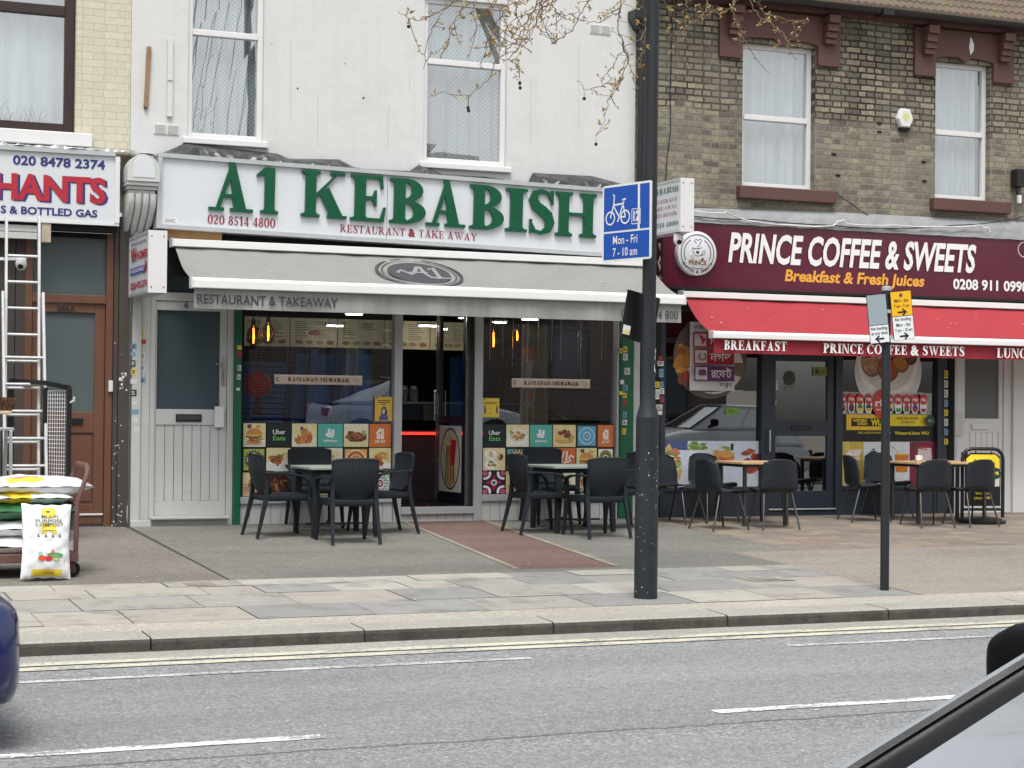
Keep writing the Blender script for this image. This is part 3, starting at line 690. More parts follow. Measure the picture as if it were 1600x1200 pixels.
x0, x1, z0, z1 = rc(275, 647, 315, 659, -.015); MB().box(x0, x1, -.015, 0, z0, z1, M_letter).box(x0+.015, x1-.015, -.02, -.015, z0+.02, z1-.015, flat('letter flap', (60, 60, 62), .4)).build('letterbox', dr, bevel=.004)
x0, x1, z0, z1 = rc(336, 635, 350, 668, -.05); MB().box(x0, x1, -.055, -.016, z0, z1, M_upvc).build('lock_guard', dr, bevel=.006)
q = at(349, 578, -.02); MB().box(q.x-.02, q.x+.02, -.022, 0, q.z-.17, q.z+.14, M_chrome).box(q.x-.09, q.x+.01, -.055, -.035, q.z+.05, q.z+.07, M_chrome).box(q.x-.005, q.x+.012, -.055, -.02, q.z+.05, q.z+.07, M_chrome).build('handle', dr, bevel=.004)
# green posts each side of the glass
grn = []
for p in ((364, 375), (966, 986)):
    x0, x1 = at(p[0], 650).x, at(p[1], 650).x
    mb = MB(); mb.box(x0, x1, -.06, .12, -.06 if p[0] < 500 else .0, 2.75, M_green); mb.box(x0+.02, x1-.02, -.066, -.06, .2, 2.7, M_green); grn.append(mb.build('green_post', b2, bevel=.006))
stickers(grn[0], [(374, 543, .05, .05, 1), (374, 554, .05, .06, 2), (374, 575, .04, .06, 0), (373, 589, .04, .06, 0), (372, 608, .04, .03, 0)], -.066)
stickers(grn[1], [(970, 548, .04, .06, 1), (977, 546, .05, .07, 1), (977, 558, .06, .08, 0), (980, 580, .07, .08, 0), (972, 597, .05, .05, 0), (977, 606, .06, .07, 3), (970, 614, .05, .04, 1), (976, 618, .05, .06, 1), (976, 630, .05, .06, 2), (976, 648, .05, .07, 3), (976, 660, .06, .06, 0), (975, 674, .05, .07, 1)], -.066)
MB().box(at(987, 650).x, at(997, 650).x, -.045, .1, 0, 2.72, M_grey).build('pilaster', b2, bevel=.006)
# shopfront: stall riser, aluminium frames, glass, open door
XS0, XS1 = at(375, 650).x+.003, at(966, 650).x-.003
m0, m1 = at(615, 640).x, at(627, 640).x; n0, n1 = at(740, 640).x, at(753, 640).x
SZ = .30
mb = MB()
def boards(x0, x1, z0, z1, y):
    k = max(1, round((x1-x0)/.115))
    for i in range(k): mb.box(x0+(x1-x0)*i/k+.002, x0+(x1-x0)*(i+1)/k-.002, y, .1, z0, z1, M_grey)
boards(XS0, m0, -.05, SZ-.075, .0); boards(n1, XS1, -.05, SZ-.075, .0); boards(m1, n0, -.05, .085, -.01)
rs = mb.build('stall_riser', b2, bevel=.003)
mb = MB()
for a, b in ((XS0, m0), (n1, XS1)):
    mb.box(a, b, -.04, .09, SZ-.075, SZ, M_alu); mb.box(a, b, -.01, .07, 2.62, 2.70, M_alu)
mb.box(m0, m1, -.03, .09, -.05, 2.7, M_alu); mb.box(n0, n1, -.03, .09, -.05, 2.7, M_alu)
mb.box(XS1-.03, XS1, -.03, .09, SZ, 2.62, M_alu); mb.box(XS0, XS0+.03, -.03, .09, SZ, 2.62, M_black)
mb.box(m1, n0, -.05, .10, .085, .165, M_alu); mb.box(m1, n0, -.02, .08, 2.62, 2.70, M_alu)
mb.box(n0-.035, n0, .0, .09, .165, 2.62, M_letter)
fr = mb.build('shop_frame', b2, bevel=.004)
SW = []
for a, b in ((XS0+.03, m0), (n1, XS1-.03)):
    SW.append(MB().poly([(a, .078, SZ), (b, .078, SZ), (b, .026, 2.62), (a, .025, 2.62)], G_shop).build('shop_window', b2))
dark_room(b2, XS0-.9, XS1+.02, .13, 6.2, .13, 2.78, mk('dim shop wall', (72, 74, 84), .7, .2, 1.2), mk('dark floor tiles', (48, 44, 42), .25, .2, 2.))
# door leaf folded inwards
LZ0, LZ1 = .175, 2.56
dl = thing('d', '', ''); bpy.data.objects.remove(dl)
mb = MB(); hx, L = n0-.045, .80                      # hinge on the right, leaf runs back into the shop
def leaf(d, z, t=0.): ang = R(85); return (hx - d*math.cos(ang) - t*math.sin(ang), .07 + d*math.sin(ang) - t*math.cos(ang), z)
def lbox(d0, d1, z0, z1, t0, t1, mat):
    mb.add([leaf(d, z, t) for z in (z0, z1) for t in (t0, t1) for d in (d0, d1)], [(0, 2, 3, 1), (4, 5, 7, 6), (0, 1, 5, 4), (2, 6, 7, 3), (0, 4, 6, 2), (1, 3, 7, 5)], mat)
lbox(0, .09, LZ0, LZ1, -.02, .02, M_letter); lbox(L-.09, L, LZ0, LZ1, -.02, .02, M_letter); lbox(.09, L-.09, LZ0, LZ0+.2, -.02, .02, M_letter); lbox(.09, L-.09, LZ1-.1, LZ1, -.02, .02, M_letter)
lbox(.09, L-.09, 1.12, 1.2, -.02, .02, M_letter)
lbox(L-.012, L+.006, LZ0, LZ1, -.028, .028, M_chrome); lbox(-.006, .010, LZ0, LZ1, -.028, .028, M_chrome); lbox(L-.06, L-.045, LZ0+.1, LZ1-.1, .02, .026, M_chrome)
dr = mb.build('door', b2)
mb = MB(); mb.poly([leaf(.09, .38), leaf(L-.09, .38), leaf(L-.09, LZ1-.1), leaf(.09, LZ1-.1)], G_shop); mb.build('pane', dr)
mb = MB(); mb.tube([leaf(L-.05, 1.15, .03), leaf(L-.05, 1.15, .07), leaf(L-.05, 1.5, .07), leaf(L-.05, 1.5, .03)], .012, M_chrome); lbox(L-.03, L+.03, 1.22, 1.46, -.05, .05, M_chrome); mb.build('handle', dr, smooth=40)

# ---- right: coffee shop, stock brick
b3 = thing('coffee_shop_building', 'sooty yellow brick building with maroon window heads above navy shopfront', 'building', (12.8, .1, 0))
w3 = rc(1161, 68, 1272, 292, .0); w4 = rc(1462, 95, 1544, 311, .0)
w3 = (w3[0], w3[1], 4.06, 5.84); w4 = (w4[0], w4[1]+.02, 4.06, 5.84)
mb = MB(); wall_holes(mb, XB, 20., 2.9, 6.30, [w3, w4], M_stock)
for q in (at(1374, 193), at(1374, 206), at(1303, 241), at(1309, 274), at(1443, 253), at(1444, 283)): mb.box(q.x-.035, q.x+.03, -.012, -.0005, q.z-.012, q.z+.012, M_black)
mb.build('wall', b3)
for w in (w3, w4): up_window(b3, w[0]+.0, w[1]-.0, w[2], w[3]-.0, M_upvc, (w[2]+w[3])/2-.02, False, Y=.12, fw=.06)
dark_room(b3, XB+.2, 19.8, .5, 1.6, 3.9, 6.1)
for w in (w3, w4):
    mb = MB(); a, b, zt = w[0]-.03, w[1]+.02, w[3]
    # arched maroon head with stepped brackets and shoulders
    arch = [(a+.0, zt+.02), (a+.12, zt+.05), ((a+b)/2-.1, zt+.06), ((a+b)/2, zt-.0), ((a+b)/2+.1, zt+.06), (b-.12, zt+.05), (b, zt+.02)]
    out = [(a-.32, zt+.40), (a-.32, zt-.22), (a, zt-.22)] + arch + [(b, zt-.22), (b+.32, zt-.22), (b+.32, zt+.40)]
    mb.prism(out[::1], (0, -.05, 0), (1, 0, 0), (0, 0, 1), .10, M_maroonp)
    for s in (a-.22, b+.06):
        for k, (d, h0, h1) in enumerate(((.17, .30, .40), (.13, .20, .295), (.10, .12, .195), (.075, .05, .115))): mb.box(s, s+.16, -.05-d, -.0505, zt+h0, zt+h1, M_maroonp)
    if w is w4: mb.prism([(0, 0), (.05, .06), (.055, .14), (.03, .2), (.0, .24), (-.02, .1)], ((a+b)/2+.08, -.0535, zt+.1), (1, 0, 0), (0, 0, 1), .003, M_upvc)
    mb.build('window_head', b3, bevel=.008)
    MB().box(w[0]-.08, w[1]+.28, -.10, .1, w[2]-.16, w[2]-.004, M_maroonp).build('window_sill', b3, bevel=.012)
# eaves: soffit, gutter and pantiled roof
mb = MB(); mb.box(XB+.02, 20, -.16, .0, 6.26, 6.32, M_maroonp); mb.build('soffit', b3)
mb = MB(); GY, GZ = -.26, 6.36
prof = [(.075*math.cos(R(t)), .075*math.sin(R(t))) for t in range(180, 361, 20)]; inn = [(p[0]*.9, p[1]*.9) for p in prof[::-1]]
ringp = prof+inn
for x0, x1 in ((XB+.02, 13.2), (13.21, 20)):
    mb.loft([[(x, GY+p[0], GZ+p[1]) for p in ringp] for x in (x0, x1)], M_letter)
mb.box(13.12, 13.28, GY-.082, GY+.082, GZ-.082, GZ+.004, M_letter); mb.build('gutter', b3)
M_tile = mk('mossy clay roof tiles', (96, 83, 72), .9, .2, 2.5, .5, 40., dirt=((104, 104, 56), 1.2, .5, .7))
mb = MB(); pitch = R(33); tw = .115
for k in range(9):
    y0, z0 = -.22+k*.26*math.cos(pitch), 6.39+k*.26*math.sin(pitch)+.0
    def fn(u, v, y0=y0, z0=z0): x = XB+u*10.2; return (x, y0+v*.30*math.cos(pitch), z0+v*.30*math.sin(pitch)+.028*(1-v)+.028*abs(math.sin(math.pi*x/tw)))
    mb.grid(fn, 700, 1, M_tile)
    mb.grid(lambda u, v, y0=y0, z0=z0: (XB+u*10.2, y0, z0+.028+.028*abs(math.sin(math.pi*(XB+u*10.2)/tw))*v-.03*(1-v)), 700, 1, M_tile)
mb.build('roof', b3, smooth=30)
# shopfront
FZ = 2.60
mb = MB(); q0, q1 = at(1022, 700).x, at(1038, 700).x; MZ = at(1100, 768).z
V = [(1030, 1038), (1188, 1200), (1304, 1315), (1463, 1478)]
VX = [(at(a, 660).x, at(b, 660).x) for a, b in V]
for a, b in VX: mb.box(a, b, -.03, .10, -.03, FZ, M_navy)
mb.box(VX[0][1], VX[1][0], -.02, .10, -.03, MZ, M_navy); mb.box(VX[2][1], VX[3][0], -.02, .10, -.03, MZ, M_navy)
mb.box(VX[0][1], VX[1][0], -.035, .1, MZ+.0005, MZ+.05, M_navy); mb.box(VX[2][1], VX[3][0], -.035, .1, MZ+.0005, MZ+.05, M_navy)
mb.box(VX[1][1], VX[2][0], -.02, .1, -.03, .06, M_navy); mb.box(VX[1][1], VX[2][0], -.045, -.0205, .07, .09, M_alu)
mb.box(VX[0][1], VX[3][0], -.02, .1, FZ-.1, FZ, M_navy)
mb.box(VX[3][1], VX[3][1]+.10, -.04, .1, -.03, FZ, M_black); mb.box(VX[3][1]+.1, VX[3][1]+.14, -.05, .1, -.03, FZ, M_alu)
mb.box(VX[0][0]-.16, VX[0][0]-.004, -.03, .1, -.03, FZ, M_black)
fr = mb.build('shop_frame', b3, bevel=.005)
W3 = []
for a, b in ((VX[0][1], VX[1][0]), (VX[2][1], VX[3][0])):
    W3.append(MB().poly([(a, .046, MZ+.05), (b, .046, MZ+.05), (b, .028, FZ-.1), (a, .028, FZ-.1)], G_shop).build('shop_window', b3))
a, b = VX[1][1]+.008, VX[2][0]-.008; t0, t1 = at(1250, 657).z, at(1250, 681).z; st = .10
mb = MB(); mb.box(a, a+st, .0, .05, .095, FZ-.12, M_navy); mb.box(b-st, b, .0, .05, .095, FZ-.12, M_navy); mb.box(a+st, b-st, .0, .05, t1, t0, M_navy)
pz = at(1250, 767).z; mb.box(a+st, b-st, .0, .05, .095, pz, M_navy); mb.box(a+st, b-st, .0, .05, at(1250, 563).z, FZ-.12, M_navy)
dr = mb.build('door', b3, bevel=.004)
MB().poly([(a+st, .02, pz), (b-st, .02, pz), (b-st, .022, t1), (a+st, .022, t1)], G_shop).build('pane', dr)
MB().poly([(a+st, .02, t0), (b-st, .02, t0), (b-st, .026, at(1250, 563).z), (a+st, .026, at(1250, 563).z)], G_shop).build('pane', dr)
x0, x1, z0, z1 = rc(1236, 664, 1268, 672, 0); MB().box(x0, x1, -.01, 0, z0, z1, M_letter).build('letterbox', dr, bevel=.003)
q = at(1200, 690, -.03); MB().tube([(q.x, -.032, q.z-.14), (q.x, -.075, q.z-.12), (q.x, -.075, q.z+.14), (q.x, -.032, q.z+.16)], .013, M_chrome).build('handle', dr, smooth=40)
stickers(dr, [(1210, 602, .10, .12, 0), (1206, 615, .06, .08, 3), (1210, 629, .05, .06, 0)], .018)
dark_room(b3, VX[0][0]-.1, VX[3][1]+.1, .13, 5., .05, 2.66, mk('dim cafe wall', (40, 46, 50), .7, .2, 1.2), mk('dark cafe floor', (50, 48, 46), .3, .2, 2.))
stickers(fr, [(1032, 561, .05, .06, 2), (1032, 568, .08, .06, 0), (1033, 583, .06, .10, 3), (1027, 601, .06, .07, 1), (1034, 601, .04, .07, 3), (1027, 616, .05, .12, 0), (1034, 611, .06, .07, 0), (1034, 624, .05, .06, 2), (1030, 636, .08, .06, 0), (1030, 645, .08, .05, 0)], -.032)
stickers(fr, [(1478, 585, .06, .1, 1), (1478, 600, .06, .09, 0), (1478, 615, .06, .1, 0), (1478, 630, .06, .09, 3), (1478, 645, .06, .08, 1), (1478, 660, .06, .09, 0), (1478, 675, .06, .08, 3), (1478, 690, .06, .07, 1)], -.042)
# white panelled side door on the right
mb = MB(); x0 = VX[3][1]+.145; x1 = at(1578, 700).x; z1 = FZ
dX0, dX1 = at(1502, 650).x, at(1567, 650).x
mb.box(x0, dX0-.0, -.02, .1, -.03, z1, M_upvc); mb.box(dX1, dX1+.12, -.02, .1, -.03, z1, M_upvc); mb.box(dX0, dX1, -.01, .1, -.03, .09, M_upvc)
fr2 = mb.build('door_frame', b3, bevel=.005)
mb = MB(); wz0 = at(1530, 654).z; a, b = dX0+.004, dX1-.004
lz = at(1530, 675).z
mb.box(a, a+.05, .0, .05, .1, z1, M_upvc); mb.box(b-.06, b, .0, .05, .1, z1, M_upvc); mb.box(a+.05, b-.06, .0, .05, lz, wz0, M_upvc); mb.box(a+.05, b-.06, .0, .05, .1, .22, M_upvc)
for i in range(6): mb.box(a+.05+(b-a-.11)*i/6+.003, a+.05+(b-a-.11)*(i+1)/6-.003, .012, .05, .222, lz-.002, M_upvc)
dr = mb.build('door', b3, bevel=.003)
MB().poly([(a+.05, .03, wz0), (b-.06, .03, wz0), (b-.06, .03, z1), (a+.05, .03, z1)], mk('grey blind behind glass', (96, 100, 100), .4, .05, 1.)).build('pane', dr)
x0, x1, z0, z1 = rc(1517, 662, 1545, 671, 0); MB().box(x0, x1, -.03, 0, z0, z1, M_upvc).build('letterbox', dr, bevel=.006)
x0, x1, z0, z1 = rc(1492, 645, 1504, 680, -.06); MB().box(x0, x1, -.07, -.022, z0, z1, M_grey).build('lock_guard', dr, bevel=.004)
MB().box(dX1+.125, dX1+.6, -.06, .1, -.03, 2.7, M_upvc).build('pilaster', b3, bevel=.01)

# ================================================================== SIGNS AND AWNINGS
M_signw = mk('white sign face', (202, 206, 210), .35, .03, 2., dirt=((188, 190, 190), 2.2, .6, .3))
M_gl = mk('green plastic letters', (0, 78, 50), .3, .08, 3.)
M_redt = flat('dark red lettering', (140, 26, 46)); M_navyt = flat('navy lettering', (38, 46, 110)); M_redb = mk('red lettering', (168, 32, 48), .5, .05)
M_whitet = flat('white lettering', (226, 226, 226)); M_blackt = flat('black lettering', (22, 22, 24)); M_greyt = flat('charcoal lettering', (44, 46, 50), .7)
M_goldt = flat('golden lettering', (224, 160, 60)); M_yel2 = flat('yellow sign', (232, 208, 44))
def place(o, loc, rot=(0, 0, 0)): o.location = loc; o.rotation_euler = rot; return o
def lthing(name, label, cat, group=None): return thing(name, label, cat, (0, 0, 0), group)
# green-lettered fascia, slightly out of level like the real one
YS = -.30
O, OB = at(248, 352.5, YS), at(948, 397.5, YS); ang = math.atan2(OB.z-O.z, OB.x-O.x)
ux, uz = math.cos(ang), math.sin(ang)
def LS(px, py): d = at(px, py, YS)-O; return d.x*ux+d.z*uz, -d.x*uz+d.z*ux
SW_, SH_ = LS(990, 399)[0], LS(600, 271)[1]
sg = lthing('fascia_sign', 'long white fascia sign with raised green serif letters reading A1 KEBABISH', 'sign')
mb = MB(); mb.box(0, SW_, .0, .25, 0, SH_, M_signw); bd = .045
mb.box(-.03, SW_+.03, -.035, .24, -.03, bd-.03, M_alu); mb.box(-.03, SW_+.03, -.035, .24, SH_-.015, SH_+.03, M_alu); mb.box(-.03, bd-.03, -.034, .24, bd-.029, SH_-.016, M_alu); mb.box(SW_-.015, SW_+.03, -.034, .24, bd-.029, SH_-.016, M_alu)
sx = LS(605, 320)[0]; mb.box(sx-.002, sx+.002, -.0015, .0, .02, SH_-.016, M_greyt)
x, z = LS(256, 347); mb.box(x, x+.14, -.002, 0, z, z+.05, M_whitet)
for i in range(3): mb.box(x+.01, x+.13-.02*(i % 2), -.003, -.002, z+.006+i*.014, z+.011+i*.014, M_greyt)
wall_text(mb, serif('020 8514 4800', .19, .07), *LS(324, 349), LS(430, 350)[0]-LS(324, 350)[0], .095, -.004, M_redt)
wall_text(mb, serif('RESTAURANT & TAKE AWAY', .17, .06, .10), LS(531, 362)[0], (LS(531, 362)[1]+LS(735, 375.5)[1])/2, LS(746, 370)[0]-LS(531, 370)[0], .082, -.004, M_redt)
mb.build('panel', sg)
for ch, a, b, yb, yt in (('A', 325, 396, 328, 258), ('1', 399, 435, 333, 265), ('K', 469, 542, 338, 271), ('E', 546, 603, 344, 276), ('B', 607, 665, 348, 282), ('A', 664, 727, 352, 286), ('B', 732, 787, 357, 292), ('I', 788, 823, 361, 296), ('S', 824, 866, 364, 299), ('H', 866, 931, 368, 304)):
    p, w = serif_glyph(ch, .225, .075); x0, z0 = LS(a, yb); x1, z1 = LS(b, yt); xc0, zc = LS((a+b)/2, (yb+yt)/2)
    mb = MB(); h = z1-z0+abs(uz)*(x1-x0)*.0
    wall_text(mb, p, x0, zc-h/2, x1-x0, h, -.038, M_gl, depth=.037); mb.build('letter', sg)
place(sg, O, (0, -ang, 0))
# builders' merchant fascia
YL = -.24; x0, x1, z0, z1 = rc(-330, 236, 186, 349, YL); z1 = at(100, 240, YL).z
mb = MB(); mb.box(x0, x1-.05, YL, -.0, z0, z1, M_signw); mb.box(x1-.05, x1, YL-.02, 0, z0, z1, M_upvc)
mb.box(x0, x1-.05, YL-.03, 0, z1+.001, z1+.05, M_alu); mb.box(x0, x1, YL-.012, 0, z0-.03, z0-.001, M_upvc)
def px_text(mb, ps, a, ya, b, yb, capx, Y, mat, shear=0., lift=.003):   # baseline from picture point (a,ya) to x=b
    p, q = at(a, ya, Y), at(b, yb, Y); k = (at(a, ya-capx, Y)-p).z
    wall_text(mb, ps, p.x, (p.z+q.z)/2, q.x-p.x, k, Y-lift, mat, shear)
px_text(mb, sans('020 8478 2374', .03), 20, 256, 164, 265, 13.5, YL, M_navyt)
mc = sans('MERCHANTS', .04); 
px_text(mb, mc, -152, 304, 169, 318, 38, YL, M_navyt, lift=.003); px_text(mb, mc, -156, 302, 165, 316, 38, YL, M_redb, lift=.006)
px_text(mb, sans('S & BOTTLED GAS', .03), 1, 332, 152, 340, 11, YL, M_navyt)
tag(mb.build('fascia_sign'), 'white fascia with red HANTS lettering and navy phone number above brown door', 'sign')
# coffee shop fascia
YC = -.17; x0, x1, z0, z1 = rc(1036, 343, 1860, 478, YC); z0 = at(1036, 447, YC).z; z1 = at(1300, 358, YC).z
M_mar = mk('glossy maroon fascia', (82, 18, 42), .14, .12, .7, spec=.6)
cs = thing('fascia_sign', 'dark maroon fascia sign lettered PRINCE COFFEE & SWEETS', 'sign', (x0, YC, z0))
mb = MB(); mb.box(x0, x1, YC, -.0, z0, z1, M_mar); mb.box(x0, x1, YC-.02, 0, z0-.03, z0-.001, M_black)
mb.build('panel', cs); mb = MB()
px_text(mb, sans('PRINCE COFFEE & SWEETS', .03), 1137, 412, 1521, 421, 43, YC, M_whitet, .13, .012)
px_text(mb, sans('Breakfast & Fresh Juices', .03), 1226, 439, 1443, 447, 17, YC, M_goldt, .16, .004)
px_text(mb, sans('0208 911 0998', .03), 1489, 451, 1606, 456, 15, YC, M_whitet)
q = at(1600, 390, YC)
for w_ in ring(q.x, q.z, .10, .008): mb.poly([(a, YC-.003, b) for a, b in w_], M_whitet)
mb.build('lettering', cs)
q = at(1088, 396, YC-.05); r = .265; mb = MB(); mb.lathe([(r, 0), (r, .07), (r-.01, .078), (0.001, .078)], (q.x, YC-.0, q.z), M_signw, 48, 'y')
yd = YC-.0795
def disc_draw(polys, mat):
    mb.put([[(a*r, b*r) for a, b in p] for p in polys], (q.x, yd, q.z), (1, 0, 0), (0, 0, 1), mat)
disc_draw(ring(0, 0, .86, .035, 40, -35, 215), M_blackt); disc_draw(ring(0, 0, .70, .035, 30, -28, 60), M_blackt); disc_draw(ring(0, 0, .70, .035, 30, 120, 208), M_blackt); disc_draw(ring(0, 0, .72, .03, 20, 245, 295), M_blackt)
disc_draw(line2([(-.25, .24), (-.2, .0), (-.08, -.12), (.12, -.12), (.2, -.05)], .03), M_greyt); disc_draw(line2([(-.25, .24), (-.1, .2), (.1, .22), (.22, .27)], .03), M_greyt)
disc_draw(line2([(.2, -.08), (.3, .12), (.4, .12), (.36, -.02), (.2, -.1)], .03), M_greyt); disc_draw(line2([(.0, .26), (.12, .42), (.22, .6), (.12, .66), (.02, .58), (-.1, .66), (-.16, .56), (-.04, .44)], .03), M_greyt)
disc_draw([[(-.06, -.02), (.08, -.02), (.08, .1), (-.06, .1)], [(.16, -.3), (.24, -.22), (.34, -.2), (.3, -.32), (.2, -.34)]], M_blackt); disc_draw(ring(-.26, -.2, .09, .02, 14), M_greyt)
disc_draw(fit([[(a-.0, b) for a, b in p] for p in sans('PRINCE', .04)], .90, .19), flat('bronze lettering', (128, 100, 60))) if False else None
pp = [[(a-.45, b-.52) for a, b in p] for p in fit(sans('PRINCE', .05), .92, .19)]; disc_draw(pp, flat('bronze lettering', (124, 98, 62)))
for i, ch in enumerate('COFFEE & SWEETS'):
    if ch == ' ': continue
    a = R(214+112*i/14); g = fit(sans(ch, .04), None, .12); cw = max(x for p in g for x, y in p)/2
    disc_draw([[(.90*math.cos(a)+(-math.sin(a))*(x-cw)+math.cos(a)*(-y), .90*math.sin(a)+math.cos(a)*(x-cw)+math.sin(a)*(-y)) for x, y in p] for p in g], M_blackt)
mb.build('round_badge', cs, smooth=40)
# projecting box signs
def box_sign(name, label, xa, xb, ya, yb, z0, z1, draw):
    t = thing(name, label, 'sign', (xa, ya, z0)); mb = MB()
    mb.box(xa, xb, ya, yb, z0, z1, M_signw); e = .022
    mb.box(xa-.008, xb+.008, ya-.008, ya+e, z0-.008, z1+.008, M_upvc)
    for c in ((z0-.008, z0+e), (z1-e, z1+.008)): mb.box(xa-.008, xb+.008, ya+e, yb, c[0], c[1], M_alu)
    mb.box(xa-.008, xa, yb-.06, yb, z0+e, z1-e, M_alu)
    for zz in (z0+.05, z1-.05):
        for xx in (xa+.025, xb-.025): mb.box(xx-.006, xx+.006, ya-.012, ya-.008, zz-.006, zz+.006, M_greyt)
    mb.build('box', t); mb = MB(); draw(mb, xa-.0085, yb-.07, ya+.03, z0+.03, z1-.03); mb.build('lettering', t)
    for z in (z1-.12, z0+.12): MB().bar((xa+.09, yb, z), (xa+.09, -.02, z), .04, .04, M_alu).build('bracket', t)
def side_text(mb, ps, xs, y0, y1, z, h, mat): mb.put(fit(ps, y0-y1, h), (xs, y0, z), (0, -1, 0), (0, 0, 1), mat)
def vh(mb, xs, yb, ya, z0, z1):
    H = z1-z0; L = yb-ya; k = lambda u: yb-L*u
    side_text(mb, sans('SPECIALIST SALES & HIRE', .03), xs, k(.08), k(.92), z0+.88*H, .045*H, M_navyt)
    side_text(mb, sans('VH', .04), xs, k(.05), k(.36), z0+.58*H, .24*H, M_redb); side_text(mb, sans('HOMES', .04), xs, k(.42), k(.97), z0+.60*H, .14*H, M_redb)
    mb.poly([(xs, k(.02), z0+.33*H), (xs, k(.86), z0+.33*H), (xs, k(.86), z0+.46*H), (xs, k(.02), z0+.46*H)], flat('blue band', (70, 92, 170)))
    side_text(mb, sans('HOUSE CLEARANCE', .03), xs-.001, k(.06), k(.80), z0+.37*H, .06*H, M_whitet)
    for g in line2([(.80, .30), (.9, .44), (.86, .55), (.94, .48), (.9, .34)], .05): mb.poly([(xs-.002, k(a), z0+b*H) for a, b in g], M_redb)
    side_text(mb, sans('0208 478 2374', .04), xs, k(.05), k(.97), z0+.06*H, .12*H, M_redb)
z0, z1 = at(243, 456, -1.13).z, at(243, 361, -1.13).z
box_sign('projecting_sign', 'white box sign reading VH HOMES sticking out beside white bracket', 3.79, 3.965, -1.13, -.10, z0, z1, vh)
def a1(mb, xs, yb, ya, z0, z1):
    H = z1-z0; L = yb-ya; k = lambda u: yb-L*u
    side_text(mb, serif('A1 KEBABISH', .17, .06), xs, k(.10), k(.97), z0+.80*H, .12*H, M_gl)
    for i, s in enumerate(('RESTAURANT', '& TAKE AWAY', 'CHICKEN DONER')): side_text(mb, serif(s, .17, .06), xs, k(.2 if i < 2 else .08), k(.95), z0+(.60-.15*i)*H, .08*H, M_redt)
    side_text(mb, serif('020 8514 4800', .17, .06), xs, k(.06), k(.97), z0+.08*H, .10*H, M_gl)
xa = at(1064, 320, -1.1).x; xb = at(1083, 320, -1.1).x
box_sign('projecting_sign', 'white box sign reading A1 KEBABISH sticking out behind the lamp post', xa, xb, -1.1, -.05, at(1073, 361, -1.1).z, at(1073, 279, -1.1).z, a1)

# awnings
M_canv = mk('grey awning canvas', (130, 130, 127), .85, .07, 1.4, .2, 40., dirt=((190, 188, 182), 7., .66, .5), streak=.15)
M_val = mk('grey awning valance', (142, 143, 141), .85, .06, 2., streak=.35)
M_redc = mk('red awning canvas', (152, 42, 51), .8, .10, 1.2, .12, 50., dirt=((190, 110, 112), 9., .70, .6), streak=.12)
M_redv = mk('red awning valance', (138, 32, 46), .8, .08, 2.)
M_rail = mk('white awning rail', (222, 222, 221), .35, .03, 3., dirt=((190, 188, 180), 4., .66, .5))
def awning(label, xl, xr, ytop, ztop0, ztop1, yf, zb1, zb0, zv, fm, vm, texts, logo=None):
    t = thing('awning', label, 'awning', ((xl+xr)/2, ytop, ztop0))
    mb = MB(); mb.box(xl-.03, xr+.03, ytop-.06, ytop+.10, ztop0, ztop1, M_rail); mb.box(xl-.04, xl-.03, ytop-.065, ytop+.1, ztop0-.01, ztop1+.01, M_upvc); mb.build('cassette', t, bevel=.012)
    mb = MB(); y0, z0, y1, z1 = ytop-.03, ztop0-.01, yf+.03, zb1-.02
    def fn(u, v):
        return (xl+(xr-xl)*u, y0+(y1-y0)*v, z0+(z1-z0)*v-.045*math.sin(math.pi*v)*(1+.25*math.sin(u*9+1))-.006*math.sin(u*41)*(1-v)*math.sin(v*5) - (.02*math.exp(-((v-.04)/.05)**2)*(.5+.5*math.sin(u*57)*math.sin(u*23))))
    f0 = fn
    def fn(u, v): p = f0(u, v); return (p[0], p[1], p[2]-.007*math.sin(math.pi*v)*math.sin(u*30+v*5)-.006*math.sin(math.pi*v)*max(0, math.sin(u*13-v*4))**6)
    mb.grid(fn, 160, 24, fm)
    for i in range(int(4*(xr-xl))):
        u, v = rng.random(), rng.uniform(.15, .95); c = Vector(fn(u, v)); k = rng.uniform(.004, .016)
        mb.poly([c+Vector((k*math.cos(a)*rng.uniform(.5, 1.2), k*math.sin(a)*.9, k*math.sin(a)*.3+.004)) for a in (0, 1.1, 2.2, 3.3, 4.4, 5.4)], M_upvc)
    if logo: logo(mb, y0, z0, y1, z1)
    mb.build('canopy', t, smooth=60)
    mb = MB(); k = (zb1-zb0)/2; rr = [(-.055, zb0), (.055, zb0), (.055, zb1-.02), (.03, zb1), (-.03, zb1), (-.055, zb1-.03)]
    mb.loft([[(x, yf+a, b) for a, b in rr] for x in (xl, xr)], M_rail); mb.box(xl-.02, xl-.0005, yf-.06, yf+.06, zb0-.005, zb1+.003, M_upvc); mb.box(xr+.0005, xr+.02, yf-.06, yf+.06, zb0-.005, zb1+.003, M_upvc)
    mb.build('front_rail', t, bevel=.008)
    mb = MB(); mb.grid(lambda u, v: (xl+.02+(xr-xl-.04)*u, yf+.012*math.sin(u*37)*(1-v)+.008*math.sin(u*91)*(1-v), zv+(zb0+.004-zv)*v), 140, 4, vm)
    for (ps, a, ya, b, yb, cap, m) in texts: px_text(mb, ps, a, ya, b, yb, cap, yf, m, lift=.022)
    mb.build('valance', t, smooth=60)
    for x in (xl+.5, xr-.5):
        mb = MB(); mb.tube([(x, ytop, ztop0-.05), (x+.5*(1 if x < (xl+xr)/2 else -1), (ytop+yf)/2, zb0+.12), (x, yf+.06, zb0+.05)], .022, M_rail); mb.build('arm', t, smooth=50)
M_logo = flat('charcoal print', (58, 60, 66), .8)
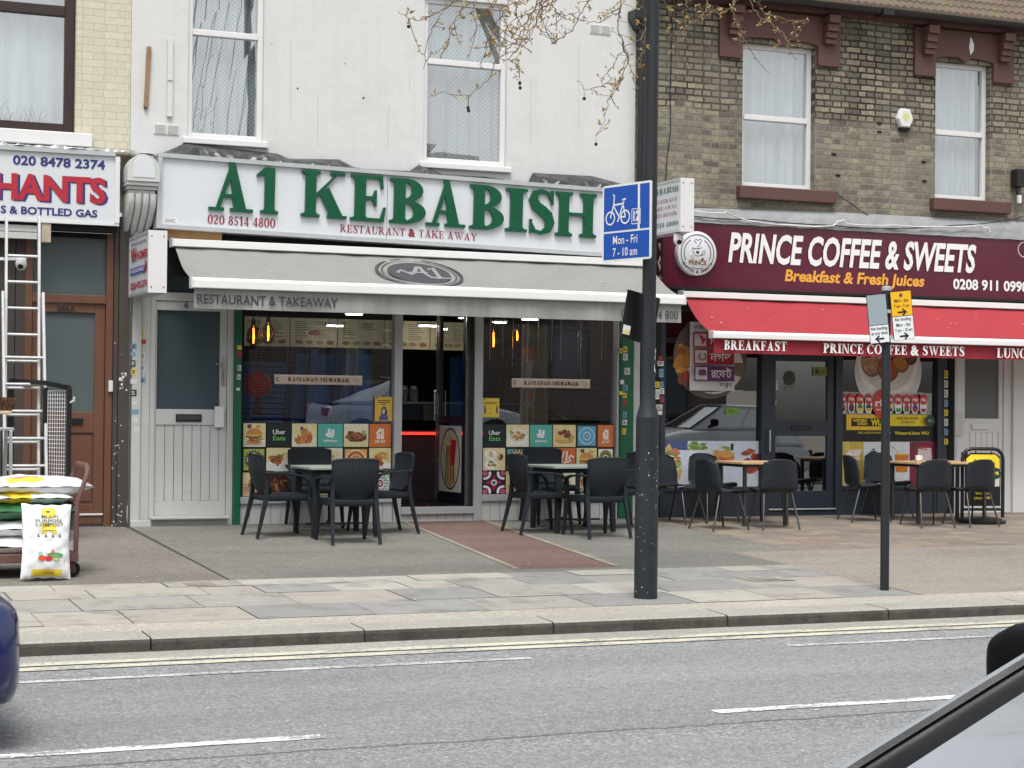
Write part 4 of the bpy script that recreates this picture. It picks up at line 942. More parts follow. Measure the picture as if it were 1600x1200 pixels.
def a1logo(mb, y0, z0, y1, z1):
    q = at(657, 421, -.8); Vv = Vector((0, y0-y1, z0-z1)); L = Vv.length; Vv /= L
    c = Vector((q.x, (y0+y1)/2+.02, (z0+z1)/2-.018)); n = Vector((1, 0, 0)).cross(Vv); c += n*.012
    def D(ps, m, h=0.): mb.put(ps, c+n*h, (1, 0, 0), Vv, m)
    D(ring(0, 0, .50, .035, 40, ry=.40), M_logo); D(ring(0, 0, .43, .014, 40, 0, 360, ry=.345), M_logo); D([ell(0, 0, .36, .29, 36)], M_logo)
    D(line2([(-.26, -.02), (-.2, .06), (-.1, -.06), (-.06, .0), (.02, .17), (.05, .17), (.06, -.02), (.10, -.12), (.2, -.14)], .045), M_canv, .004); D(line2([(-.12, .0), (.1, .02)], .035), M_canv, .004)
    D(line2([(.13, .10), (.2, .16), (.2, -.12)], .05), M_canv, .004); D(line2([(.1, -.13), (.32, -.13)], .03), M_canv, .004)
zc1, zc0 = at(682, 391, -.42).z, at(682, 402, -.42).z
awning('grey canvas awning with dark oval emblem over the restaurant front', 4.22, 9.86, -.36, zc0, zc1, -1.2, at(682, 447, -1.2).z, at(682, 463, -1.2).z, at(682, 493, -1.2).z, M_canv, M_val,
       [(sans('RESTAURANT & TAKEAWAY', .012), 307, 474, 527, 481, 14.5, M_greyt), (sans('020 8514 4 800', .0), 969, 497, 1058, 499, 13, M_greyt)], a1logo)
zc1, zc0 = at(1360, 466, -.24).z, at(1360, 475, -.24).z
xl = at(1113, 524, -.95).x
awning('red canvas awning with white lettering in front of the coffee shop', xl, 17.4, -.24, zc0, zc1, -.95, at(1360, 524, -.95).z, at(1360, 535, -.95).z, at(1360, 557, -.95).z, M_redc, M_redv,
       [(serif('BREAKFAST', .24, .08), 1130, 546, 1228, 549, 15, M_whitet), (serif('PRINCE COFFEE & SWEETS', .24, .08), 1285, 551, 1505, 557, 15, M_whitet), (serif('LUNCH', .24, .08), 1556, 558, 1616, 561, 15, M_whitet)])
# flashing and dark gap fills belong to their buildings
def crinkle(top, zb, yb, name, bld, mat, ytop=-.03, n=220, amp=.02):
    P = [at(a, b, ytop) for a, b in top]
    def prof(x):
        for p, q in zip(P, P[1:]):
            if p.x <= x <= q.x: return p.z+(q.z-p.z)*(x-p.x)/(q.x-p.x)
        return P[0].z if x < P[0].x else P[-1].z
    mb = MB(); rg = random.Random(5)
    ph = [rg.random()*6 for _ in range(8)]
    def fn(u, v):
        x = P[0].x+(P[-1].x-P[0].x)*u; zt = prof(x); z_b = zb(x) if callable(zb) else zb
        w = amp*(math.sin(x*11+ph[0]+v*5)+.7*math.sin(x*23+ph[1]-v*7)+.5*math.sin(x*47+ph[2]+v*3))*math.sin(math.pi*min(1, v+.15))
        return (x, yb+(ytop-yb)*v**1.5-w*.8, z_b+(zt-z_b)*v+w*.5)
    mb.grid(fn, n, 8, mat); return mb.build(name, bld, smooth=35)
M_plas = mk('grey plastic sheeting', (44, 46, 49), .32, .3, 4., .4, 12.)
crinkle([(236, 246), (275, 230), (290, 223), (434, 240), (452, 248), (530, 249), (556, 263), (640, 267), (655, 257), (690, 272), (760, 276), (800, 283), (826, 284), (832, 270), (925, 275), (990, 292)], lambda x: O.z+SH_*.99+(x-O.x)*uz/ux, -.31, 'flashing', b2, M_plas)
M_foil = mk('silver foil flashing', (176, 178, 178), .3, .3, 6., .8, 14., met=.5)
crinkle([(-330, 210), (0, 226), (100, 229), (205, 235), (235, 246)], at(100, 240, YL).z+.05, YL-.03, 'flashing', b1, M_foil, ytop=-.02)
M_led = mk('grey lead apron', (134, 136, 138), .55, .2, 4., .4, 10., dirt=((80, 80, 80), 5., .62, .5))
crinkle([(1034, 318), (1085, 325), (1300, 331), (1600, 347), (1860, 360)], at(1300, 358, YC).z-.01, YC-.02, 'flashing', b3, M_led, ytop=-.01, amp=.008)
MB().box(XA+.2, XB-.02, -.14, -.002, 2.70, 3.29, M_black).box(at(256, 370, -.2).x, at(345, 370, -.2).x, -.25, -.141, at(300, 378, -.2).z, at(300, 358, -.2).z, mk('raw timber', (150, 116, 72), .8, .2, 6.)).build('dark_gap_fill', b2)  # black box paints the shade of the gap; the raw timber is solid
MB().box(VX[0][0]-.16, 18, -.16, -.002, FZ+.002, 2.86, M_black).build('dark_gap_fill', b3)
MB().box(-2.4, dx1, -.20, -.002, 3.12, 3.34, M_black).build('dark_gap_fill', b1)

x0, x1, z0, z1 = rc(-60, 347, 58, 374, -.22); MB().box(x0, x1, -.215, -.203, z0, (z0+z1)/2-.003, M_grey).box(x0, x1, -.215, -.203, (z0+z1)/2+.003, z1, M_grey).build('support_board', b1, bevel=.004)
x0, x1, z0, z1 = rc(65, 348, 79, 379, -.22); MB().box(x0, x1, -.24, -.12, z0, z1, mk('pale raw timber', (176, 164, 146), .8, .15, 6.)).build('timber_block', b1, bevel=.004)
# white scrolled console bracket between the two fascias
cb = thing('console_bracket', 'white painted scrolled console bracket between the two white fascias', 'bracket', (3.93, -.1, 3.1))
q0, q1 = at(193, 300, -.2), at(243, 300, -.2); xc = (q0.x+q1.x)/2; hw = (q1.x-q0.x)/2
zt, zm, zl = at(218, 243, -.3).z, at(218, 285, -.3).z, at(218, 370, -.15).z
mb = MB(); arch = [(-hw, 0), (hw, 0)] + [(hw*math.cos(R(t)), (zt-zm)-hw*.95+hw*.95*math.sin(R(t))) for t in range(0, 181, 15)]
mb.prism(arch, (xc, -.42, zm), (1, 0, 0), (0, 0, 1), .42, M_grey); mb.prism([(a*.68, b*.8+.04) for a, b in arch], (xc, -.426, zm), (1, 0, 0), (0, 0, 1), .006, M_signw)
for i, (d, s) in enumerate(((.40, .98), (.36, .9), (.33, .82))): mb.box(xc-hw*s, xc+hw*s, -d, 0, zm-.04*(i+1), zm-.04*i-.003, M_grey)
mb.build('head', cb, bevel=.008)
mb = MB(); zz = zm-.125
for i in range(4):
    x0 = xc-hw*.9+i*hw*.45; rings = []
    for k in range(13):
        v = k/12; z = zz+(zl-zz)*v; y = -.32*(1-v)**.8-.03-.05*math.sin(v*math.pi*1.6)
        w = hw*.215*(1-.1*v)
        rings.append([(x0+hw*.22+w*math.cos(R(t)), y-.035*math.sin(R(t)) if t <= 180 else y, z) for t in range(0, 181, 20)] + [(x0+hw*.22-w, 0, z), (x0+hw*.22+w, 0, z)])
    mb.loft(rings, M_grey)
mb.build('fluted_scroll', cb, smooth=40)

# ================================================================== WALL FITTINGS
def vent(px, py, label, Y=-.006):
    p = at(px, py, Y); mb = MB(); w, h = .135, .055
    for s in (-1, 1):
        c = p.x+s*.07
        mb.box(c-.066, c+.066, Y-.004, 0, p.z-h, p.z+h, M_upvc)
        for i in range(7): mb.box(c-.056, c+.056, Y-.009, Y-.0042, p.z-h+.012+i*.0135, p.z-h+.019+i*.0135, M_grey)
    tag(mb.build('air_vent'), label, 'vent')
vent(260, 202, 'white louvred air vent low on the render below the battens'); vent(938, 46, 'white louvred air vent near the downpipe high on the render')
M_wood = mk('weathered wood', (140, 112, 88), .8, .25, 12., .3, 40.)
a, b = at(233, 73, -.02), at(228, 167, -.02)
tag(MB().bar(a, b, .045, .03, M_wood, (0, 1, 0)).box(b.x-.02, b.x+.015, -.034, -.006, b.z-.02, b.z, M_dkboard).build('timber_batten'), 'bare brown timber batten fixed upright on the white render', 'batten')
a, b = at(266, 61, -.02), at(265, 182, -.02)
tag(MB().bar(a, b, .055, .03, M_white, (0, 1, 0)).box(a.x-.03, a.x+.03, -.045, -.034, (a.z+b.z)/2-.03, (a.z+b.z)/2, M_white).build('timber_batten'), 'white painted batten right of the bare brown one', 'batten')
dp = thing('downpipe', 'black rainwater pipe with hopper running down between white and brick walls', 'pipe', (XB, -.08, 3.4))
MB().tube([(XB+.03, -.09, 6.6), (XB+.03, -.09, 3.45)], .05, M_letter, 12).build('pipe', dp, smooth=40)
mb = MB(); z = at(990, 30, -.1).z; mb.loft([[(XB-.12, -.2, z+.1), (XB+.12, -.2, z+.1), (XB+.12, -.01, z+.1), (XB-.12, -.01, z+.1)], [(XB-.12, -.2, z), (XB+.12, -.2, z), (XB+.12, -.01, z), (XB-.12, -.01, z)], [(XB-.04, -.13, z-.12), (XB+.08, -.13, z-.12), (XB+.08, -.01, z-.12), (XB-.04, -.01, z-.12)]][::-1], M_letter)
mb.build('hopper', dp); mb = MB(); mb.tube([(XB+.15, -.05, 6.6), (XB+.15, -.05, 3.45)], .03, M_letter, 10); mb.build('second_pipe', dp, smooth=40)
def alarm(px, py, label):
    p = at(px, py, -.05); mb = MB()
    hexa = [(-.12, .0), (-.07, -.11), (.07, -.11), (.12, .0), (.07, .13), (-.07, .13)]
    mb.loft([[(p.x+a*s, -.002-d, p.z+b*s) for a, b in hexa] for s, d in ((1, 0), (1, .05), (.88, .075))][::1], M_upvc)
    mb.poly([(p.x+a*.45, -.078, p.z+.02+b*.5) for a, b in ell(0, 0, .11, .11, 12)], flat('alarm emblem', (196, 202, 130)))
    mb.loft([[(p.x+a, y, p.z+b) for a, b in ((-.06, -.15), (.06, -.15), (.075, -.112), (-.075, -.112))] for y in (-.06, -.005)], M_black)
    tag(mb.build('alarm_box', bevel=.006), label, 'alarm')
alarm(1414, 186, 'white hexagonal alarm box on the brick wall between windows')
p = at(1592, 285, -.1); mb = MB(); mb.box(p.x-.07, p.x+.09, -.16, -.02, p.z-.06, p.z+.17, M_letter); mb.tube([(p.x, -.09, p.z-.06), (p.x-.01, -.10, p.z-.16)], .03, M_letter); mb.box(p.x-.03, p.x+.02, -.14, -.09, p.z-.28, p.z-.17, M_upvc)
tag(mb.build('wall_light', bevel=.01), 'black boxed wall lamp at the right edge of the brick wall', 'lamp')
def cctv(p, label, base):
    t = thing('security_camera', label, 'camera', p); p = Vector(p)
    mb = MB(); mb.lathe([(.055, 0), (.055, .035), (.045, .045), (.02, .047)], p+Vector((0, 0, .02)), M_upvc, 16); mb.lathe([(.01, -.07), (.035, -.06), (.055, -.03), (.06, .0), (.055, .02)], p, M_upvc, 16); mb.build('housing', t, smooth=50)
    mb = MB(); mb.lathe([(.03, .0), (.026, .02), (.005, .026)], p+Vector((-.01, -.035, -.03)), M_black, 14, 'y'); mb.build('lens', t, smooth=50)
    MB().bar(p+Vector(base), p+Vector((0, 0, .05)), .03, .03, M_upvc).build('bracket', t)
cctv(at(1060, 374, -.95), 'white dome camera hanging under the A1 box sign', (0, .0, .16))
cctv(at(33, 412, -.35), 'white dome camera behind the ladder by the brown door frame', (-.35, .2, .05))
# cables along the coffee shop fascia
M_cabw = flat('white cable', (206, 206, 202), .5); M_cabb = flat('black cable', (30, 30, 32), .5)
def cable(pts, Y, r, m, label):
    P = [at(a, b, Y) for a, b in pts]; S = []
    for i in range(len(P)-1):
        for k in range(6):
            u = k/6; p = P[i].lerp(P[i+1], u); p.z -= .012*math.sin(math.pi*u); p.y += .004*math.sin(k+i); S.append(p)
    S.append(P[-1]); tag(MB().tube(S, r, m, 6).build('cable', smooth=60), label, 'cable')
cable([(1085, 329), (1125, 333), (1135, 331), (1170, 345), (1240, 352), (1300, 353), (1310, 345), (1318, 343), (1324, 350), (1400, 352), (1465, 354), (1530, 352), (1545, 356), (1548, 363)], -.21, .009, M_cabw, 'white cable looping along the top of the maroon fascia')
cable([(1085, 338), (1180, 343), (1300, 352), (1390, 357), (1490, 352), (1560, 346), (1598, 338)], -.20, .007, M_cabb, 'black cable running along the grey apron above maroon fascia')
cable([(1303, 298), (1330, 318), (1360, 338), (1378, 348)], -.03, .006, M_cabb, 'thin black cable hanging diagonally from the brick wall')
cable([(1051, 0), (1050, 60), (1047, 140), (1048, 200), (1042, 250), (1040, 285)], -.02, .006, M_cabb, 'thin dark cable hanging straight down the brickwork beside the post')
cable([(1030, 380), (1034, 395), (1029, 410), (1033, 425), (1030, 441)], -.1, .012, M_cabw, 'bundle of pale wiring beside the left end of maroon fascia')

# ================================================================== STREET FURNITURE
M_post = mk('black post paint', (28, 33, 38), .5, .15, 3., .12, 40., dirt=((150, 148, 142), 9., .76, .8))
bx, by = 6.772, -6.42; bz = gz(by)
lp = thing('lamp_post', 'tall black lamp post with thick peeling base standing on the pavement', 'lamp post', (bx, by, bz))
zt = at(1010, 648, by).z
lean = .0035
def lpc(z): return (bx+(z-bz)*lean, by, z)
mb = MB(); mb.tube([lpc(bz-.02), lpc(bz+.012), lpc(zt-.02)], [.097, .095, .094], M_post, 28); mb.build('base_section', lp, smooth=40)
mb = MB(); mb.tube([lpc(zt-.02), lpc(zt+.10), lpc(zt+.35), lpc(8.4)], [.094, .060, .057, .052], M_post, 28); mb.build('column', lp, smooth=40)
mb = MB(); mb.tube([lpc(8.4), (bx+.03, by-.5, 8.9), (bx+.03, by-1.4, 9.05)], .03, M_post, 10); mb.build('arm', lp, smooth=40)
mb = MB(); mb.loft([[(bx+.03+a*s, y, 9.05+b*s) for a, b in ((-.12, 0), (-.08, -.08), (.08, -.08), (.12, 0), (.06, .06), (-.06, .06))] for y, s in ((-7.75, .6), (-8.0, 1), (-8.4, .7))], M_alu); mb.build('lantern', lp)
mb = MB()
rg = random.Random(11)
for i in range(46):                                   # chips in the paint and old sticker scraps
    z = bz + rg.choice([rg.uniform(.05, .5), rg.uniform(0, 1.5), rg.gauss(1.0, .1), rg.gauss(.75, .2)]); a = R(rg.uniform(190, 350)); s = rg.choice([.002, .003, .003, .005]); r = .0965
    if not bz+.04 < z < zt-.05: continue
    c = Vector(lpc(z)); u = Vector((-math.sin(a), math.cos(a), 0)); n = Vector((math.cos(a), math.sin(a), 0))
    mb.poly([c+n*r+u*s*math.cos(t)*.8+Vector((0, 0, s*1.3*math.sin(t))) for t in (0, .9, 2.1, 3.2, 4.3, 5.3)], M_upvc)
for i in range(9):
    z = zt+.12+rg.uniform(.0, .45); a = R(rg.uniform(285, 330)); c = Vector(lpc(z)); n = Vector((math.cos(a), math.sin(a), 0)); u = Vector((-n.y, n.x, 0)); s = rg.uniform(.006, .016)
    mb.poly([c+n*.062+u*s*.6*math.cos(t)+Vector((0, 0, s*1.8*math.sin(t))) for t in (0, 1.3, 2.3, 3.5, 4.6)], M_upvc)
mb.build('paint_chips', lp)
M_blue = mk('blue sign', (0, 74, 168), .35, .04, 2.)
# blue cycle lane plate, set across the pavement to face the traffic
ct = lthing('cycle_lane_sign', 'blue cycle lane plate with white bicycle reading Mon - Fri 7 - 10 am', 'sign')
far, near = Vector((6.50, -6.14, 0)), Vector((6.66, -6.70, 0)); Lp = (near-far).length
zb, ztp = (at(985, 407, -6.45).z), (at(985, 286, -6.45).z); Hp = ztp-zb
mb = MB(); rr = .02
def rrect(w, h, r): return [(cx+r*math.cos(R(t)), cy+r*math.sin(R(t))) for cx, cy, t0 in ((w-r, r, 270), (w-r, h-r, 0), (r, h-r, 90), (r, r, 180)) for t in (t0, t0+30, t0+60, t0+90)]
mb.prism(rrect(Lp, Hp, .02), (0, -.012, 0), (1, 0, 0), (0, 0, 1), .004, M_whitet)
mb.prism(rrect(Lp, Hp, .02), (0, -.0078, 0), (1, 0, 0), (0, 0, 1), .008, M_alu)
b = .018; zs = Hp*.385
def bl(x0, x1, z0, z1): mb.poly([(x0, -.0135, z0), (x1, -.0135, z0), (x1, -.0135, z1), (x0, -.0135, z1)], M_blue)
bl(b, Lp*.73, zs+.008, Hp-b); bl(Lp*.775, Lp-b, zs+.008, Hp-b); bl(b, Lp-b, b, zs-.008)
def W(ps, m=M_whitet, l=.0142): mb.put(ps, (0, -l, 0), (1, 0, 0), (0, 0, 1), m)
def sc2(ps, k, dx, dz): return [[(a*k+dx, b_*k+dz) for a, b_ in p] for p in ps]
cyx, cyz, k = Lp*.07, zs+.05, Lp*.50
W(sc2(ring(.2, .22, .2, .045, 24), k, cyx, cyz)); W(sc2(ring(.82, .22, .2, .045, 24), k, cyx, cyz))
for ln in ([(.2, .22), (.34, .62)], [(.34, .62), (.36, .84), (.30, .88)], [(.34, .58), (.72, .60)], [(.34, .54), (.56, .24)], [(.56, .24), (.76, .66)], [(.72, .58), (.82, .22)], [(.56, .24), (.82, .22)], [(.68, .70), (.84, .72)], [(.50, .10), (.62, .34)]): W(sc2(line2(ln, .045), k, cyx, cyz))
W(sc2(fit(sans('12', .04), .07, .075), 1, Lp*.645, zs+.075)); 
fx0, fz0, fx1, fz1 = Lp*.615, zs+.05, Lp*.615+.10, zs+.17
for p, q in (((fx0, fz0), (fx1, fz0)), ((fx1, fz0), (fx1, fz1)), ((fx1, fz1), (fx0, fz1)), ((fx0, fz1), (fx0, fz0))): W(line2([p, q], .006))
W(sc2(fit(sans('Mon - Fri', .012), Lp*.50, Hp*.105), 1, Lp*.23, zs*.58)); W(sc2(fit(sans('7 - 10 am', .012), Lp*.50, Hp*.105), 1, Lp*.23, zs*.17))
mb.build('plate', ct)
mb = MB()
for zz in (Hp*.25, Hp*.75): mb.box(Lp*.35, Lp*.75, .001, .03, zz-.02, zz+.02, M_alu); mb.box(Lp*.5-.08, Lp*.5+.08, .03, .20, zz-.015, zz+.015, M_letter)
mb.build('fixing_rail', ct)
place(ct, (far.x, far.y, zb), (0, 0, math.atan2((near-far).y, (near-far).x)))
# back of a second plate on the far side of the post
bs = lthing('sign_back', 'dark back of a tilted sign plate with small label clamped to post', 'sign')
mb = MB(); mb.box(-.18, .15, 0, .012, -.20, .20, M_letter)
mb.build('plate', bs, bevel=.004)
MB().box(-.165, -.095, -.003, -.0005, -.165, -.09, M_upvc).box(-.165, -.095, -.0035, -.003, -.165, -.13, flat('pale yellow label', (214, 198, 130))).build('label', bs)
q = at(1003, 497, by+.11); place(bs, (q.x, by+.11, q.z), (0, R(11), R(8)))
# no-loading post
px, py = 9.047, -6.444
np_ = thing('parking_sign_post', 'slim dark post carrying tilted grey, yellow and white no loading plates', 'sign post', (px, py, gz(py)))
mb = MB(); ztop = at(1378, 453, py).z
mb.tube([(px, py, gz(py)-.02), (px, py, ztop)], .038, M_post, 20); mb.build('pole', np_, smooth=40)
mb = MB(); mb.lathe([(.041, 0), (.041, .03), (.03, .038), (.001, .04)], (px, py, ztop-.005), M_alu, 20); mb.build('cap', np_, smooth=40)
def plate(c, w, h, segs, rot):
    mb = MB(); cx, cz = c; cr, sr = math.cos(rot), math.sin(rot)
    def T(x, z, y): return (cx+x*cr-z*sr, y, cz+x*sr+z*cr)
    Y = py-.06
    mb.prism([(a-w/2, b-h/2) for a, b in rrect(w, h, .01)], T(0, 0, Y+.0), (cr, 0, sr), (-sr, 0, cr), .004, M_letter)
    for (z0, z1, m) in segs: mb.poly([T(-w/2+.004, -h/2+z0*h+.003, Y-.001), T(w/2-.004, -h/2+z0*h+.003, Y-.001), T(w/2-.004, -h/2+z1*h-.003, Y-.001), T(-w/2+.004, -h/2+z1*h-.003, Y-.001)], m)
    def tx(ps, z, hh, ww):
        g = fit(ps, ww, hh); mb.put(g, T(-ww/2, -h/2+z*h, Y-.002), (cr, 0, sr), (-sr, 0, cr), M_blackt)
    def arrow(z, d):
        s = .035
        g = line2([(-s*1.3, 0), (s*1.1, 0)], .016)+line2([(s*.1, s*.75), (s*1.2, 0), (s*.1, -s*.75)], .016)
        if d < 0: g = [[(-a, b) for a, b in p][::-1] for p in g]
        mb.put(g, T(0, -h/2+z*h, Y-.002), (cr, 0, sr), (-sr, 0, cr), M_blackt)
    return mb, tx, arrow, T, Y
M_ylw = flat('yellow parking plate', (232, 178, 22)); M_gpl = flat('bare grey plate', (146, 160, 166)); M_wpl = flat('white parking plate', (222, 226, 228))
rt = R(-6)
c1, c2 = at(1372, 498, py-.06), at(1410, 493, py-.06)
mb, tx, ar, T, Y = plate((c1.x-.0, c1.z), .198, .415, ((0, .37, M_wpl), (.37, 1., M_gpl)), -rt*.0+R(6.5)); tx(sans('No loading', .01), .275, .026, .165); tx(sans('at any time', .01), .175, .026, .165); ar(.085, -1); mb.build('sign_plate', np_)
mb, tx, ar, T, Y = plate((c2.x+.0, c2.z), .215, .42, ((0, .49, M_wpl), (.49, 1., M_ylw)), R(6.5)); tx(sans('Mon - Sat', .01), .78, .026, .14); tx(sans('7 am - 7 pm', .01), .67, .026, .155); ar(.57, 1)
mb.put([ell(0, 0, .017, .017, 16)], T(0, .175, Y-.002), (1, 0, 0), (0, 0, 1), flat('plum disc', (92, 60, 92)))
tx(sans('No loading', .01), .40, .026, .165); tx(sans('Mon - Sat', .01), .285, .026, .145); tx(sans('7 am - 10 am', .01), .175, .026, .175); ar(.08, 1); mb.build('sign_plate', np_)
for z in (ztop-.2, ztop-.42): MB().box(px-.15, px+.15, py-.056, py-.036, z, z+.03, M_alu).build('bracket', np_)

# ---------------------------------------------------------------- chairs and tables
M_rat = mk('charcoal woven plastic', (33, 38, 43), .6, .10, 6., spec=.22)
def rattan():
    m, t, b = nodes('charcoal rattan weave'); v = coords(t)
    w = N(t, 'ShaderNodeTexWave', wave_type='BANDS', bands_direction='X'); w.inputs['Scale'].default_value = 13; w.inputs['Distortion'].default_value = .4; t.links.new(v, w.inputs['Vector'])
    w2 = N(t, 'ShaderNodeTexWave', wave_type='BANDS', bands_direction='Z'); w2.inputs['Scale'].default_value = 24; t.links.new(v, w2.inputs['Vector'])
    h = N(t, 'ShaderNodeMath', operation='MULTIPLY'); t.links.new(w.outputs['Fac'], h.inputs[0]); t.links.new(w2.outputs['Fac'], h.inputs[1])
    c = ramp(t, w.outputs['Fac'], [(.1, lin((29, 33, 37))), (.7, lin((41, 46, 52)))])
    t.links.new(c, b.inputs['Base Color']); b.inputs['Roughness'].default_value = .6; b.inputs['Specular IOR Level'].default_value = .22; bump(t, b, h.outputs[0], .5, .004); return m
M_weave = rattan()
def weave_chair():
    t = thing('woven_armchair', '', 'chair')
    mb = MB()                                          # backrest: curved, narrower and rounded at the foot, leaning back (rear is -y)
    def bk(u, v, o=0.):
        w = .215+.018*v; x = (2*u-1)*w*(1 if v > .18 else .80+.20*math.sin(v/.18*math.pi/2)); z = .46+.365*v+(.02*(1-abs(2*u-1)**4) if v > .9 else 0)
        return (x, -.215-.085*v+.045*(abs(2*u-1)**2)-.03*math.sin(v*3)+o, z)
    nu, nv = 16, 12
    fr = [[bk(i/nu, j/nv) for i in range(nu+1)] for j in range(nv+1)]
    mb.grid(lambda u, v: bk(u, v, .012), nu, nv, M_weave); mb.add([bk(i/nu, j/nv, -.012) for j in range(nv+1) for i in range(nu+1)], [(j*(nu+1)+i, (j+1)*(nu+1)+i, (j+1)*(nu+1)+i+1, j*(nu+1)+i+1) for j in range(nv) for i in range(nu)], M_weave)
    edge = [(0, j/nv) for j in range(nv+1)]+[(i/nu, 1) for i in range(1, nu+1)]+[(1, 1-j/nv) for j in range(1, nv+1)]+[(1-i/nu, 0) for i in range(1, nu)]
    mb.tube([bk(a, b) for a, b in edge]+[bk(0, 0)], .016, M_rat, 6)
    mb.build('backrest', t, smooth=50)
    mb = MB(); mb.grid(lambda u, v: ((2*u-1)*(.235-.015*v if v > 0 else .23), -.22+.46*(1-v), .445-.012*math.sin(math.pi*u)*math.sin(math.pi*v)), 12, 12, M_weave)
    sq = [(-.235, .24), (.235, .24), (.22, -.225), (-.22, -.225)]
    mb.loft([[(a*k, b*k, z) for a, b in sq] for k, z in ((1.0, .444), (1.03, .43), (1.02, .39), (.98, .375))][::-1], M_rat)
    mb.build('seat', t, smooth=50, bevel=.008)
    for s in (-1, 1):
        mb = MB(); mb.loft([[(s*x+a*w, y+b*w*.8, z) for a, b in ((-.5, -.5), (.5, -.5), (.5, .5), (-.5, .5))] for x, y, z, w in ((.255, .285, 0, .032), (.245, .262, .2, .042), (.235, .235, .40, .058), (.225, .225, .44, .05))], M_rat)
        mb.build('leg', t, bevel=.006)
        mb = MB(); mb.loft([[(s*x+a*w, y+b*w, z) for a, b in ((-.5, -.5), (.5, -.5), (.5, .5), (-.5, .5))] for x, y, z, w in ((.245, -.325, 0, .030), (.235, -.275, .2, .038), (.225, -.225, .42, .046), (.222, -.222, .55, .036), (.222, -.24, .68, .028))], M_rat)
        mb.build('leg', t, bevel=.006)
        mb = MB(); P = [(s*.235, -.245, .66), (s*.272, -.16, .665), (s*.292, .02, .655), (s*.288, .14, .63), (s*.270, .215, .57), (s*.248, .235, .42)]
        rs = []
        for i, p in enumerate(P):
            w = (.02, .024, .026, .026, .022, .018)[i]; h = .011 if i < 4 else .013
            d = Vector(P[min(i+1, 5)])-Vector(P[max(i-1, 0)]); d.normalize(); sx = Vector((1, 0, 0)); sz = sx.cross(d).normalized()
            rs.append([Vector(p)+sx*a*w+sz*b*h for a, b in ((-1, -1), (1, -1), (1, 1), (-1, 1))])
        mb.loft(rs, M_rat); mb.build('armrest', t, bevel=.006)
    return t
def set_at(o, x, y, face, label, group=None):          # face: angle in degrees of the sitter's view, 90 = towards the shop
    o.location = (x, y, gz(y)); o.rotation_euler = (math.atan(GS) if False else 0, 0, R(face-90)); o['label'] = label
    if group: o['group'] = group
G1 = 'charcoal woven armchairs outside the restaurant'
wc = weave_chair()
spots = [(5.14, -1.30, 4, 'charcoal woven armchair seen side on at the left end of left table'), (5.66, -1.98, 88, 'charcoal woven armchair with its back to the street at left table'),
         (6.30, -1.14, 184, 'charcoal woven armchair side on between left table and open doorway'), (5.77, -.42, 266, 'charcoal woven armchair facing the street behind left table'),
         (8.00, -1.42, 2, 'charcoal woven armchair side on at the left end of right table'), (8.46, -1.92, 92, 'charcoal woven armchair with its back to the street at right table'),
         (8.58, -.42, 268, 'charcoal woven armchair facing the street behind right table'), (9.10, -1.10, 182, 'charcoal woven armchair half hidden behind the black lamp post')]
for i, s in enumerate(spots): set_at(wc if i == 0 else copy_tree(wc), *s, G1)
M_ttop = mk('dull green grey table top', (136, 146, 136), .45, .06, 2.)
def plastic_table():
    t = thing('square_table', '', 'table'); h = .40
    mb = MB(); mb.prism([(a-h, b-h) for a, b in rrect(2*h, 2*h, .05)], (0, 0, .72), (1, 0, 0), (0, 1, 0), .028, M_ttop); mb.build('tabletop', t, bevel=.005)
    MB().box(-.34, .34, -.34, .34, .645, .690, M_rat).build('apron', t, bevel=.01)
    for sx in (-1, 1):
        for sy in (-1, 1):
            mb = MB(); mb.loft([[(sx*x+a*w, sy*x+b*w, z) for a, b in ((-.5, -.5), (.5, -.5), (.5, .5), (-.5, .5))] for x, z, w in ((.335, 0, .05), (.325, .35, .062), (.315, .66, .075))], M_rat); mb.build('leg', t, bevel=.008)
    MB().tube([(-.33, 0, .12), (.33, 0, .12)], .01, M_rat, 8).tube([(0, -.33, .12), (0, .33, .12)], .01, M_rat, 8).build('brace', t)
    return t
tb = plastic_table()
set_at(tb, 5.76, -1.24, 90, 'square green grey table left of the open doorway'); set_at(copy_tree(tb), 8.50, -1.22, 90, 'square green grey table right of the open doorway')
M_shell = mk('charcoal plastic shell', (38, 43, 50), .45, .08, 4., spec=.3); M_steel = mk('grey tubular steel', (76, 76, 75), .4, .08, 4., met=.6)
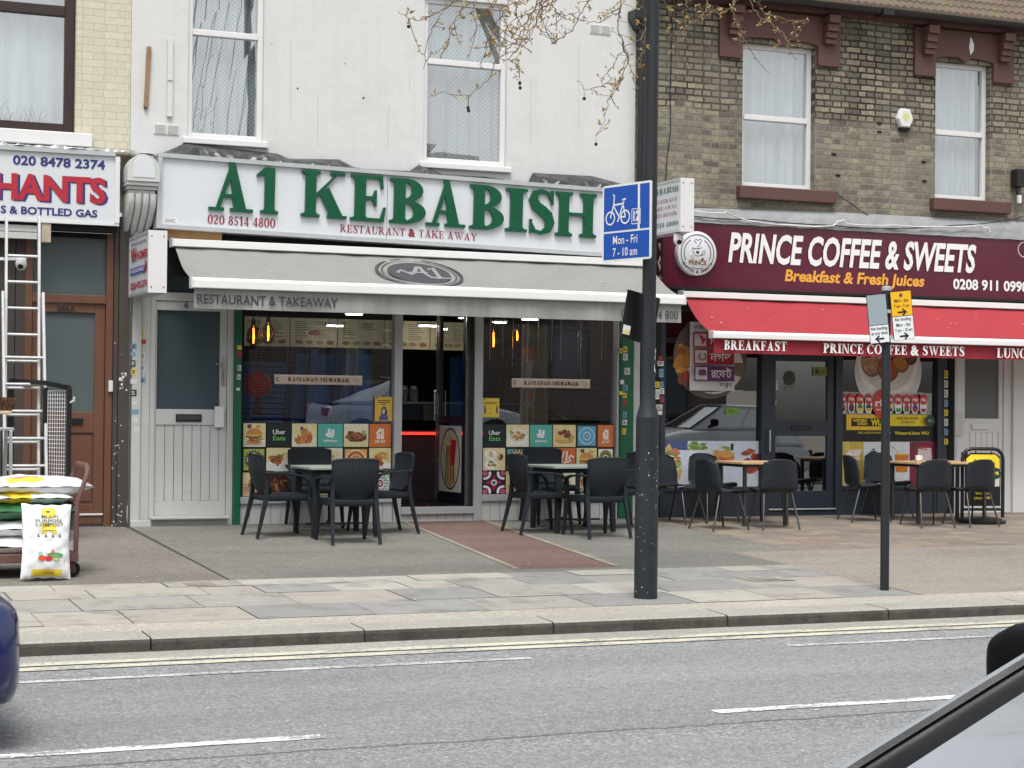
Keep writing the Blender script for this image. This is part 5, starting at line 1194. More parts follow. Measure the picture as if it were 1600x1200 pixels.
def shell_chair():
    t = thing('shell_chair', '', 'chair'); mb = MB()
    path = [(.23, .405), (.20, .438), (.10, .446), (-.05, .430), (-.15, .432), (-.195, .47), (-.215, .55), (-.235, .66), (-.252, .75), (-.262, .80)]   # (y, z) from front lip over seat and up the back
    wid = [.205, .215, .225, .225, .222, .222, .225, .215, .195, .160]
    n = len(path)-1
    def S(u, v, o=0.):
        k = v*n; i = min(int(k), n-1); f = k-i; y = path[i][0]*(1-f)+path[i+1][0]*f; z = path[i][1]*(1-f)+path[i+1][1]*f; w = wid[i]*(1-f)+wid[i+1]*f
        e = abs(2*u-1)**2.6; up = max(0, 1-v*1.7)
        return ((2*u-1)*w, y+e*.055*min(1, max(0, (v-.4)*3))+o, z+e*.02*up + (-.035*abs(2*u-1)**4 if v > .93 else 0))
    nu, nv = 14, 36; vs = [S(i/nu, j/nv) for j in range(nv+1) for i in range(nu+1)]
    mb.add(vs, [(j*(nu+1)+i, j*(nu+1)+i+1, (j+1)*(nu+1)+i+1, (j+1)*(nu+1)+i) for j in range(nv) for i in range(nu)], M_shell)
    mb.build('seat_shell', t, smooth=60, solid=.012)
    for s in (-1, 1):
        for a, b in (((s*.15, .13), (s*.225, .24)), ((s*.15, -.13), (s*.22, -.27))):
            MB().tube([(a[0]*.6, a[1]*.9, .418), (a[0], a[1], .418), (a[0]*1.12, a[1]*1.1, .405), (b[0], b[1], 0)], .0115, M_steel, 8).build('leg', t, smooth=50)
    return t
G2 = 'charcoal shell chairs outside the coffee shop'
sh = shell_chair()
spots = [(10.24, -1.42, 10, 'charcoal shell chair seen side on at the left of the first wooden table'), (10.12, -.66, 300, 'charcoal shell chair by the wall at far left facing the street'),
         (10.66, -.48, 275, 'charcoal shell chair behind the first wooden table'), (10.94, -1.42, 80, 'charcoal shell chair with its back to the street at first wooden table'),
         (12.58, -.82, 350, 'charcoal shell chair behind the slim sign post'), (12.98, -1.52, 84, 'charcoal shell chair with back to street, left of two at second wooden table'), (13.60, -1.52, 93, 'charcoal shell chair with back to street between second wooden table and yellow board'),
         (13.18, -.40, 270, 'charcoal shell chair against the poster window behind second wooden table')]
for i, s in enumerate(spots): set_at(sh if i == 0 else copy_tree(sh), *s, G2)
M_beech = mk('beech laminate top', (196, 164, 122), .4, .10, 9.)
def cafe_table(L, Wd):
    t = thing('wooden_table', '', 'table')
    MB().prism([(a-L/2, b-Wd/2) for a, b in rrect(L, Wd, .03)], (0, 0, .735), (1, 0, 0), (0, 1, 0), .026, M_beech).build('tabletop', t, bevel=.003)
    MB().box(-L/2+.04, L/2-.04, -Wd/2+.04, Wd/2-.04, .675, .708, M_steel).build('apron', t)
    for sx in (-1, 1):
        for sy in (-1, 1): MB().box(sx*(L/2-.06)-.018, sx*(L/2-.06)+.018, sy*(Wd/2-.06)-.018, sy*(Wd/2-.06)+.018, 0, .675, M_steel).build('leg', t)
    return t
set_at(cafe_table(.68, .68), 10.98, -.90, 90, 'small square wooden topped table nearest the coffee shop door'); set_at(cafe_table(1.08, .66), 13.50, -1.02, 90, 'long wooden topped table with cups beside the yellow board')
def on_table(x, y): return gz(-1.02)+.735
M_china = flat('white china', (232, 232, 228), .2)
t = thing('coffee_cup', 'small white coffee cup on a saucer on the long wooden table', 'cup', (13.22, -1.0, on_table(0, 0)))
MB().lathe([(.03, 0), (.065, .008), (.072, .014), (.03, .010), (.001, .01)], t.location, M_china, 20).build('saucer', t, smooth=50)
mb = MB(); mb.lathe([(.024, .012), (.034, .03), (.04, .075), (.036, .075), (.03, .03), (.001, .02)], t.location, M_china, 20); mb.tube([t.location+Vector((.036, 0, .06)), t.location+Vector((.062, 0, .055)), t.location+Vector((.06, 0, .035)), t.location+Vector((.033, 0, .03))], .005, M_china, 6); mb.build('cup', t, smooth=50)
t = thing('paper_cup', 'brown takeaway paper cup standing on the long wooden table', 'cup', (13.86, -1.05, on_table(0, 0)))
MB().lathe([(.030, 0), (.042, .10), (.044, .102), (.044, .108), (.038, .108), (.028, .01)], t.location, flat('brown paper', (88, 66, 60), .7), 20).build('cup', t, smooth=50)
MB().lathe([(.0305, .0), (.033, .02)], t.location, M_china, 20).build('base_band', t, smooth=50)
tag(MB().lathe([(.05, 0), (.055, .006), (.06, .03), (.052, .03), (.045, .01), (.001, .01)], (13.5, -1.1, on_table(0, 0)), G_door, 20).build('ashtray', smooth=50), 'shallow glass ashtray between the two cups on long wooden table', 'ashtray')
# yellow pavement board
ab = lthing('pavement_board', 'black framed pavement sign with yellow upper panel by the white door', 'sign')
w, h = .27, .90
mb = MB(); arch = [(-w, .06), (-w, h-.12)]+[(-w+.12-.12*math.cos(R(a)), h-.12+.12*math.sin(R(a))) for a in (30, 60, 90)]+[(w-.12+.12*math.sin(R(a)), h-.12+.12*math.cos(R(a))) for a in (0, 30, 60, 90)]+[(w, .06)]
mb.tube([(a, 0, b) for a, b in arch], .022, M_letter, 10); mb.tube([(-w, 0, .16), (w, 0, .16)], .018, M_letter, 8); mb.build('frame', ab, smooth=50)
mb = MB(); mb.prism([(-w+.035, .2), (w-.035, .2), (w-.035, h-.10), (w-.12, h-.05), (-w+.12, h-.05), (-w+.035, h-.10)], (0, -.008, 0), (1, 0, 0), (0, 0, 1), .016, M_letter)
mb.poly([(-w+.05, -.0095, .44), (w-.05, -.0095, .44), (w-.05, -.0095, h-.12), (w-.11, -.0095, h-.07), (-w+.11, -.0095, h-.07), (-w+.05, -.0095, h-.12)], M_yel2)
mb.poly([(-w+.05, -.0100, .44), (w-.05, -.0100, .44), (w-.05, -.0100, .56), (-w+.05, -.0100, .56)], flat('pale panel', (196, 196, 176)))
for s, z, ww in (('Send and', .74, .20), ('receive money', .675, .32), ('here', .61, .11)): wall_text(mb, sans(s, .01), -.02, z, ww, .034, -.0105, M_blackt, centre=True)
mb.put([ell(.17, .60, .07, .07, 24)], (0, -.011, 0), (1, 0, 0), (0, 0, 1), flat('dark green disc', (24, 60, 52))); wall_text(mb, sans('0%', .03), .17, .585, .08, .035, -.0125, M_yel2, centre=True)
wall_text(mb, sans('Western', .01), 0, .34, .2, .03, -.0095, M_yel2, centre=True); wall_text(mb, sans('Union WU', .01), 0, .285, .24, .03, -.0095, M_yel2, centre=True)
mb.build('panel', ab)
for s in (-1, 1): MB().tube([(s*.10, 0, h), (s*.10, -.02, h-.03), (s*.10, -.01, h-.06)], .008, M_letter, 6).build('hook', ab)
MB().lathe([(.30, 0), (.30, .03), (.22, .06), (.10, .08), (.001, .08)], (-.02, 0, .0), M_letter, 28).build('base', ab, smooth=40)
place(ab, (14.02, -1.20, gz(-1.2)), (0, 0, R(-10)))

# ================================================================== WINDOW PICTURES
PAL = {}
def fl(c): 
    k = 'print %d %d %d' % c
    if k not in PAL: PAL[k] = mk(k, c, .45, .12, 14.)
    return PAL[k]
class Pic:                                            # a flat print: shapes in 0..1 coordinates laid on a thin sheet
    def __init__(s, x0, x1, z0, z1, Y): s.b = (x0, x1, z0, z1); s.Y = Y; s.mb = MB(); s.k = 0
    def P(s, ps, c):
        x0, x1, z0, z1 = s.b; m = fl(c) if isinstance(c, tuple) else c
        for p in ps:
            s.k += 1; y = s.Y-.00006*s.k
            q = [(x0+(x1-x0)*a, y, z0+(z1-z0)*b) for a, b in p]
            s.mb.poly(q, m)
        return s
    def bg(s, c): return s.P([[(0, 0), (1, 0), (1, 1), (0, 1)]], c)
    def rect(s, a, b, c, d, col): return s.P([[(a, c), (b, c), (b, d), (a, d)]], col)
    def blob(s, cx, cy, rx, ry, col, rg=None, n=12, rot=0.):
        rg = rg or rng; pts = []
        for i in range(n):
            t = 2*math.pi*i/n; q = rg.uniform(.82, 1.1); x, y = rx*q*math.cos(t), ry*q*math.sin(t); pts.append((cx+x*math.cos(rot)-y*math.sin(rot), cy+x*math.sin(rot)+y*math.cos(rot)))
        return s.P([pts], col)
    def mess(s, cx, cy, rx, ry, cols, n=14, sz=.09):
        for i in range(n):
            a = rng.random()*6.28; q = math.sqrt(rng.random()); s.blob(cx+rx*q*math.cos(a), cy+ry*q*math.sin(a), sz*rng.uniform(.5, 1.3), sz*rng.uniform(.35, .9), rng.choice(cols), rot=rng.random()*3)
        return s
    def T(s, ps, a, b, w, h, col): return s.P([[(a+x, b+y) for x, y in p] for p in fit(ps, w, h)], col)
CREAM = (228, 214, 160); BRN = [(150, 92, 54), (116, 66, 38), (176, 116, 70), (92, 52, 34)]; GRN = [(110, 140, 62), (150, 170, 90)]; FRI = [(214, 176, 96), (196, 150, 70)]
def f_burger(p):
    p.bg(CREAM).rect(.0, 1, 0, .3, (226, 222, 206)); p.blob(.5, .12, .40, .07, (196, 176, 140)).blob(.5, .2, .36, .1, (196, 140, 80)).mess(.5, .32, .34, .07, GRN+[(190, 60, 44)], 16, .08).blob(.5, .44, .36, .07, BRN[1]).blob(.5, .48, .36, .05, (226, 190, 80)); p.P([ell(.5, .52, .36, .26, 16, 0, 180)], (206, 140, 78)).mess(.68, .84, .12, .08, FRI, 8, .06).rect(.2, .38, .78, .95, (60, 50, 96)).rect(.26, .33, .82, .9, (196, 60, 60))
def f_chicken(p): p.bg(CREAM).rect(0, 1, 0, .4, (232, 226, 206)); p.rect(.34, .46, .68, .86, (60, 60, 130)).blob(.32, .28, .22, .18, (196, 126, 66)).blob(.56, .3, .26, .2, (206, 138, 76)).blob(.5, .6, .15, .22, (200, 130, 70)).blob(.70, .42, .14, .26, (210, 146, 84)).mess(.5, .36, .34, .2, [(186, 116, 60), (216, 150, 90), (170, 100, 52)], 22, .07)
def f_meat(p): p.bg((232, 224, 196)).rect(0, 1, 0, .4, CREAM); p.blob(.5, .42, .44, .2, (92, 60, 44)).blob(.46, .46, .40, .17, BRN[0]).mess(.45, .5, .34, .14, BRN, 26, .08).mess(.82, .56, .1, .12, FRI+GRN, 9, .06)
def f_wrap(p): p.bg(CREAM).rect(0, 1, 0, .35, (236, 236, 230)); p.blob(.5, .36, .45, .16, (236, 236, 232)).blob(.42, .5, .30, .2, BRN[2]).mess(.42, .5, .3, .2, BRN+[(190, 90, 50)], 22, .09).mess(.76, .64, .16, .1, GRN+[(220, 214, 180)], 10, .07)
def f_bowl(p): p.bg((224, 206, 150)).rect(0, 1, 0, .4, (206, 180, 130)); p.P([ell(.5, .40, .42, .34, 16, 180, 360)], (196, 150, 136)).mess(.5, .52, .40, .2, BRN+[(150, 140, 84)], 30, .09).blob(.5, .2, .05, .1, (226, 196, 190))
def f_plate(p): p.bg((232, 216, 170)).rect(0, 1, 0, .3, (236, 230, 210)); p.P([ell(.5, .46, .44, .32, 24), ], (240, 240, 236)).P([ell(.5, .48, .38, .26, 24)], (222, 214, 196)).mess(.52, .5, .26, .17, FRI+BRN[:1]+[(206, 130, 90)], 26, .07).mess(.22, .6, .06, .1, GRN, 5, .06)
def f_thali(p): p.bg((230, 214, 170)); p.P([ell(.34, .7, .28, .22, 20)], (240, 240, 236)).P([ell(.36, .26, .30, .22, 20)], (240, 240, 234)).mess(.34, .7, .18, .12, [(232, 222, 180), (196, 170, 110)], 12, .07).mess(.4, .28, .2, .14, [(206, 150, 60), (190, 80, 50)]+GRN, 14, .07).mess(.78, .56, .12, .12, BRN+[(190, 80, 60)], 12, .08)
def f_sub(p): p.bg((226, 206, 150)); p.blob(.5, .3, .44, .16, (206, 160, 100)).mess(.5, .46, .40, .12, GRN+[(170, 50, 50), (226, 196, 90)], 26, .08).mess(.56, .62, .30, .12, [(150, 70, 50), (120, 50, 40)], 18, .09).blob(.4, .36, .3, .05, (226, 190, 120))
def f_saus(p): p.bg(CREAM).rect(0, 1, 0, .35, (238, 234, 224)); p.mess(.6, .66, .3, .16, FRI, 20, .08).mess(.4, .4, .3, .2, [(186, 96, 66), (160, 70, 50), (206, 130, 90)], 20, .1)
def f_uber(p): p.bg((20, 32, 36)); p.T(sans('Uber', .015), .25, .54, .52, .19, (236, 236, 236)).T(sans('Eats', .015), .25, .28, .52, .19, (120, 196, 96))
def f_deliv(p):
    p.bg((92, 178, 166)); p.P([[(.40, .42), (.60, .40), (.66, .52), (.66, .76), (.56, .74), (.54, .60), (.50, .60), (.50, .80), (.40, .78), (.40, .60), (.30, .58), (.32, .48)]], (238, 238, 236)).P([ell(.44, .5, .02, .03, 8), ell(.54, .49, .02, .03, 8)], (92, 178, 166)); p.T(sans('deliveroo', .03), .22, .22, .56, .10, (238, 238, 236))
def f_just(p):
    p.bg((214, 118, 58)); W_ = (240, 238, 234)
    p.P([[(.28, .58), (.50, .84), (.72, .58), (.66, .60), (.66, .34), (.34, .34), (.34, .60)], [(.60, .68), (.66, .62), (.66, .80), (.60, .80)]], W_); p.rect(.41, .43, .34, .66, (214, 118, 58)).rect(.49, .52, .34, .62, (214, 118, 58)).rect(.57, .59, .34, .66, (214, 118, 58)).blob(.5, .62, .05, .07, (214, 118, 58)); p.T(sans('JUST EAT', .04), .26, .18, .48, .10, W_)
def mandala(bgc, rings, petals, dots):
    def f(p):
        p.bg((30, 26, 34)).rect(.05, .95, .05, .95, bgc)
        for r, c in rings: p.P([ell(.5, .5, r, r, 28)], c)
        for n, r, s, c in petals:
            for i in range(n):
                a = 2*math.pi*i/n; p.P([[(.5+x*math.cos(a)-y*math.sin(a), .5+x*math.sin(a)+y*math.cos(a)) for x, y in ell(r, 0, s*1.6, s, 8)]], c)
        for r, c in dots: p.P([ell(.5, .5, r, r, 20)], c)
    return f
m_lime = mandala((168, 186, 88), [(.36, (40, 40, 52)), (.30, (236, 232, 226)), (.26, (150, 50, 90))], [(18, .40, .025, (40, 40, 52)), (16, .24, .02, (240, 236, 232)), (10, .12, .03, (206, 130, 150))], [(.06, (240, 236, 230)), (.03, (190, 50, 60))])
m_pink = mandala((176, 34, 104), [(.24, (240, 236, 232)), (.20, (176, 34, 104))], [(16, .34, .03, (240, 236, 232)), (12, .13, .03, (240, 236, 232))], [(.06, (240, 190, 60))])
m_oran = mandala((220, 168, 90), [(.42, (240, 226, 190)), (.38, (206, 130, 60))], [(20, .40, .03, (240, 226, 190)), (16, .28, .04, (176, 80, 50)), (12, .2, .03, (240, 226, 190))], [(.14, (200, 110, 60)), (.09, (240, 226, 190)), (.05, (160, 60, 50))])
m_whit = mandala((176, 206, 120), [(.46, (236, 236, 230)), (.36, (120, 190, 190)), (.28, (236, 230, 220))], [(20, .40, .03, (60, 120, 120)), (12, .24, .03, (150, 60, 60))], [(.16, (120, 40, 60)), (.08, (236, 230, 220)), (.04, (150, 60, 60))])
m_blue = mandala((90, 160, 196), [(.42, (110, 180, 210))], [(24, .36, .025, (206, 226, 236)), (18, .27, .025, (70, 130, 176)), (12, .17, .025, (216, 230, 236))], [(.09, (110, 120, 170)), (.04, (216, 230, 236))])
m_teal = mandala((90, 172, 164), [(.44, (60, 70, 66)), (.34, (206, 190, 150)), (.27, (60, 70, 66))], [(18, .38, .035, (226, 190, 130)), (12, .22, .035, (200, 90, 60))], [(.12, (226, 214, 180)), (.05, (60, 60, 60))])
m_oliv = mandala((236, 232, 220), [(.40, (84, 90, 40)), (.20, (226, 220, 190))], [(20, .32, .035, (150, 160, 80))], [(.14, (60, 50, 40)), (.10, (176, 40, 50)), (.04, (236, 230, 220))])
def m_dam(p):
    p.bg((34, 26, 38)).rect(.06, .94, .06, .94, (40, 30, 46)); W_ = (240, 238, 236)
    p.P([[(.5, .9), (.58, .62), (.9, .5), (.62, .4), (.5, .1), (.38, .4), (.1, .5), (.42, .62)]], (176, 30, 90))
    for sx, sy in ((0, 0), (1, 0), (0, 1), (1, 1)):
        cx, cy = (.1, .9)[sx], (.1, .9)[sy]
        for i in range(6):
            a = R(-8+i*21); dx, dy = math.cos(a)*.22*(1 if sx == 0 else -1), math.sin(a)*.22*(1 if sy == 0 else -1); p.P([ell(cx+dx, cy+dy, .06, .06, 10)], W_)
        p.P([ell(cx, cy, .12, .12, 12)], (190, 90, 120))
    p.P([ell(.5, .5, .13, .13, 16)], W_).P([ell(.5, .5, .09, .09, 16)], (90, 150, 130)).P([ell(.5, .5, .04, .04, 12)], (26, 26, 30))
def f_dark(p): p.bg((60, 40, 36)); p.mess(.5, .5, .35, .3, BRN, 16, .1)
def f_orange(p): p.bg((206, 120, 60)); p.mess(.5, .4, .3, .3, [(226, 170, 80), (186, 96, 50)], 12, .1)
def f_bottle(p): p.bg((232, 222, 190)); p.rect(.42, .58, .1, .6, (236, 232, 220)).rect(.45, .55, .6, .8, (140, 110, 70)).blob(.5, .34, .06, .12, (150, 100, 60))
def f_halal(p):
    p.bg((208, 110, 58)); W_ = (240, 238, 232)
    for ln, w in (([(.92, .56), (.80, .66), (.70, .56), (.78, .42), (.62, .36)], .07), ([(.62, .86), (.60, .5), (.58, .36), (.48, .32)], .07), ([(.5, .84), (.36, .40), (.44, .36)], .06), ([(.44, .36), (.34, .40), (.36, .7)], .06), ([(.26, .9), (.24, .5), (.20, .28), (.10, .22), (.04, .3), (.03, .42)], .07)): p.P(line2(ln, w), W_)
def f_cream(p): p.bg((232, 226, 206)); p.rect(.15, .85, .15, .85, (226, 214, 170)).mess(.5, .5, .2, .2, GRN+FRI, 10, .08)
TL = [[f_burger, f_uber, f_chicken, f_deliv, f_meat, f_just], [m_lime, f_wrap, m_pink, f_cream, m_oran, f_saus], [f_bowl, f_dark, f_orange, f_bottle, f_cream, m_whit]]
TR = [[f_uber, f_plate, f_deliv, f_sub, m_blue, f_just], [f_thali, m_teal, f_orange, f_halal, f_burger, m_oliv], [m_dam, f_bowl, f_dark, f_cream, m_teal, f_bowl]]
for (xa, xb), cols, grid_, win in (((XS0+.03, m0-.012), (377, 415.5, 455, 495.5, 536, 576, 614), TL, SW[0]), ((n1+.01, XS1-.035), (754, 790, 827, 863, 900, 933, 963.5), TR, SW[1])):
    zt_ = at(495 if xa < 6.5 else 860, 661 if xa < 6.5 else 663, .03).z; dz = (zt_-SZ)/3
    X = [at(c, 700, .03).x for c in cols]; X[0] = max(X[0], xa); X[-1] = min(X[-1], xb)
    MB().poly([(X[0], .0278, SZ), (X[-1], .0278, SZ), (X[-1], .0278, zt_), (X[0], .0278, zt_)], M_black).build('window_film', win)
    for r_ in range(3):
        for c_ in range(6):
            p = Pic(X[c_]+.006, X[c_+1]-.006, zt_-dz*(r_+1)+.006, zt_-dz*r_-.006, .0270); grid_[r_][c_](p); p.mb.build('window_picture', win)
# banners, notices and the door poster are loose sheets: things of their own
def sheet_thing(name, label, cat, x0, x1, z0, z1, Y, draw):
    t = thing(name, label, cat, ((x0+x1)/2, Y, z0))
    MB().box(x0, x1, Y, Y+.003, z0, z1, M_whitet).build('board', t)
    p = Pic(x0, x1, z0, z1, Y-.0003); draw(p); p.mb.build('print', t)
def ramadan(p):
    p.bg((206, 190, 172)).rect(0, 1, .9, 1., (226, 214, 200)).rect(0, 1, 0, .1, (186, 168, 150)); x0, x1, z0, z1 = p.b; k = (z1-z0)/(x1-x0)
    p.P([[(.15+a*.70/11.6, .30+b*.42) for a, b in q] for q in [[(u*11.6/ max(x for g in serif('RAMADAN MUBARAK', .28, .09) for x, y in g), v) for u, v in w] for w in serif('RAMADAN MUBARAK', .28, .09)]], (92, 34, 38))
    p.P(ring(.035, .5, .018, .007, 14, 60, 330, ry=.20), (70, 56, 50)); p.blob(.94, .5, .03, .25, (196, 176, 156))
x0, x1, z0, z1 = rc(429, 585, 566, 602, .02); sheet_thing('ramadan_banner', 'pale banner reading RAMADAN MUBARAK in left restaurant window', 'banner', x0, x1, z0, z1, .022, ramadan)
x0, x1, z0, z1 = rc(800, 591, 922, 607, .02); sheet_thing('ramadan_banner', 'pale banner reading RAMADAN MUBARAK in right restaurant window', 'banner', x0, x1, z0, z1, .022, ramadan)
def notice1(p):
    p.bg((222, 184, 74)).rect(.06, .2, .93, .97, (40, 40, 40)).rect(.45, .52, .93, .97, (120, 90, 40))
    for i, w in enumerate((.36, .34, .14)): p.rect(.5-w, .5+w, .83-.08*i, .87-.08*i, (110, 84, 40))
    p.P([[(.24, .03), (.78, .03), (.74, .22), (.62, .30), (.40, .30), (.28, .2)]], (92, 84, 140)).P([ell(.52, .44, .16, .16, 14)], (30, 28, 34)).rect(.36, .7, .28, .44, (30, 28, 34)).blob(.5, .42, .09, .10, (206, 190, 190)).blob(.5, .36, .09, .06, (226, 226, 232))
def notice2(p):
    p.bg((226, 196, 70)).rect(.05, .2, .93, .97, (40, 40, 40))
    for i, w in enumerate((.38, .34)): p.rect(.5-w, .5+w, .76-.07*i, .80-.07*i, (120, 96, 40))
    for s in (.16, .86): p.blob(s, .36, .06, .2, (120, 70, 110)).P([ell(s, .58, .05, .04, 10)], (60, 50, 50))
    p.rect(.4, .6, .2, .23, (130, 104, 50))
x0, x1, z0, z1 = rc(586, 620, 613, 658, .02); sheet_thing('notice', 'yellow notice with masked figure in lower corner of left window', 'notice', x0, x1, z0, z1, .022, notice1)
x0, x1, z0, z1 = rc(754, 622, 780, 652, .02); sheet_thing('notice', 'plain yellow notice low beside door in right restaurant window', 'notice', x0, x1, z0, z1, .022, notice2)
# kebab skewers poster on the folded-back door
dpz0, dpz1 = at(705, 768, .5).z, at(705, 665, .5).z
t = thing('door_poster', 'white poster with oval picture of skewers on the opened glass door', 'poster', leaf(.4, dpz0, .026))
mb = MB()
def dpoly(ps, c, k):
    m = fl(c)
    for i, q in enumerate(ps): mb.poly([leaf((L-.10)-(L-.20)*a, dpz0+(dpz1-dpz0)*b, .0265+.0002*k+.00001*i) for a, b in q], m)
dpoly([[(0, 0), (1, 0), (1, 1), (0, 1)]], (206, 206, 200), 0); dpoly([ell(.5, .5, .44, .47, 30)], (30, 32, 34), 1); dpoly([ell(.5, .5, .40, .44, 30)], (206, 200, 160), 2)
for i, (a, b_, c) in enumerate(((.30, .12, (110, 120, 60)), (.38, .10, (176, 120, 60)), (.46, .08, (196, 140, 70)), (.54, .09, (150, 90, 50)), (.62, .12, (206, 150, 80)), (.68, .14, (170, 60, 50)))): dpoly(line2([(a, b_), (.42+(a-.42)*.8, .52), (.44+(a-.44)*.5, .70)], .055), c, 3+i)
dpoly([[(.56, .40), (.70, .40), (.78, .78), (.52, .80)]], (196, 30, 44), 10); dpoly([ell(.46, .80, .08, .05, 14)], (190, 180, 140), 11)
mb.build('print', t)

# coffee shop windows
win = W3[0]; xl_, xr_ = VX[0][1]+.005, VX[1][0]-.005; zt_ = at(1110, 689, .03).z
p = Pic(xl_, xr_, MZ+.055, zt_, .0275); p.bg((206, 214, 226)).rect(.0, .25, .8, 1, (70, 84, 130))
p.P([[(0, .1), (.14, .0), (.2, .34), (.06, .95), (0, .8)]], (196, 170, 110)).P([[(.0, .0), (.10, .0), (.16, .30), (.0, .3)]], (150, 124, 60)).mess(.10, .6, .06, .25, GRN+[(226, 226, 200), (190, 120, 80)], 22, .05).mess(.34, .88, .09, .1, GRN, 18, .05).P([[(.24, .4), (.46, .4), (.42, .8), (.27, .8)]], (222, 228, 234)).mess(.64, .62, .1, .1, [(206, 130, 60), (186, 100, 40)], 14, .06).blob(.64, .72, .1, .08, (214, 160, 90)).mess(.65, .84, .05, .05, GRN, 6, .03).mess(.92, .55, .08, .26, [(150, 60, 40), (176, 84, 50), (120, 40, 30)], 22, .07).rect(.52, .58, .25, .8, (206, 150, 80)).rect(.7, .73, .8, .94, (40, 40, 44))
p.mb.build('window_picture', win)
win2 = W3[1]; xa, xb = VX[2][1]+.004, VX[3][0]-.004
z2, z3 = at(1390, 690, .03).z, at(1390, 648, .03).z
p = Pic(xa, xb, MZ+.055, z2-.004, .0275); p.bg((222, 226, 230)).rect(0, .24, 0, 1, (206, 176, 74)).rect(.0, .1, 0, 1, (216, 190, 96)).rect(.73, 1, 0, 1, (130, 30, 60))
p.P([[(.09, .3), (.19, .3), (.17, .56), (.10, .56)]], (222, 200, 170)).mess(.135, .66, .06, .16, [(240, 226, 220), (232, 206, 196), (250, 240, 236)], 24, .05).mess(.15, .34, .04, .16, [(150, 50, 50), (176, 90, 70), (236, 220, 210)], 14, .035).P([[(.03, 0), (.11, 0), (.14, .3), (.08, .36)]], (226, 190, 180))
p.P([[(.585, .3), (.705, .3), (.72, .72), (.57, .72)]], (214, 124, 36)).rect(.57, .72, .70, .73, (236, 190, 110)).P(line2([(.62, .72), (.57, .84), (.53, .92)], .012), (206, 196, 140)).mess(.36, .74, .03, .1, [(60, 90, 60), (40, 66, 50)], 8, .03).blob(.36, .4, .05, .2, (200, 160, 60)).blob(.27, .3, .03, .12, (170, 180, 60)).mess(.28, .14, .04, .1, [(120, 40, 70)]+GRN, 9, .03)
p.P([[(.80, .3), (.98, .3), (.96, .86), (.82, .86)]], (226, 206, 206)).mess(.88, .86, .06, .05, [(190, 30, 60)], 5, .03).mess(.78, .9, .05, .06, [(70, 80, 50)], 5, .03)
p.mb.build('window_picture', win2)
p = Pic(xa, xb, z2+.002, z3, .0275); p.bg((18, 18, 20)); YEL = (232, 204, 40)
p.rect(.06, .50, .42, 1., (236, 190, 44)).rect(.50, .92, .58, 1., YEL).rect(.11, .46, .56, .86, (24, 22, 20))
p.T(sans('WESTERN', .04), .125, .73, .15, .09, YEL).T(sans('UNION', .04), .17, .61, .105, .09, YEL).T(sans('WU', .05), .31, .60, .12, .22, YEL)
p.T(sans('Send and receive', .01), .575, .84, .24, .09, (60, 54, 20)).T(sans('money here', .01), .615, .70, .16, .09, (60, 54, 20)).P([ell(.925, .78, .055, .2, 20)], (24, 70, 60)).P([ell(.925, .78, .045, .165, 20)], (30, 56, 50)).T(sans('0%', .02), .90, .74, .05, .09, (150, 190, 90))
p.T(sans('SEND & RECEIVE MONEY', .02), .15, .29, .26, .07, (206, 176, 60)).P([ell(.485, .32, .008, .03, 8)], (226, 226, 220)).T(sans('WesternUnion WU', .02), .53, .26, .37, .12, YEL)
p.mb.build('window_picture', win2)
z4, z5 = at(1390, 647, .03).z, at(1390, 616, .03).z
p = Pic(xa, xb, z4+.004, z5, .0268)
FL = [((176, 90, 60), (60, 60, 70)), ((110, 50, 60), (110, 50, 60)), ((70, 130, 60), (226, 196, 60)), ((40, 50, 90), (226, 190, 60)), None, ((226, 196, 60), (60, 60, 140)), ((236, 236, 232), (60, 140, 80)), ((196, 50, 50), (70, 130, 60)), ((50, 70, 150), (196, 50, 60)), ((236, 236, 236), (170, 40, 70))]
for i, f in enumerate(FL):
    c = .02+.0875*i+(.045 if i > 4 else 0)+(.03 if i == 4 else 0)
    if f is None: p.P([ell(c+.02, .5, .095, .75, 26)], (206, 66, 56)).T(sans('ria', .03), c-.05, .38, .13, .36, (240, 236, 232)).rect(c-.04, c+.08, .18, .24, (240, 220, 216)); continue
    p.P([[(c-.038, .8), (c-.038, .2), (c-.02, .02), (c+.02, .02), (c+.038, .2), (c+.038, .8)]], (236, 234, 230)).P([ell(c, .74, .042, .28, 18)], (196, 56, 50)).T(sans('ria', .03), c-.03, .66, .06, .18, (240, 236, 232)).P([ell(c, .28, .028, .2, 16, 0, 180)], f[0]).P([ell(c, .28, .028, .2, 16, 180, 360)], f[1])
p.mb.build('window_picture', win2)
def round_print(win, px, py, rpx, Y, draw):
    c = at(px, py, Y); r_ = at(px+rpx, py, Y).x-c.x
    p = Pic(c.x-r_, c.x+r_, c.z-r_, c.z+r_, Y); draw(p); p.mb.build('round_picture', win)
def sweets(p):
    p.P([ell(.5, .5, .5, .5, 36)], (214, 216, 218)).P([ell(.5, .56, .44, .40, 30)], (232, 232, 230)).P([ell(.5, .58, .38, .33, 30)], (206, 206, 208))
    for cx, cy, rx, ry, c in ((.26, .62, .17, .2, (172, 140, 104)), (.50, .54, .16, .18, (172, 76, 44)), (.70, .66, .13, .18, (180, 126, 36)), (.84, .72, .10, .14, (112, 64, 48)), (.5, .76, .16, .12, (126, 60, 40)), (.2, .76, .1, .1, (96, 64, 48))): p.P([ell(cx, cy, rx, ry, 20)], tuple(int(q*.75) for q in c)).P([ell(cx-.01, cy+.02, rx*.9, ry*.88, 20)], c).P([ell(cx-.04, cy+.08, rx*.4, ry*.3, 14)], tuple(min(255, int(q*1.15)) for q in c))
    p.mess(.26, .6, .14, .16, [(150, 116, 84), (196, 164, 124)], 14, .03)
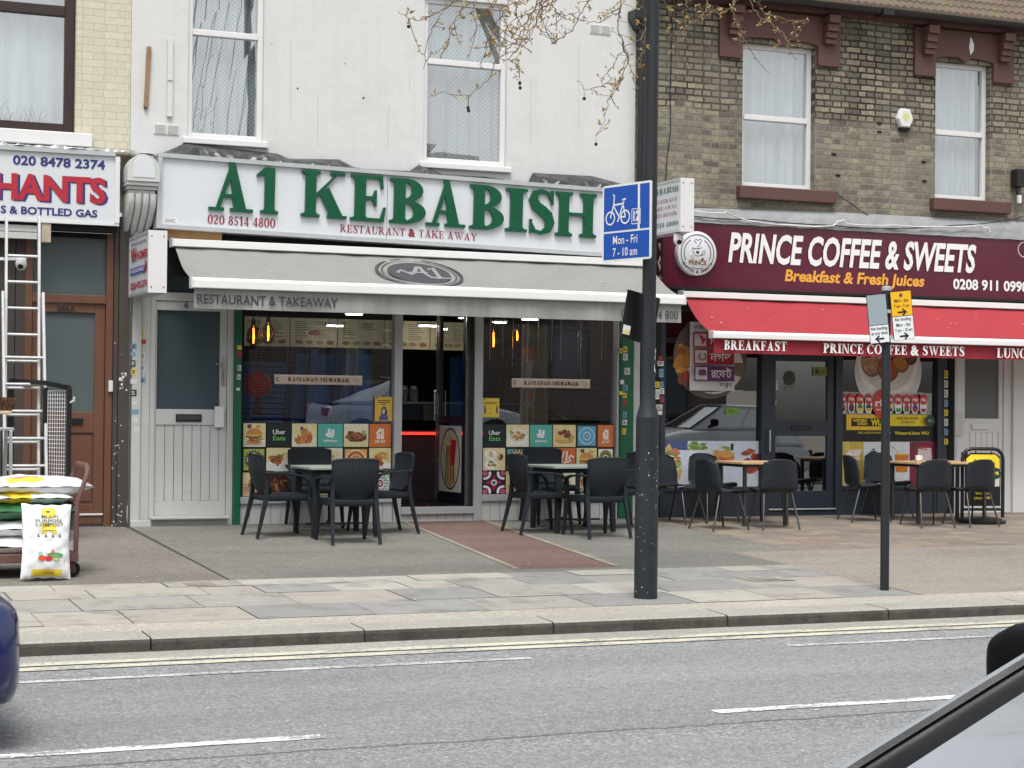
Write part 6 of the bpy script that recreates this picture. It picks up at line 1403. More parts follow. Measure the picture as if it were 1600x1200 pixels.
def fried(p):
    p.P([ell(.5, .5, .5, .5, 36)], (84, 78, 74)).P([ell(.55, .40, .40, .34, 28)], (214, 214, 210)); p.mess(.14, .42, .10, .14, [(170, 110, 50), (140, 84, 40), (190, 130, 60)], 16, .09).mess(.2, .22, .1, .06, [(120, 50, 40), (150, 70, 60)], 8, .06).P([[(.82, .44), (.97, .44), (.94, .26), (.8, .3)]], (120, 104, 90)).P([ell(.5, .2, .3, .12, 24)], (120, 60, 60)).mess(.5, .5, .25, .2, BRN, 14, .09)
round_print(win, 1110, 558, 57, .0275, fried); round_print(win2, 1388, 580, 52, .0275, sweets)
# Bengali mobile payment board hanging inside the left coffee shop window
x0, x1, z0, z1 = rc(1077, 503, 1146, 611, .01)
def bengali(p):
    p.bg((212, 212, 216)); k = dict
    p.T(sans('এখােন', .01), .06, .90, .30, .055, (40, 36, 40))
    for zc, c, w, ww in ((.74, (160, 30, 60), 'িবকাশ', .52), (.495, (156, 30, 44), 'নগদ', .48), (.25, (96, 34, 104), 'রেকট', .48)):
        p.rect(.05, .95, zc-.11, zc+.11, c).rect(.08, .34, zc-.09, zc+.09, (206, 200, 206)); p.T(sans(w, .012), .40, zc-.06, ww, .115, (226, 222, 226))
    p.P([[(.12, .82), (.20, .72), (.18, .66), (.24, .70), (.31, .77), (.24, .76), (.20, .80)]], (170, 30, 60)).P(ring(.21, .495, .09, .03, 20, 120, 420, ry=.06), (150, 80, 70)).rect(.13, .3, .22, .28, (110, 60, 120)).P([[(.13, .28), (.3, .28), (.26, .31), (.15, .30)]], (90, 40, 100)); p.T(sans('করুন', .01), .58, .06, .3, .055, (40, 36, 40))
sheet_thing('payment_board', 'pale board with three red and purple bands of Bengali lettering', 'sign', x0, x1, z0, z1, -.012, bengali)
x0, x1, z0, z1 = rc(1134, 637, 1154, 648, .02); 
def open_(p): p.bg((110, 160, 50)); p.rect(.1, .9, .3, .42, (70, 110, 40)).rect(.2, .6, .55, .7, (70, 110, 40))
sheet_thing('window_label', 'small green label stuck low in the left coffee shop window', 'label', x0, x1, z0, z1, .022, open_)
x0, x1, z0, z1 = rc(1270, 573, 1293, 588, .015)
def green_(p): p.bg((128, 138, 60)).P([ell(.28, .5, .14, .3, 14)], (50, 60, 40)); p.rect(.5, .9, .55, .65, (70, 80, 40)).rect(.5, .8, .35, .45, (70, 80, 40))
sheet_thing('window_label', 'olive green label in the top corner of the coffee shop door', 'label', x0, x1, z0, z1, .012, green_)
mb = MB(); q = at(1234, 591, .015); mb.put([ell(0, 0, .085, .095, 20)], (q.x, .014, q.z), (1, 0, 0), (0, 0, 1), fl((56, 92, 74))); mb.put([ell(0, 0, .07, .08, 20)], (q.x, .0135, q.z), (1, 0, 0), (0, 0, 1), fl((44, 60, 56))); mb.put([[(-.07, -.13), (.07, -.13), (.07, -.1), (-.07, -.1)]], (q.x, .0135, q.z), (1, 0, 0), (0, 0, 1), fl((100, 120, 100)))
tag(mb.build('door_emblem'), 'round dark green emblem sticker on the glass of coffee shop door', 'sticker')

# ================================================================== INSIDE THE RESTAURANT
M_menu = emit('menu board with added glow', (140, 132, 104), .20)  # slight glow added to boards, ink and pictures so they read indoors
mx0, mx1, mz0, mz1 = rc(300, 500, 742, 548, 2.6)
mz1 = at(480, 497, 2.6).z
xs = [mx0+(mx1-mx0)*i/6 for i in range(7)]
for i in range(6):
    t = thing('menu_board', ['dim menu board with food columns, first from the left inside restaurant', 'dim menu board behind the left pendant bulbs inside restaurant', 'dim menu board with small red picture inside restaurant', 'dim menu board right of the red picture one inside restaurant', 'dim menu board left of the doorway inside restaurant', 'dim menu board seen through the open doorway'][i], 'menu board', ((xs[i]+xs[i+1])/2, 2.6, mz0))
    MB().box(xs[i]+.01, xs[i+1]-.01, 2.6, 2.64, mz0, mz1, M_menu).build('panel', t)
    p = Pic(xs[i]+.03, xs[i+1]-.03, mz0+.02, mz1-.02, 2.598); INK = emit('menu ink', (52, 46, 42), .02)
    for c in range(2):
        for r_ in range(9):
            if rng.random() < .85: p.rect(.06+.46*c, .06+.46*c+rng.uniform(.2, .38), .9-.075*r_, .925-.075*r_, INK)
    for q in range(4): p.blob(.15+.24*q, .13, .10, .09, emit('menu food %d' % (q % 3), [(110, 70, 50), (96, 100, 60), (120, 96, 70)][q % 3], .10))
    if i == 2: p.blob(.5, .5, .16, .12, emit('menu red', (120, 40, 50), .1))
    p.mb.build('print', t)
M_fil = emit('glowing filament', (255, 150, 30), 14.)
G_amb = glass('smoked bulb glass', .10, (.62, .5, .42))
for (px, py, Y, lab) in ((396, 524, .5, 'leftmost amber filament pendant bulb in the left restaurant window'), (419, 520, .45, 'amber filament pendant bulb right of its twin in left restaurant window'), (771, 530, .5, 'amber filament pendant bulb near the door in right restaurant window'), (808, 524, 1.3, 'small amber filament bulb further back in right restaurant window')):
    c = at(px, py, Y); k = 1. if Y < 1 else .7
    t = thing('pendant_lamp', lab, 'lamp', c, 'filament pendant lamps')
    MB().lathe([(.005, -.135*k), (.035*k, -.12*k), (.075*k, -.05*k), (.078*k, .0), (.06*k, .06*k), (.03*k, .11*k), (.02, .13*k)], c, G_amb, 20).build('bulb', t, smooth=60)
    MB().tube([c+Vector((0, 0, -.09*k)), c+Vector((.004, 0, -.02)), c+Vector((0, 0, .08*k))], [.007, .011, .007], M_fil, 6).build('filament', t)
    MB().lathe([(.022, .12*k), (.026, .16*k), (.012, .2*k)], c, M_letter, 12).tube([c+Vector((0, 0, .2*k)), (c.x, c.y, 2.77)], .005, M_letter, 6).build('holder', t, smooth=40)
M_tube = emit('lit strip', (255, 250, 240), 18.)
for (px, py, Y, w, lab) in ((553, 493, 1.6, .12, 'thin lit ceiling strip furthest left above the counter'), (523, 511, 2.3, .12, 'thin lit ceiling strip in front of the menu boards'), (669, 511, 2.3, .14, 'thin lit ceiling strip seen through the open doorway'), (780, 506, 2.0, .10, 'thin lit ceiling strip near door in right restaurant window'), (828, 501, 1.6, .12, 'thin lit ceiling strip at top of right restaurant window')):
    c = at(px, py, Y); mb = MB(); w *= .8; mb.box(c.x-w, c.x+w, c.y-.03, c.y+.03, c.z+.008, c.z+.02, M_tube)
    mb.box(c.x-w-.02, c.x+w+.02, c.y-.04, c.y+.04, c.z+.0205, c.z+.05, M_upvc); tag(mb.build('strip_light'), lab, 'light', 'ceiling strip lights')
for i, (px, y1) in enumerate(((765, 562), (785, 560), (801, 572), (824, 565), (841, 563), (862, 565), (876, 563), (903, 577), (907, 590), (940, 565))):
    c = at(px, y1, .35); tag(MB().tube([(c.x, .35, 2.77), (c.x+.004, .35, 2.3), (c.x, .35, c.z)], .0055, M_chrome if i % 3 else M_upvc, 6).build('hanging_cord'), 'thin pale cord hanging from the ceiling inside the right restaurant window', 'cord', 'pale cords hanging inside the right restaurant window')
M_bluep = mk('deep blue panel', (64, 132, 210), .45, .15, 2.); M_blued = mk('dark blue strut', (34, 56, 110), .45, .15, 3.)
t = thing('blue_panelling', 'tall slatted blue cabinet made up for the blue shapes in the left window', 'panelling', (6.0, 1.6, .13))  # invented panels that give the blue showing in the glass
cx0, cx1, cz0, cz1 = rc(378, 550, 545, 700, 1.5)
mb = MB()
for i in range(26): mb.box(cx0, cx0+(cx1-cx0)*.42, 1.5, 1.56, .2+i*.063, .2+i*.063+.05, M_bluep)
mb.build('slats', t); MB().box(cx0+(cx1-cx0)*.42, cx1+.3, 1.58, 1.62, .15, cz1, M_bluep).build('back_panel', t)
for u in (.42, .62, .86, 1.05):
    mb = MB(); mb.bar((cx0+(cx1-cx0)*(u-.06), 1.52, .2), (cx0+(cx1-cx0)*(u+.05), 1.52, cz1+.05), .09, .06, M_blued if u in (.42, .86) else M_bluep, (0, 1, 0)); mb.build('upright', t)
MB().bar((cx0+(cx1-cx0)*.64, 1.50, .95), (cx0+(cx1-cx0)*.86, 1.50, 1.02), .06, .03, mk('red cross bar', (110, 30, 40), .5, .1)).build('rail', t)
c = at(403, 600, .9); t = thing('red_globe', 'round red hanging decoration made up for the blurred red shape in left pane', 'globe', c)  # invented globe with a faint glow, standing in for a blurred red spot
mb = MB(); mb.lathe([(.02, -.15)]+[(.155*math.sin(R(a)), -.15*math.cos(R(a))) for a in range(20, 170, 15)]+[(.02, .15)], c, emit('faint red glow', (140, 20, 40), .08), 20); mb.build('lantern', t, smooth=30)
MB().tube([c+Vector((0, 0, .15)), (c.x, c.y, 2.77)], .004, M_letter, 6).build('cord', t); MB().lathe([(.03, -.15), (.05, -.34), (.001, -.35)], c, mk('red tassel', (120, 24, 36), .9, .2), 10).build('tassel', t)
M_ss = mk('stainless counter', (140, 144, 148), .3, .1, 2., met=.8)
t = thing('serving_counter', 'dark serving counter with steel shelf and red glowing strip behind doorway', 'counter', (7.6, 2.3, .13))
MB().box(6.6, 9.4, 2.2, 2.9, .131, .95, mk('dark counter front', (86, 74, 76), .35, .2, 2.)).build('front', t)
MB().box(6.6, 9.4, 2.12, 2.9, .955, 1.0, M_ss).build('worktop', t)
MB().box(6.6, 9.4, 2.3, 2.34, 1.0, 1.34, G_door).box(6.6, 9.4, 2.25, 2.6, 1.345, 1.37, M_ss).build('glass_screen', t)
MB().box(6.62, 9.38, 2.105, 2.118, .955, .985, emit('red glow strip', (255, 40, 30), 2.5)).build('light_strip', t)
for px in (630, 646):
    c = at(px, 598, 2.4); mb = MB(); mb.lathe([(.055, 0), (.06, .16), (.05, .17)], (c.x, c.y, 1.37), mk('frosted jar', (110, 114, 118), .3, .1), 16); mb.lathe([(.052, .171), (.052, .20), (.001, .205)], (c.x, c.y, 1.37), M_chrome, 16)
    tag(mb.build('storage_jar', smooth=40), 'steel lidded jar on the counter shelf, %s' % ('half hidden by the door frame' if px == 630 else 'in full view through the doorway'), 'jar')
c = at(855, 540, 2.6); t = thing('drinks_fridge', 'tall dark drinks fridge with rows of bottles behind right window', 'fridge', (c.x, 2.6, .13))
MB().box(c.x-.36, c.x+.36, 2.6, 3.2, .131, 2.1, mk('dark fridge', (54, 56, 60), .4, .1)).build('body', t)
mb = MB(); mb.box(c.x-.3, c.x+.3, 2.58, 2.598, .5, 1.95, emit('fridge glow', (96, 100, 104), .10)); mb.build('glass_door', t)
mb = MB()
for r_ in range(5):
    for k in range(8): mb.tube([(c.x-.26+k*.074, 2.56, .55+.28*r_), (c.x-.26+k*.074, 2.56, .70+.28*r_), (c.x-.26+k*.074, 2.56, .76+.28*r_)], [.028, .028, .012], fl([(150, 150, 150), (90, 60, 40), (60, 90, 60), (170, 60, 50)][(k+r_) % 4]), 6)
mb.build('bottles', t)['kind'] = 'stuff'
MB().box(c.x-.36, c.x+.36, 2.575, 2.599, 1.96, 2.1, emit('red fridge header', (120, 30, 40), .12)).build('header', t)
c = at(800, 640, .75); t = thing('house_plant', 'dark leafy plant in pot at the far end of right window', 'plant', (9.35, .7, .13))
mb = MB(); rg = random.Random(4)
for i in range(70):
    a, l = rg.random()*6.3, rg.uniform(.2, .55); b0 = Vector((9.35, .7, .55+rg.uniform(0, .55))); d = Vector((math.cos(a), math.sin(a)*.6, rg.uniform(.1, .9))).normalized(); s = Vector((-d.y, d.x, 0)).normalized()*.05
    mb.poly([b0, b0+d*l*.5+s, b0+d*l+Vector((0, 0, -.1)), b0+d*l*.5-s], fl((44, 74, 50) if i % 2 else (60, 90, 60)))
mb.build('leaves', t); MB().lathe([(.14, 0), (.19, .4), (.17, .4), (.16, .36), (.001, .36)], (9.35, .7, .131), M_brown, 16).build('pot', t, smooth=40); MB().tube([(9.35, .7, .4), (9.36, .7, 1.0)], .02, M_dkbrown, 6).build('stem', t)

# ================================================================== THE BUILDERS' MERCHANT'S PAVEMENT STOCK
M_lad = mk('scuffed aluminium', (186, 188, 188), .38, .14, 9., met=.5, dirt=((120, 118, 114), 6., .66, .6))
def ladder(label, top, bot, w, n, r0=.28, tilt=0.):
    t = thing('ladder', label, 'ladder', bot); top, bot = Vector(top), Vector(bot); d = top-bot
    for s in (0, 1): MB().bar(bot+Vector((w*s, 0, 0)), top+Vector((w*s, 0, 0)), .028, .065, M_lad, (0, 1, 0)).build('stile', t, bevel=.004)
    for i in range(n): p = bot+d*(r0+i*.28/1.0)/d.length; MB().tube([p+Vector((.01, 0, 0)), p+Vector((w-.01, 0, 0))], .016, M_lad, 8).build('rung', t, smooth=40)
    return t
A = at(10, 337, -.34); Bp = at(6, 760, -1.15); b_ = Vector((Bp.x, -1.2, gz(-1.2)))
wl = at(61, 340, -.34).x-A.x
ladder('tall silver ladder leaning against the white merchant fascia', A, b_, wl, 11, .15)
A2 = at(4, 456, -.62); b2_ = Vector((A2.x-.03, -1.32, gz(-1.32)))
ladder('shorter silver ladder section standing in front of the tall one', A2, b2_, at(67, 460, -.62).x-A2.x, 7, .20)
t = thing('platform_step', 'small silver platform step behind the compost stack at left edge', 'step', (1.9, -2.0, gz(-2.)))
q0, q1 = at(-22, 668, -2.2), at(21, 671, -2.2)
MB().box(q0.x, q1.x, -2.25, -1.9, q0.z-.03, q0.z, M_lad).build('platform', t, bevel=.006)
for x in (q0.x+.02, q1.x-.03):
    for y, yb in ((-2.24, -2.34), (-1.92, -1.8)): MB().bar((x, yb, gz(yb)), (x, y, q0.z-.03), .04, .03, M_lad).build('leg', t, bevel=.003)
MB().bar((q0.x+.02, -2.28, .35), (q1.x-.03, -2.28, .35), .03, .03, M_lad).build('tread', t)
t = thing('broom', 'upturned broom with brown bristles above the stacked bags', 'broom', (at(-6, 745, -2.5).x, -2.5, gz(-2.5)))
c = at(0, 645, -2.5); MB().box(c.x-.14, c.x+.10, -2.53, -2.47, c.z-.012, c.z+.022, mk('pale wood', (206, 184, 150), .6, .1, 8.)).build('head', t, bevel=.008)
mb = MB(); rg = random.Random(8)
for i in range(700):
    x = c.x-.15+.25*rg.random(); y = -2.53+.06*rg.random(); h = rg.uniform(.07, .13); dx = (x-c.x+.02)*.35+rg.uniform(-.02, .02); dy = rg.uniform(-.03, .03)
    mb.bar((x, y, c.z+.02), (x+dx, y+dy, c.z+.02+h*(1-.9*abs(x-c.x+.02))), .004, .004, fl([(92, 58, 40), (120, 80, 54), (70, 44, 32)][i % 3]))
mb.build('bristles', t); MB().tube([(c.x-.02, -2.5, c.z-.01), (c.x-.10, -2.55, gz(-2.5))], .014, M_wood, 8).build('handle', t, smooth=40)
# folded black gate with white mesh
t = thing('mesh_gate', 'black framed gate panel with white wire mesh leaning by brown door', 'gate', (2.75, -1.1, gz(-1.1)))
P1, P2 = at(71, 598, -1.0), at(108, 606, -1.35); zb_ = gz(-1.2)+.02
def MP(u, z): return (P1.x+(P2.x-P1.x)*u, -1.0-.35*u, z)
for u in (0., 1.): MB().bar(MP(u, zb_), MP(u, P2.z), .055, .05, M_letter).build('post', t, bevel=.004)
MB().bar(MP(0, P1.z), MP(1, P2.z), .045, .045, M_letter).bar((P1.x-.3, -.7, P1.z+.02), MP(0, P1.z), .045, .045, M_letter).build('top_rail', t)
MB().bar((P1.x-.3, -.7, zb_), (P1.x-.3, -.7, P1.z+.02), .05, .05, M_letter).build('post', t)
mb = MB(); zl_, zu_ = .42, P2.z-.03
for i in range(9): u = .12+.80*i/8; mb.bar(MP(u, zl_), MP(u, zu_), .006, .006, M_upvc)
for i in range(26): z = zl_+(zu_-zl_)*i/25; mb.bar(MP(.10, z), MP(.93, z-.0), .006, .006, M_upvc)
mb.poly([MP(.1, zl_), MP(.93, zl_), MP(.93, zu_), MP(.1, zu_)], glass('thin plastic film', .05, (.55, .57, .6)))
mb.build('wire_mesh', t)
MB().bar(MP(.96, zl_+.5), MP(.97, zu_), .03, .012, M_upvc).tube([MP(1, zu_-.12), MP(1.2, zu_-.10), MP(1.22, zu_-.06)], .012, M_upvc, 6).build('strap', t)
# sacks
M_sack = mk('white plastic sack', (222, 224, 226), .32, .05, 5., .5, 16.); M_sacky = mk('yellow print', (222, 196, 60), .4, .1, 9.); M_sackg = mk('green plastic sack', (40, 100, 60), .35, .1, 6., .4, 14.)
def pillow(mb, O, U, V, Wn, L, Wd, H, mat, seed=0, bands=(), n=26, m=16):
    O, U, V, Wn = Vector(O), Vector(U).normalized(), Vector(V).normalized(), Vector(Wn).normalized(); rg = random.Random(seed); ph = [rg.random()*6 for _ in range(6)]
    def P(u, v, s):
        a, b = 2*u-1, 2*v-1
        h = H/2*max(0, (1-abs(a)**3.2))**.7*max(0, (1-abs(b)**2.6))**.6+.003
        h *= 1+.10*math.sin(9*u+ph[0])*math.sin(6*v+ph[1])
        h += .006*math.sin(31*u+ph[2]+4*v)*math.sin(17*v+ph[3])*(1-a*a*.5)
        pin = 1-.06*(1-abs(a)**2)*0+.0
        e = 1-.035*math.cos(b*math.pi/2)*(abs(a)**6)
        return O+U*(a*L/2*e+.004*math.sin(23*v+ph[4])*(abs(a) > .9))+V*(b*Wd/2*(1-.05*(1-abs(a))+.03*(abs(a)**4)))+Wn*(s*h)
    for s in (1, -1):
        vs = [P(i/n, j/m, s) for j in range(m+1) for i in range(n+1)]; o = len(mb.v); mb.v += vs
        for j in range(m):
            for i in range(n):
                f = (j*(n+1)+i, j*(n+1)+i+1, (j+1)*(n+1)+i+1, (j+1)*(n+1)+i); u = (i+.5)/n; v = (j+.5)/m; mt = mat
                for (u0, u1, v0, v1, bm) in bands:
                    if u0 <= u <= u1 and v0 <= v <= v1: mt = bm
                mb.f.append(tuple(o+q for q in (f if s > 0 else f[::-1]))); mb.m.append(mb.mi(mt))
    return P
M_sackr = mk('pink red print', (176, 84, 84), .4, .2, 14.)
GZ4 = gz(-3.9)
tr = thing('trolley', 'rusty red flatbed trolley loaded with compost sacks at left edge', 'trolley', (1.9, -3.85, GZ4))
M_rust = mk('rusty red paint', (100, 70, 66), .7, .2, 8., .2, 40.)
tx1 = at(120, 870, -4.1).x; tx0 = tx1-1.35; dz_ = at(60, 866, -4.2).z
MB().box(tx0, tx1, -4.2, -3.45, dz_-.07, dz_, M_rust).build('deck', tr, bevel=.006)
hx_ = at(119, 800, -4.18).x
ys_ = (-4.18, -3.5); hz_ = at(103, 727, -4.1).z
mb = MB(); mb.tube([(hx_, ys_[0], dz_), (hx_+.01, ys_[0], hz_-.30), (hx_+.08, ys_[0]+.01, hz_-.10), (hx_+.10, ys_[0]+.05, hz_-.03), (hx_+.10, ys_[0]+.14, hz_), (hx_+.10, ys_[1]-.14, hz_), (hx_+.10, ys_[1]-.05, hz_-.03), (hx_+.08, ys_[1]-.01, hz_-.10), (hx_+.01, ys_[1], hz_-.30), (hx_, ys_[1], dz_)], .021, M_rust, 10)
mb.tube([(hx_, ys_[0], hz_-.32), (hx_, ys_[1], hz_-.32)], .014, M_rust, 8); mb.build('handle', tr, smooth=50)
MB().box(hx_-.008, hx_+.012, ys_[0]+.03, ys_[1]-.03, dz_+.18, hz_-.34, mk('grey metal sheet', (136, 136, 134), .5, .15, 5.)).build('end_panel', tr)
for x in (tx0+.15, tx1-.06):
    for y in (-4.12, -3.55):
        mb = MB(); zc = gz(y)+.065; mb.lathe([(.02, -.022), (.058, -.022), (.065, -.012), (.065, .012), (.058, .022), (.02, .022)], (x+.02, y, zc), M_black, 20, 'y'); mb.lathe([(.03, -.026), (.03, .026)], (x+.02, y, zc), M_rust, 12, 'y'); mb.box(x-.05, x+.04, y-.035, y-.028, zc, dz_-.071, M_rust); mb.box(x-.05, x+.04, y+.028, y+.035, zc, dz_-.071, M_rust); mb.build('wheel', tr, smooth=40)
z = dz_; gr = 'compost sacks stacked on the trolley'
specs = [(.13, M_sack, ((.0, 1, .0, .5, M_sacky),), 'white and yellow compost sack at the bottom of the trolley stack', tx1-.66, .02), (.13, M_sack, ((.1, .7, .1, .9, M_sacky),), 'white sack with yellow corner second from bottom of trolley stack', tx1-.66, -.03)]
def sack_on(cx, cy, zc, L_, W_, H_, mat, bands, label, seed, g=gr):
    mb = MB(); pillow(mb, (cx, cy, zc), (1, 0, 0), (0, 1, 0), (0, 0, 1), L_, W_, H_, mat, seed, bands); tag(mb.build('compost_sack', smooth=60), label, 'sack', g)
zt0 = z
def zpx(y): return at(60, y, -4.0).z
sack_on(tx1-.62, -3.85, (zpx(866)+zpx(838))/2, 1.1, .62, zpx(834)-zpx(866), M_sack, ((.2, .8, .25, .75, M_sacky),), 'white sack with yellow print at the bottom of the trolley stack', 1)
sack_on(tx1-.66, -3.83, (zpx(838)+zpx(812))/2, 1.0, .60, zpx(808)-zpx(838), M_sack, ((.3, .9, .2, .5, M_sacky),), 'white sack under the green one in the trolley stack', 2)
sack_on(tx1-.57, -3.82, (zpx(812)+zpx(784))/2, 1.15, .66, zpx(783)-zpx(813), M_sackg, (), 'green plastic sack in the middle of the trolley stack', 3)
sack_on(tx1-.92, -3.85, (zpx(786)+zpx(768))/2, .74, .58, zpx(765)-zpx(788), M_sack, (), 'white sack on the green one, left of two', 4)
sack_on(tx1-.38, -3.83, (zpx(786)+zpx(769))/2, .70, .58, zpx(765)-zpx(788), M_sack, ((.1, .5, .0, .3, M_sacky),), 'white sack on the green one, right of two', 5)
sack_on(tx1-.95, -3.85, (zpx(768)+zpx(750))/2, .78, .58, zpx(744)-zpx(770), M_sack, ((.3, .8, .06, .22, M_sacky), (.25, .8, .22, .34, M_sackr)), 'topmost left sack with yellow and pink print on the trolley', 6)
sack_on(tx1-.30, -3.83, (zpx(770)+zpx(750))/2, .88, .58, zpx(742)-zpx(773), M_sack, ((.2, .55, .04, .22, M_sacky), (.25, .5, .22, .34, M_sackr)), 'topmost right sack poking through the trolley handle', 7)
# the sack propped up in front
sk = lthing('compost_sack', 'upright white sack lettered MULTI PURPOSE COMPOST leaning on the trolley', 'sack')
LS_, WS_ = .62, .40
mb = MB(); Pf = pillow(mb, (0, 0, LS_/2), (0, 0, 1), (1, 0, 0), (0, -1, 0), LS_, WS_, .15, M_sack, 9, ((.03, .115, .2, .8, M_sacky),), 40, 26); mb.build('bag', sk, smooth=60)
mb = MB()
def on_sack(ps, a, b, m, lift):                       # a across 0..1 from the left, b up 0..1; follows the bulge of the bag
    for i, q in enumerate(ps):
        vs = []
        for x, y in q:
            v = 1-(1-(a+x)) ; p = Pf(b+y, a+x, 1); vs.append((p.x, p.y-lift-.0001*(i % 20), p.z))
        vs = vs[::1]; mb.poly(vs, m)
def flipx(ps): return ps
def st(s, a, b, w, h, m, lift=.006, bold=.012): on_sack([[(x, y) for x, y in p] for p in fit(sans(s, bold), w, h)], a, b, m, lift)
on_sack([ell(0, 0, .16, .075, 24)], .52, .88, M_sacky, .005); on_sack([[(-.15, 0), (.15, 0), (.15, .10), (-.15, .10)], [(-.15, 0), (-.15, -.06), (0, -.02)], [(.15, 0), (0, -.02), (.15, -.06)]], .52, .64, M_sacky, .0045)
Mt = flat('grey brown print', (96, 90, 70)); on_sack([ell(0, 0, .045, .014, 10)], .5, .89, Mt, .0075)
st('MULTI', .36, .80, .34, .038, Mt, .007); st('PURPOSE', .24, .745, .56, .038, Mt, .007); st('COMPOST', .23, .69, .60, .042, Mt, .007)
for i in range(4): on_sack([ell(0, .0, .032, .016, 10, 180, 360), [(-.02, .006), (.0, .0), (.02, .008), (.0, .032)]], .30+.15*i, .565, flat('small green print', (60, 110, 84)), .006)
for cx, cy, rx, ry, c in ((.66, .31, .17, .035, (90, 150, 90)), (.38, .27, .085, .035, (206, 84, 50)), (.52, .265, .08, .035, (196, 50, 56)), (.68, .26, .08, .026, (166, 176, 120)), (.60, .36, .04, .03, (206, 120, 130)), (.50, .345, .05, .02, (226, 220, 180)), (.34, .33, .05, .03, (120, 170, 150))): on_sack([ell(0, 0, rx, ry, 14)], cx, cy, fl(c), .006)
st('LARGE', .42, .058, .22, .025, Mt, .007)
for a in (.14, .86): on_sack([[(0, .15), (.006, .15), (.006, .85), (0, .85)]], a, 0, fl((190, 150, 160)), .004)
mb.build('print', sk)
q = gnd(71, 908); place(sk, (q.x, q.y, q.z+.015), (R(-9), R(2), R(4)))

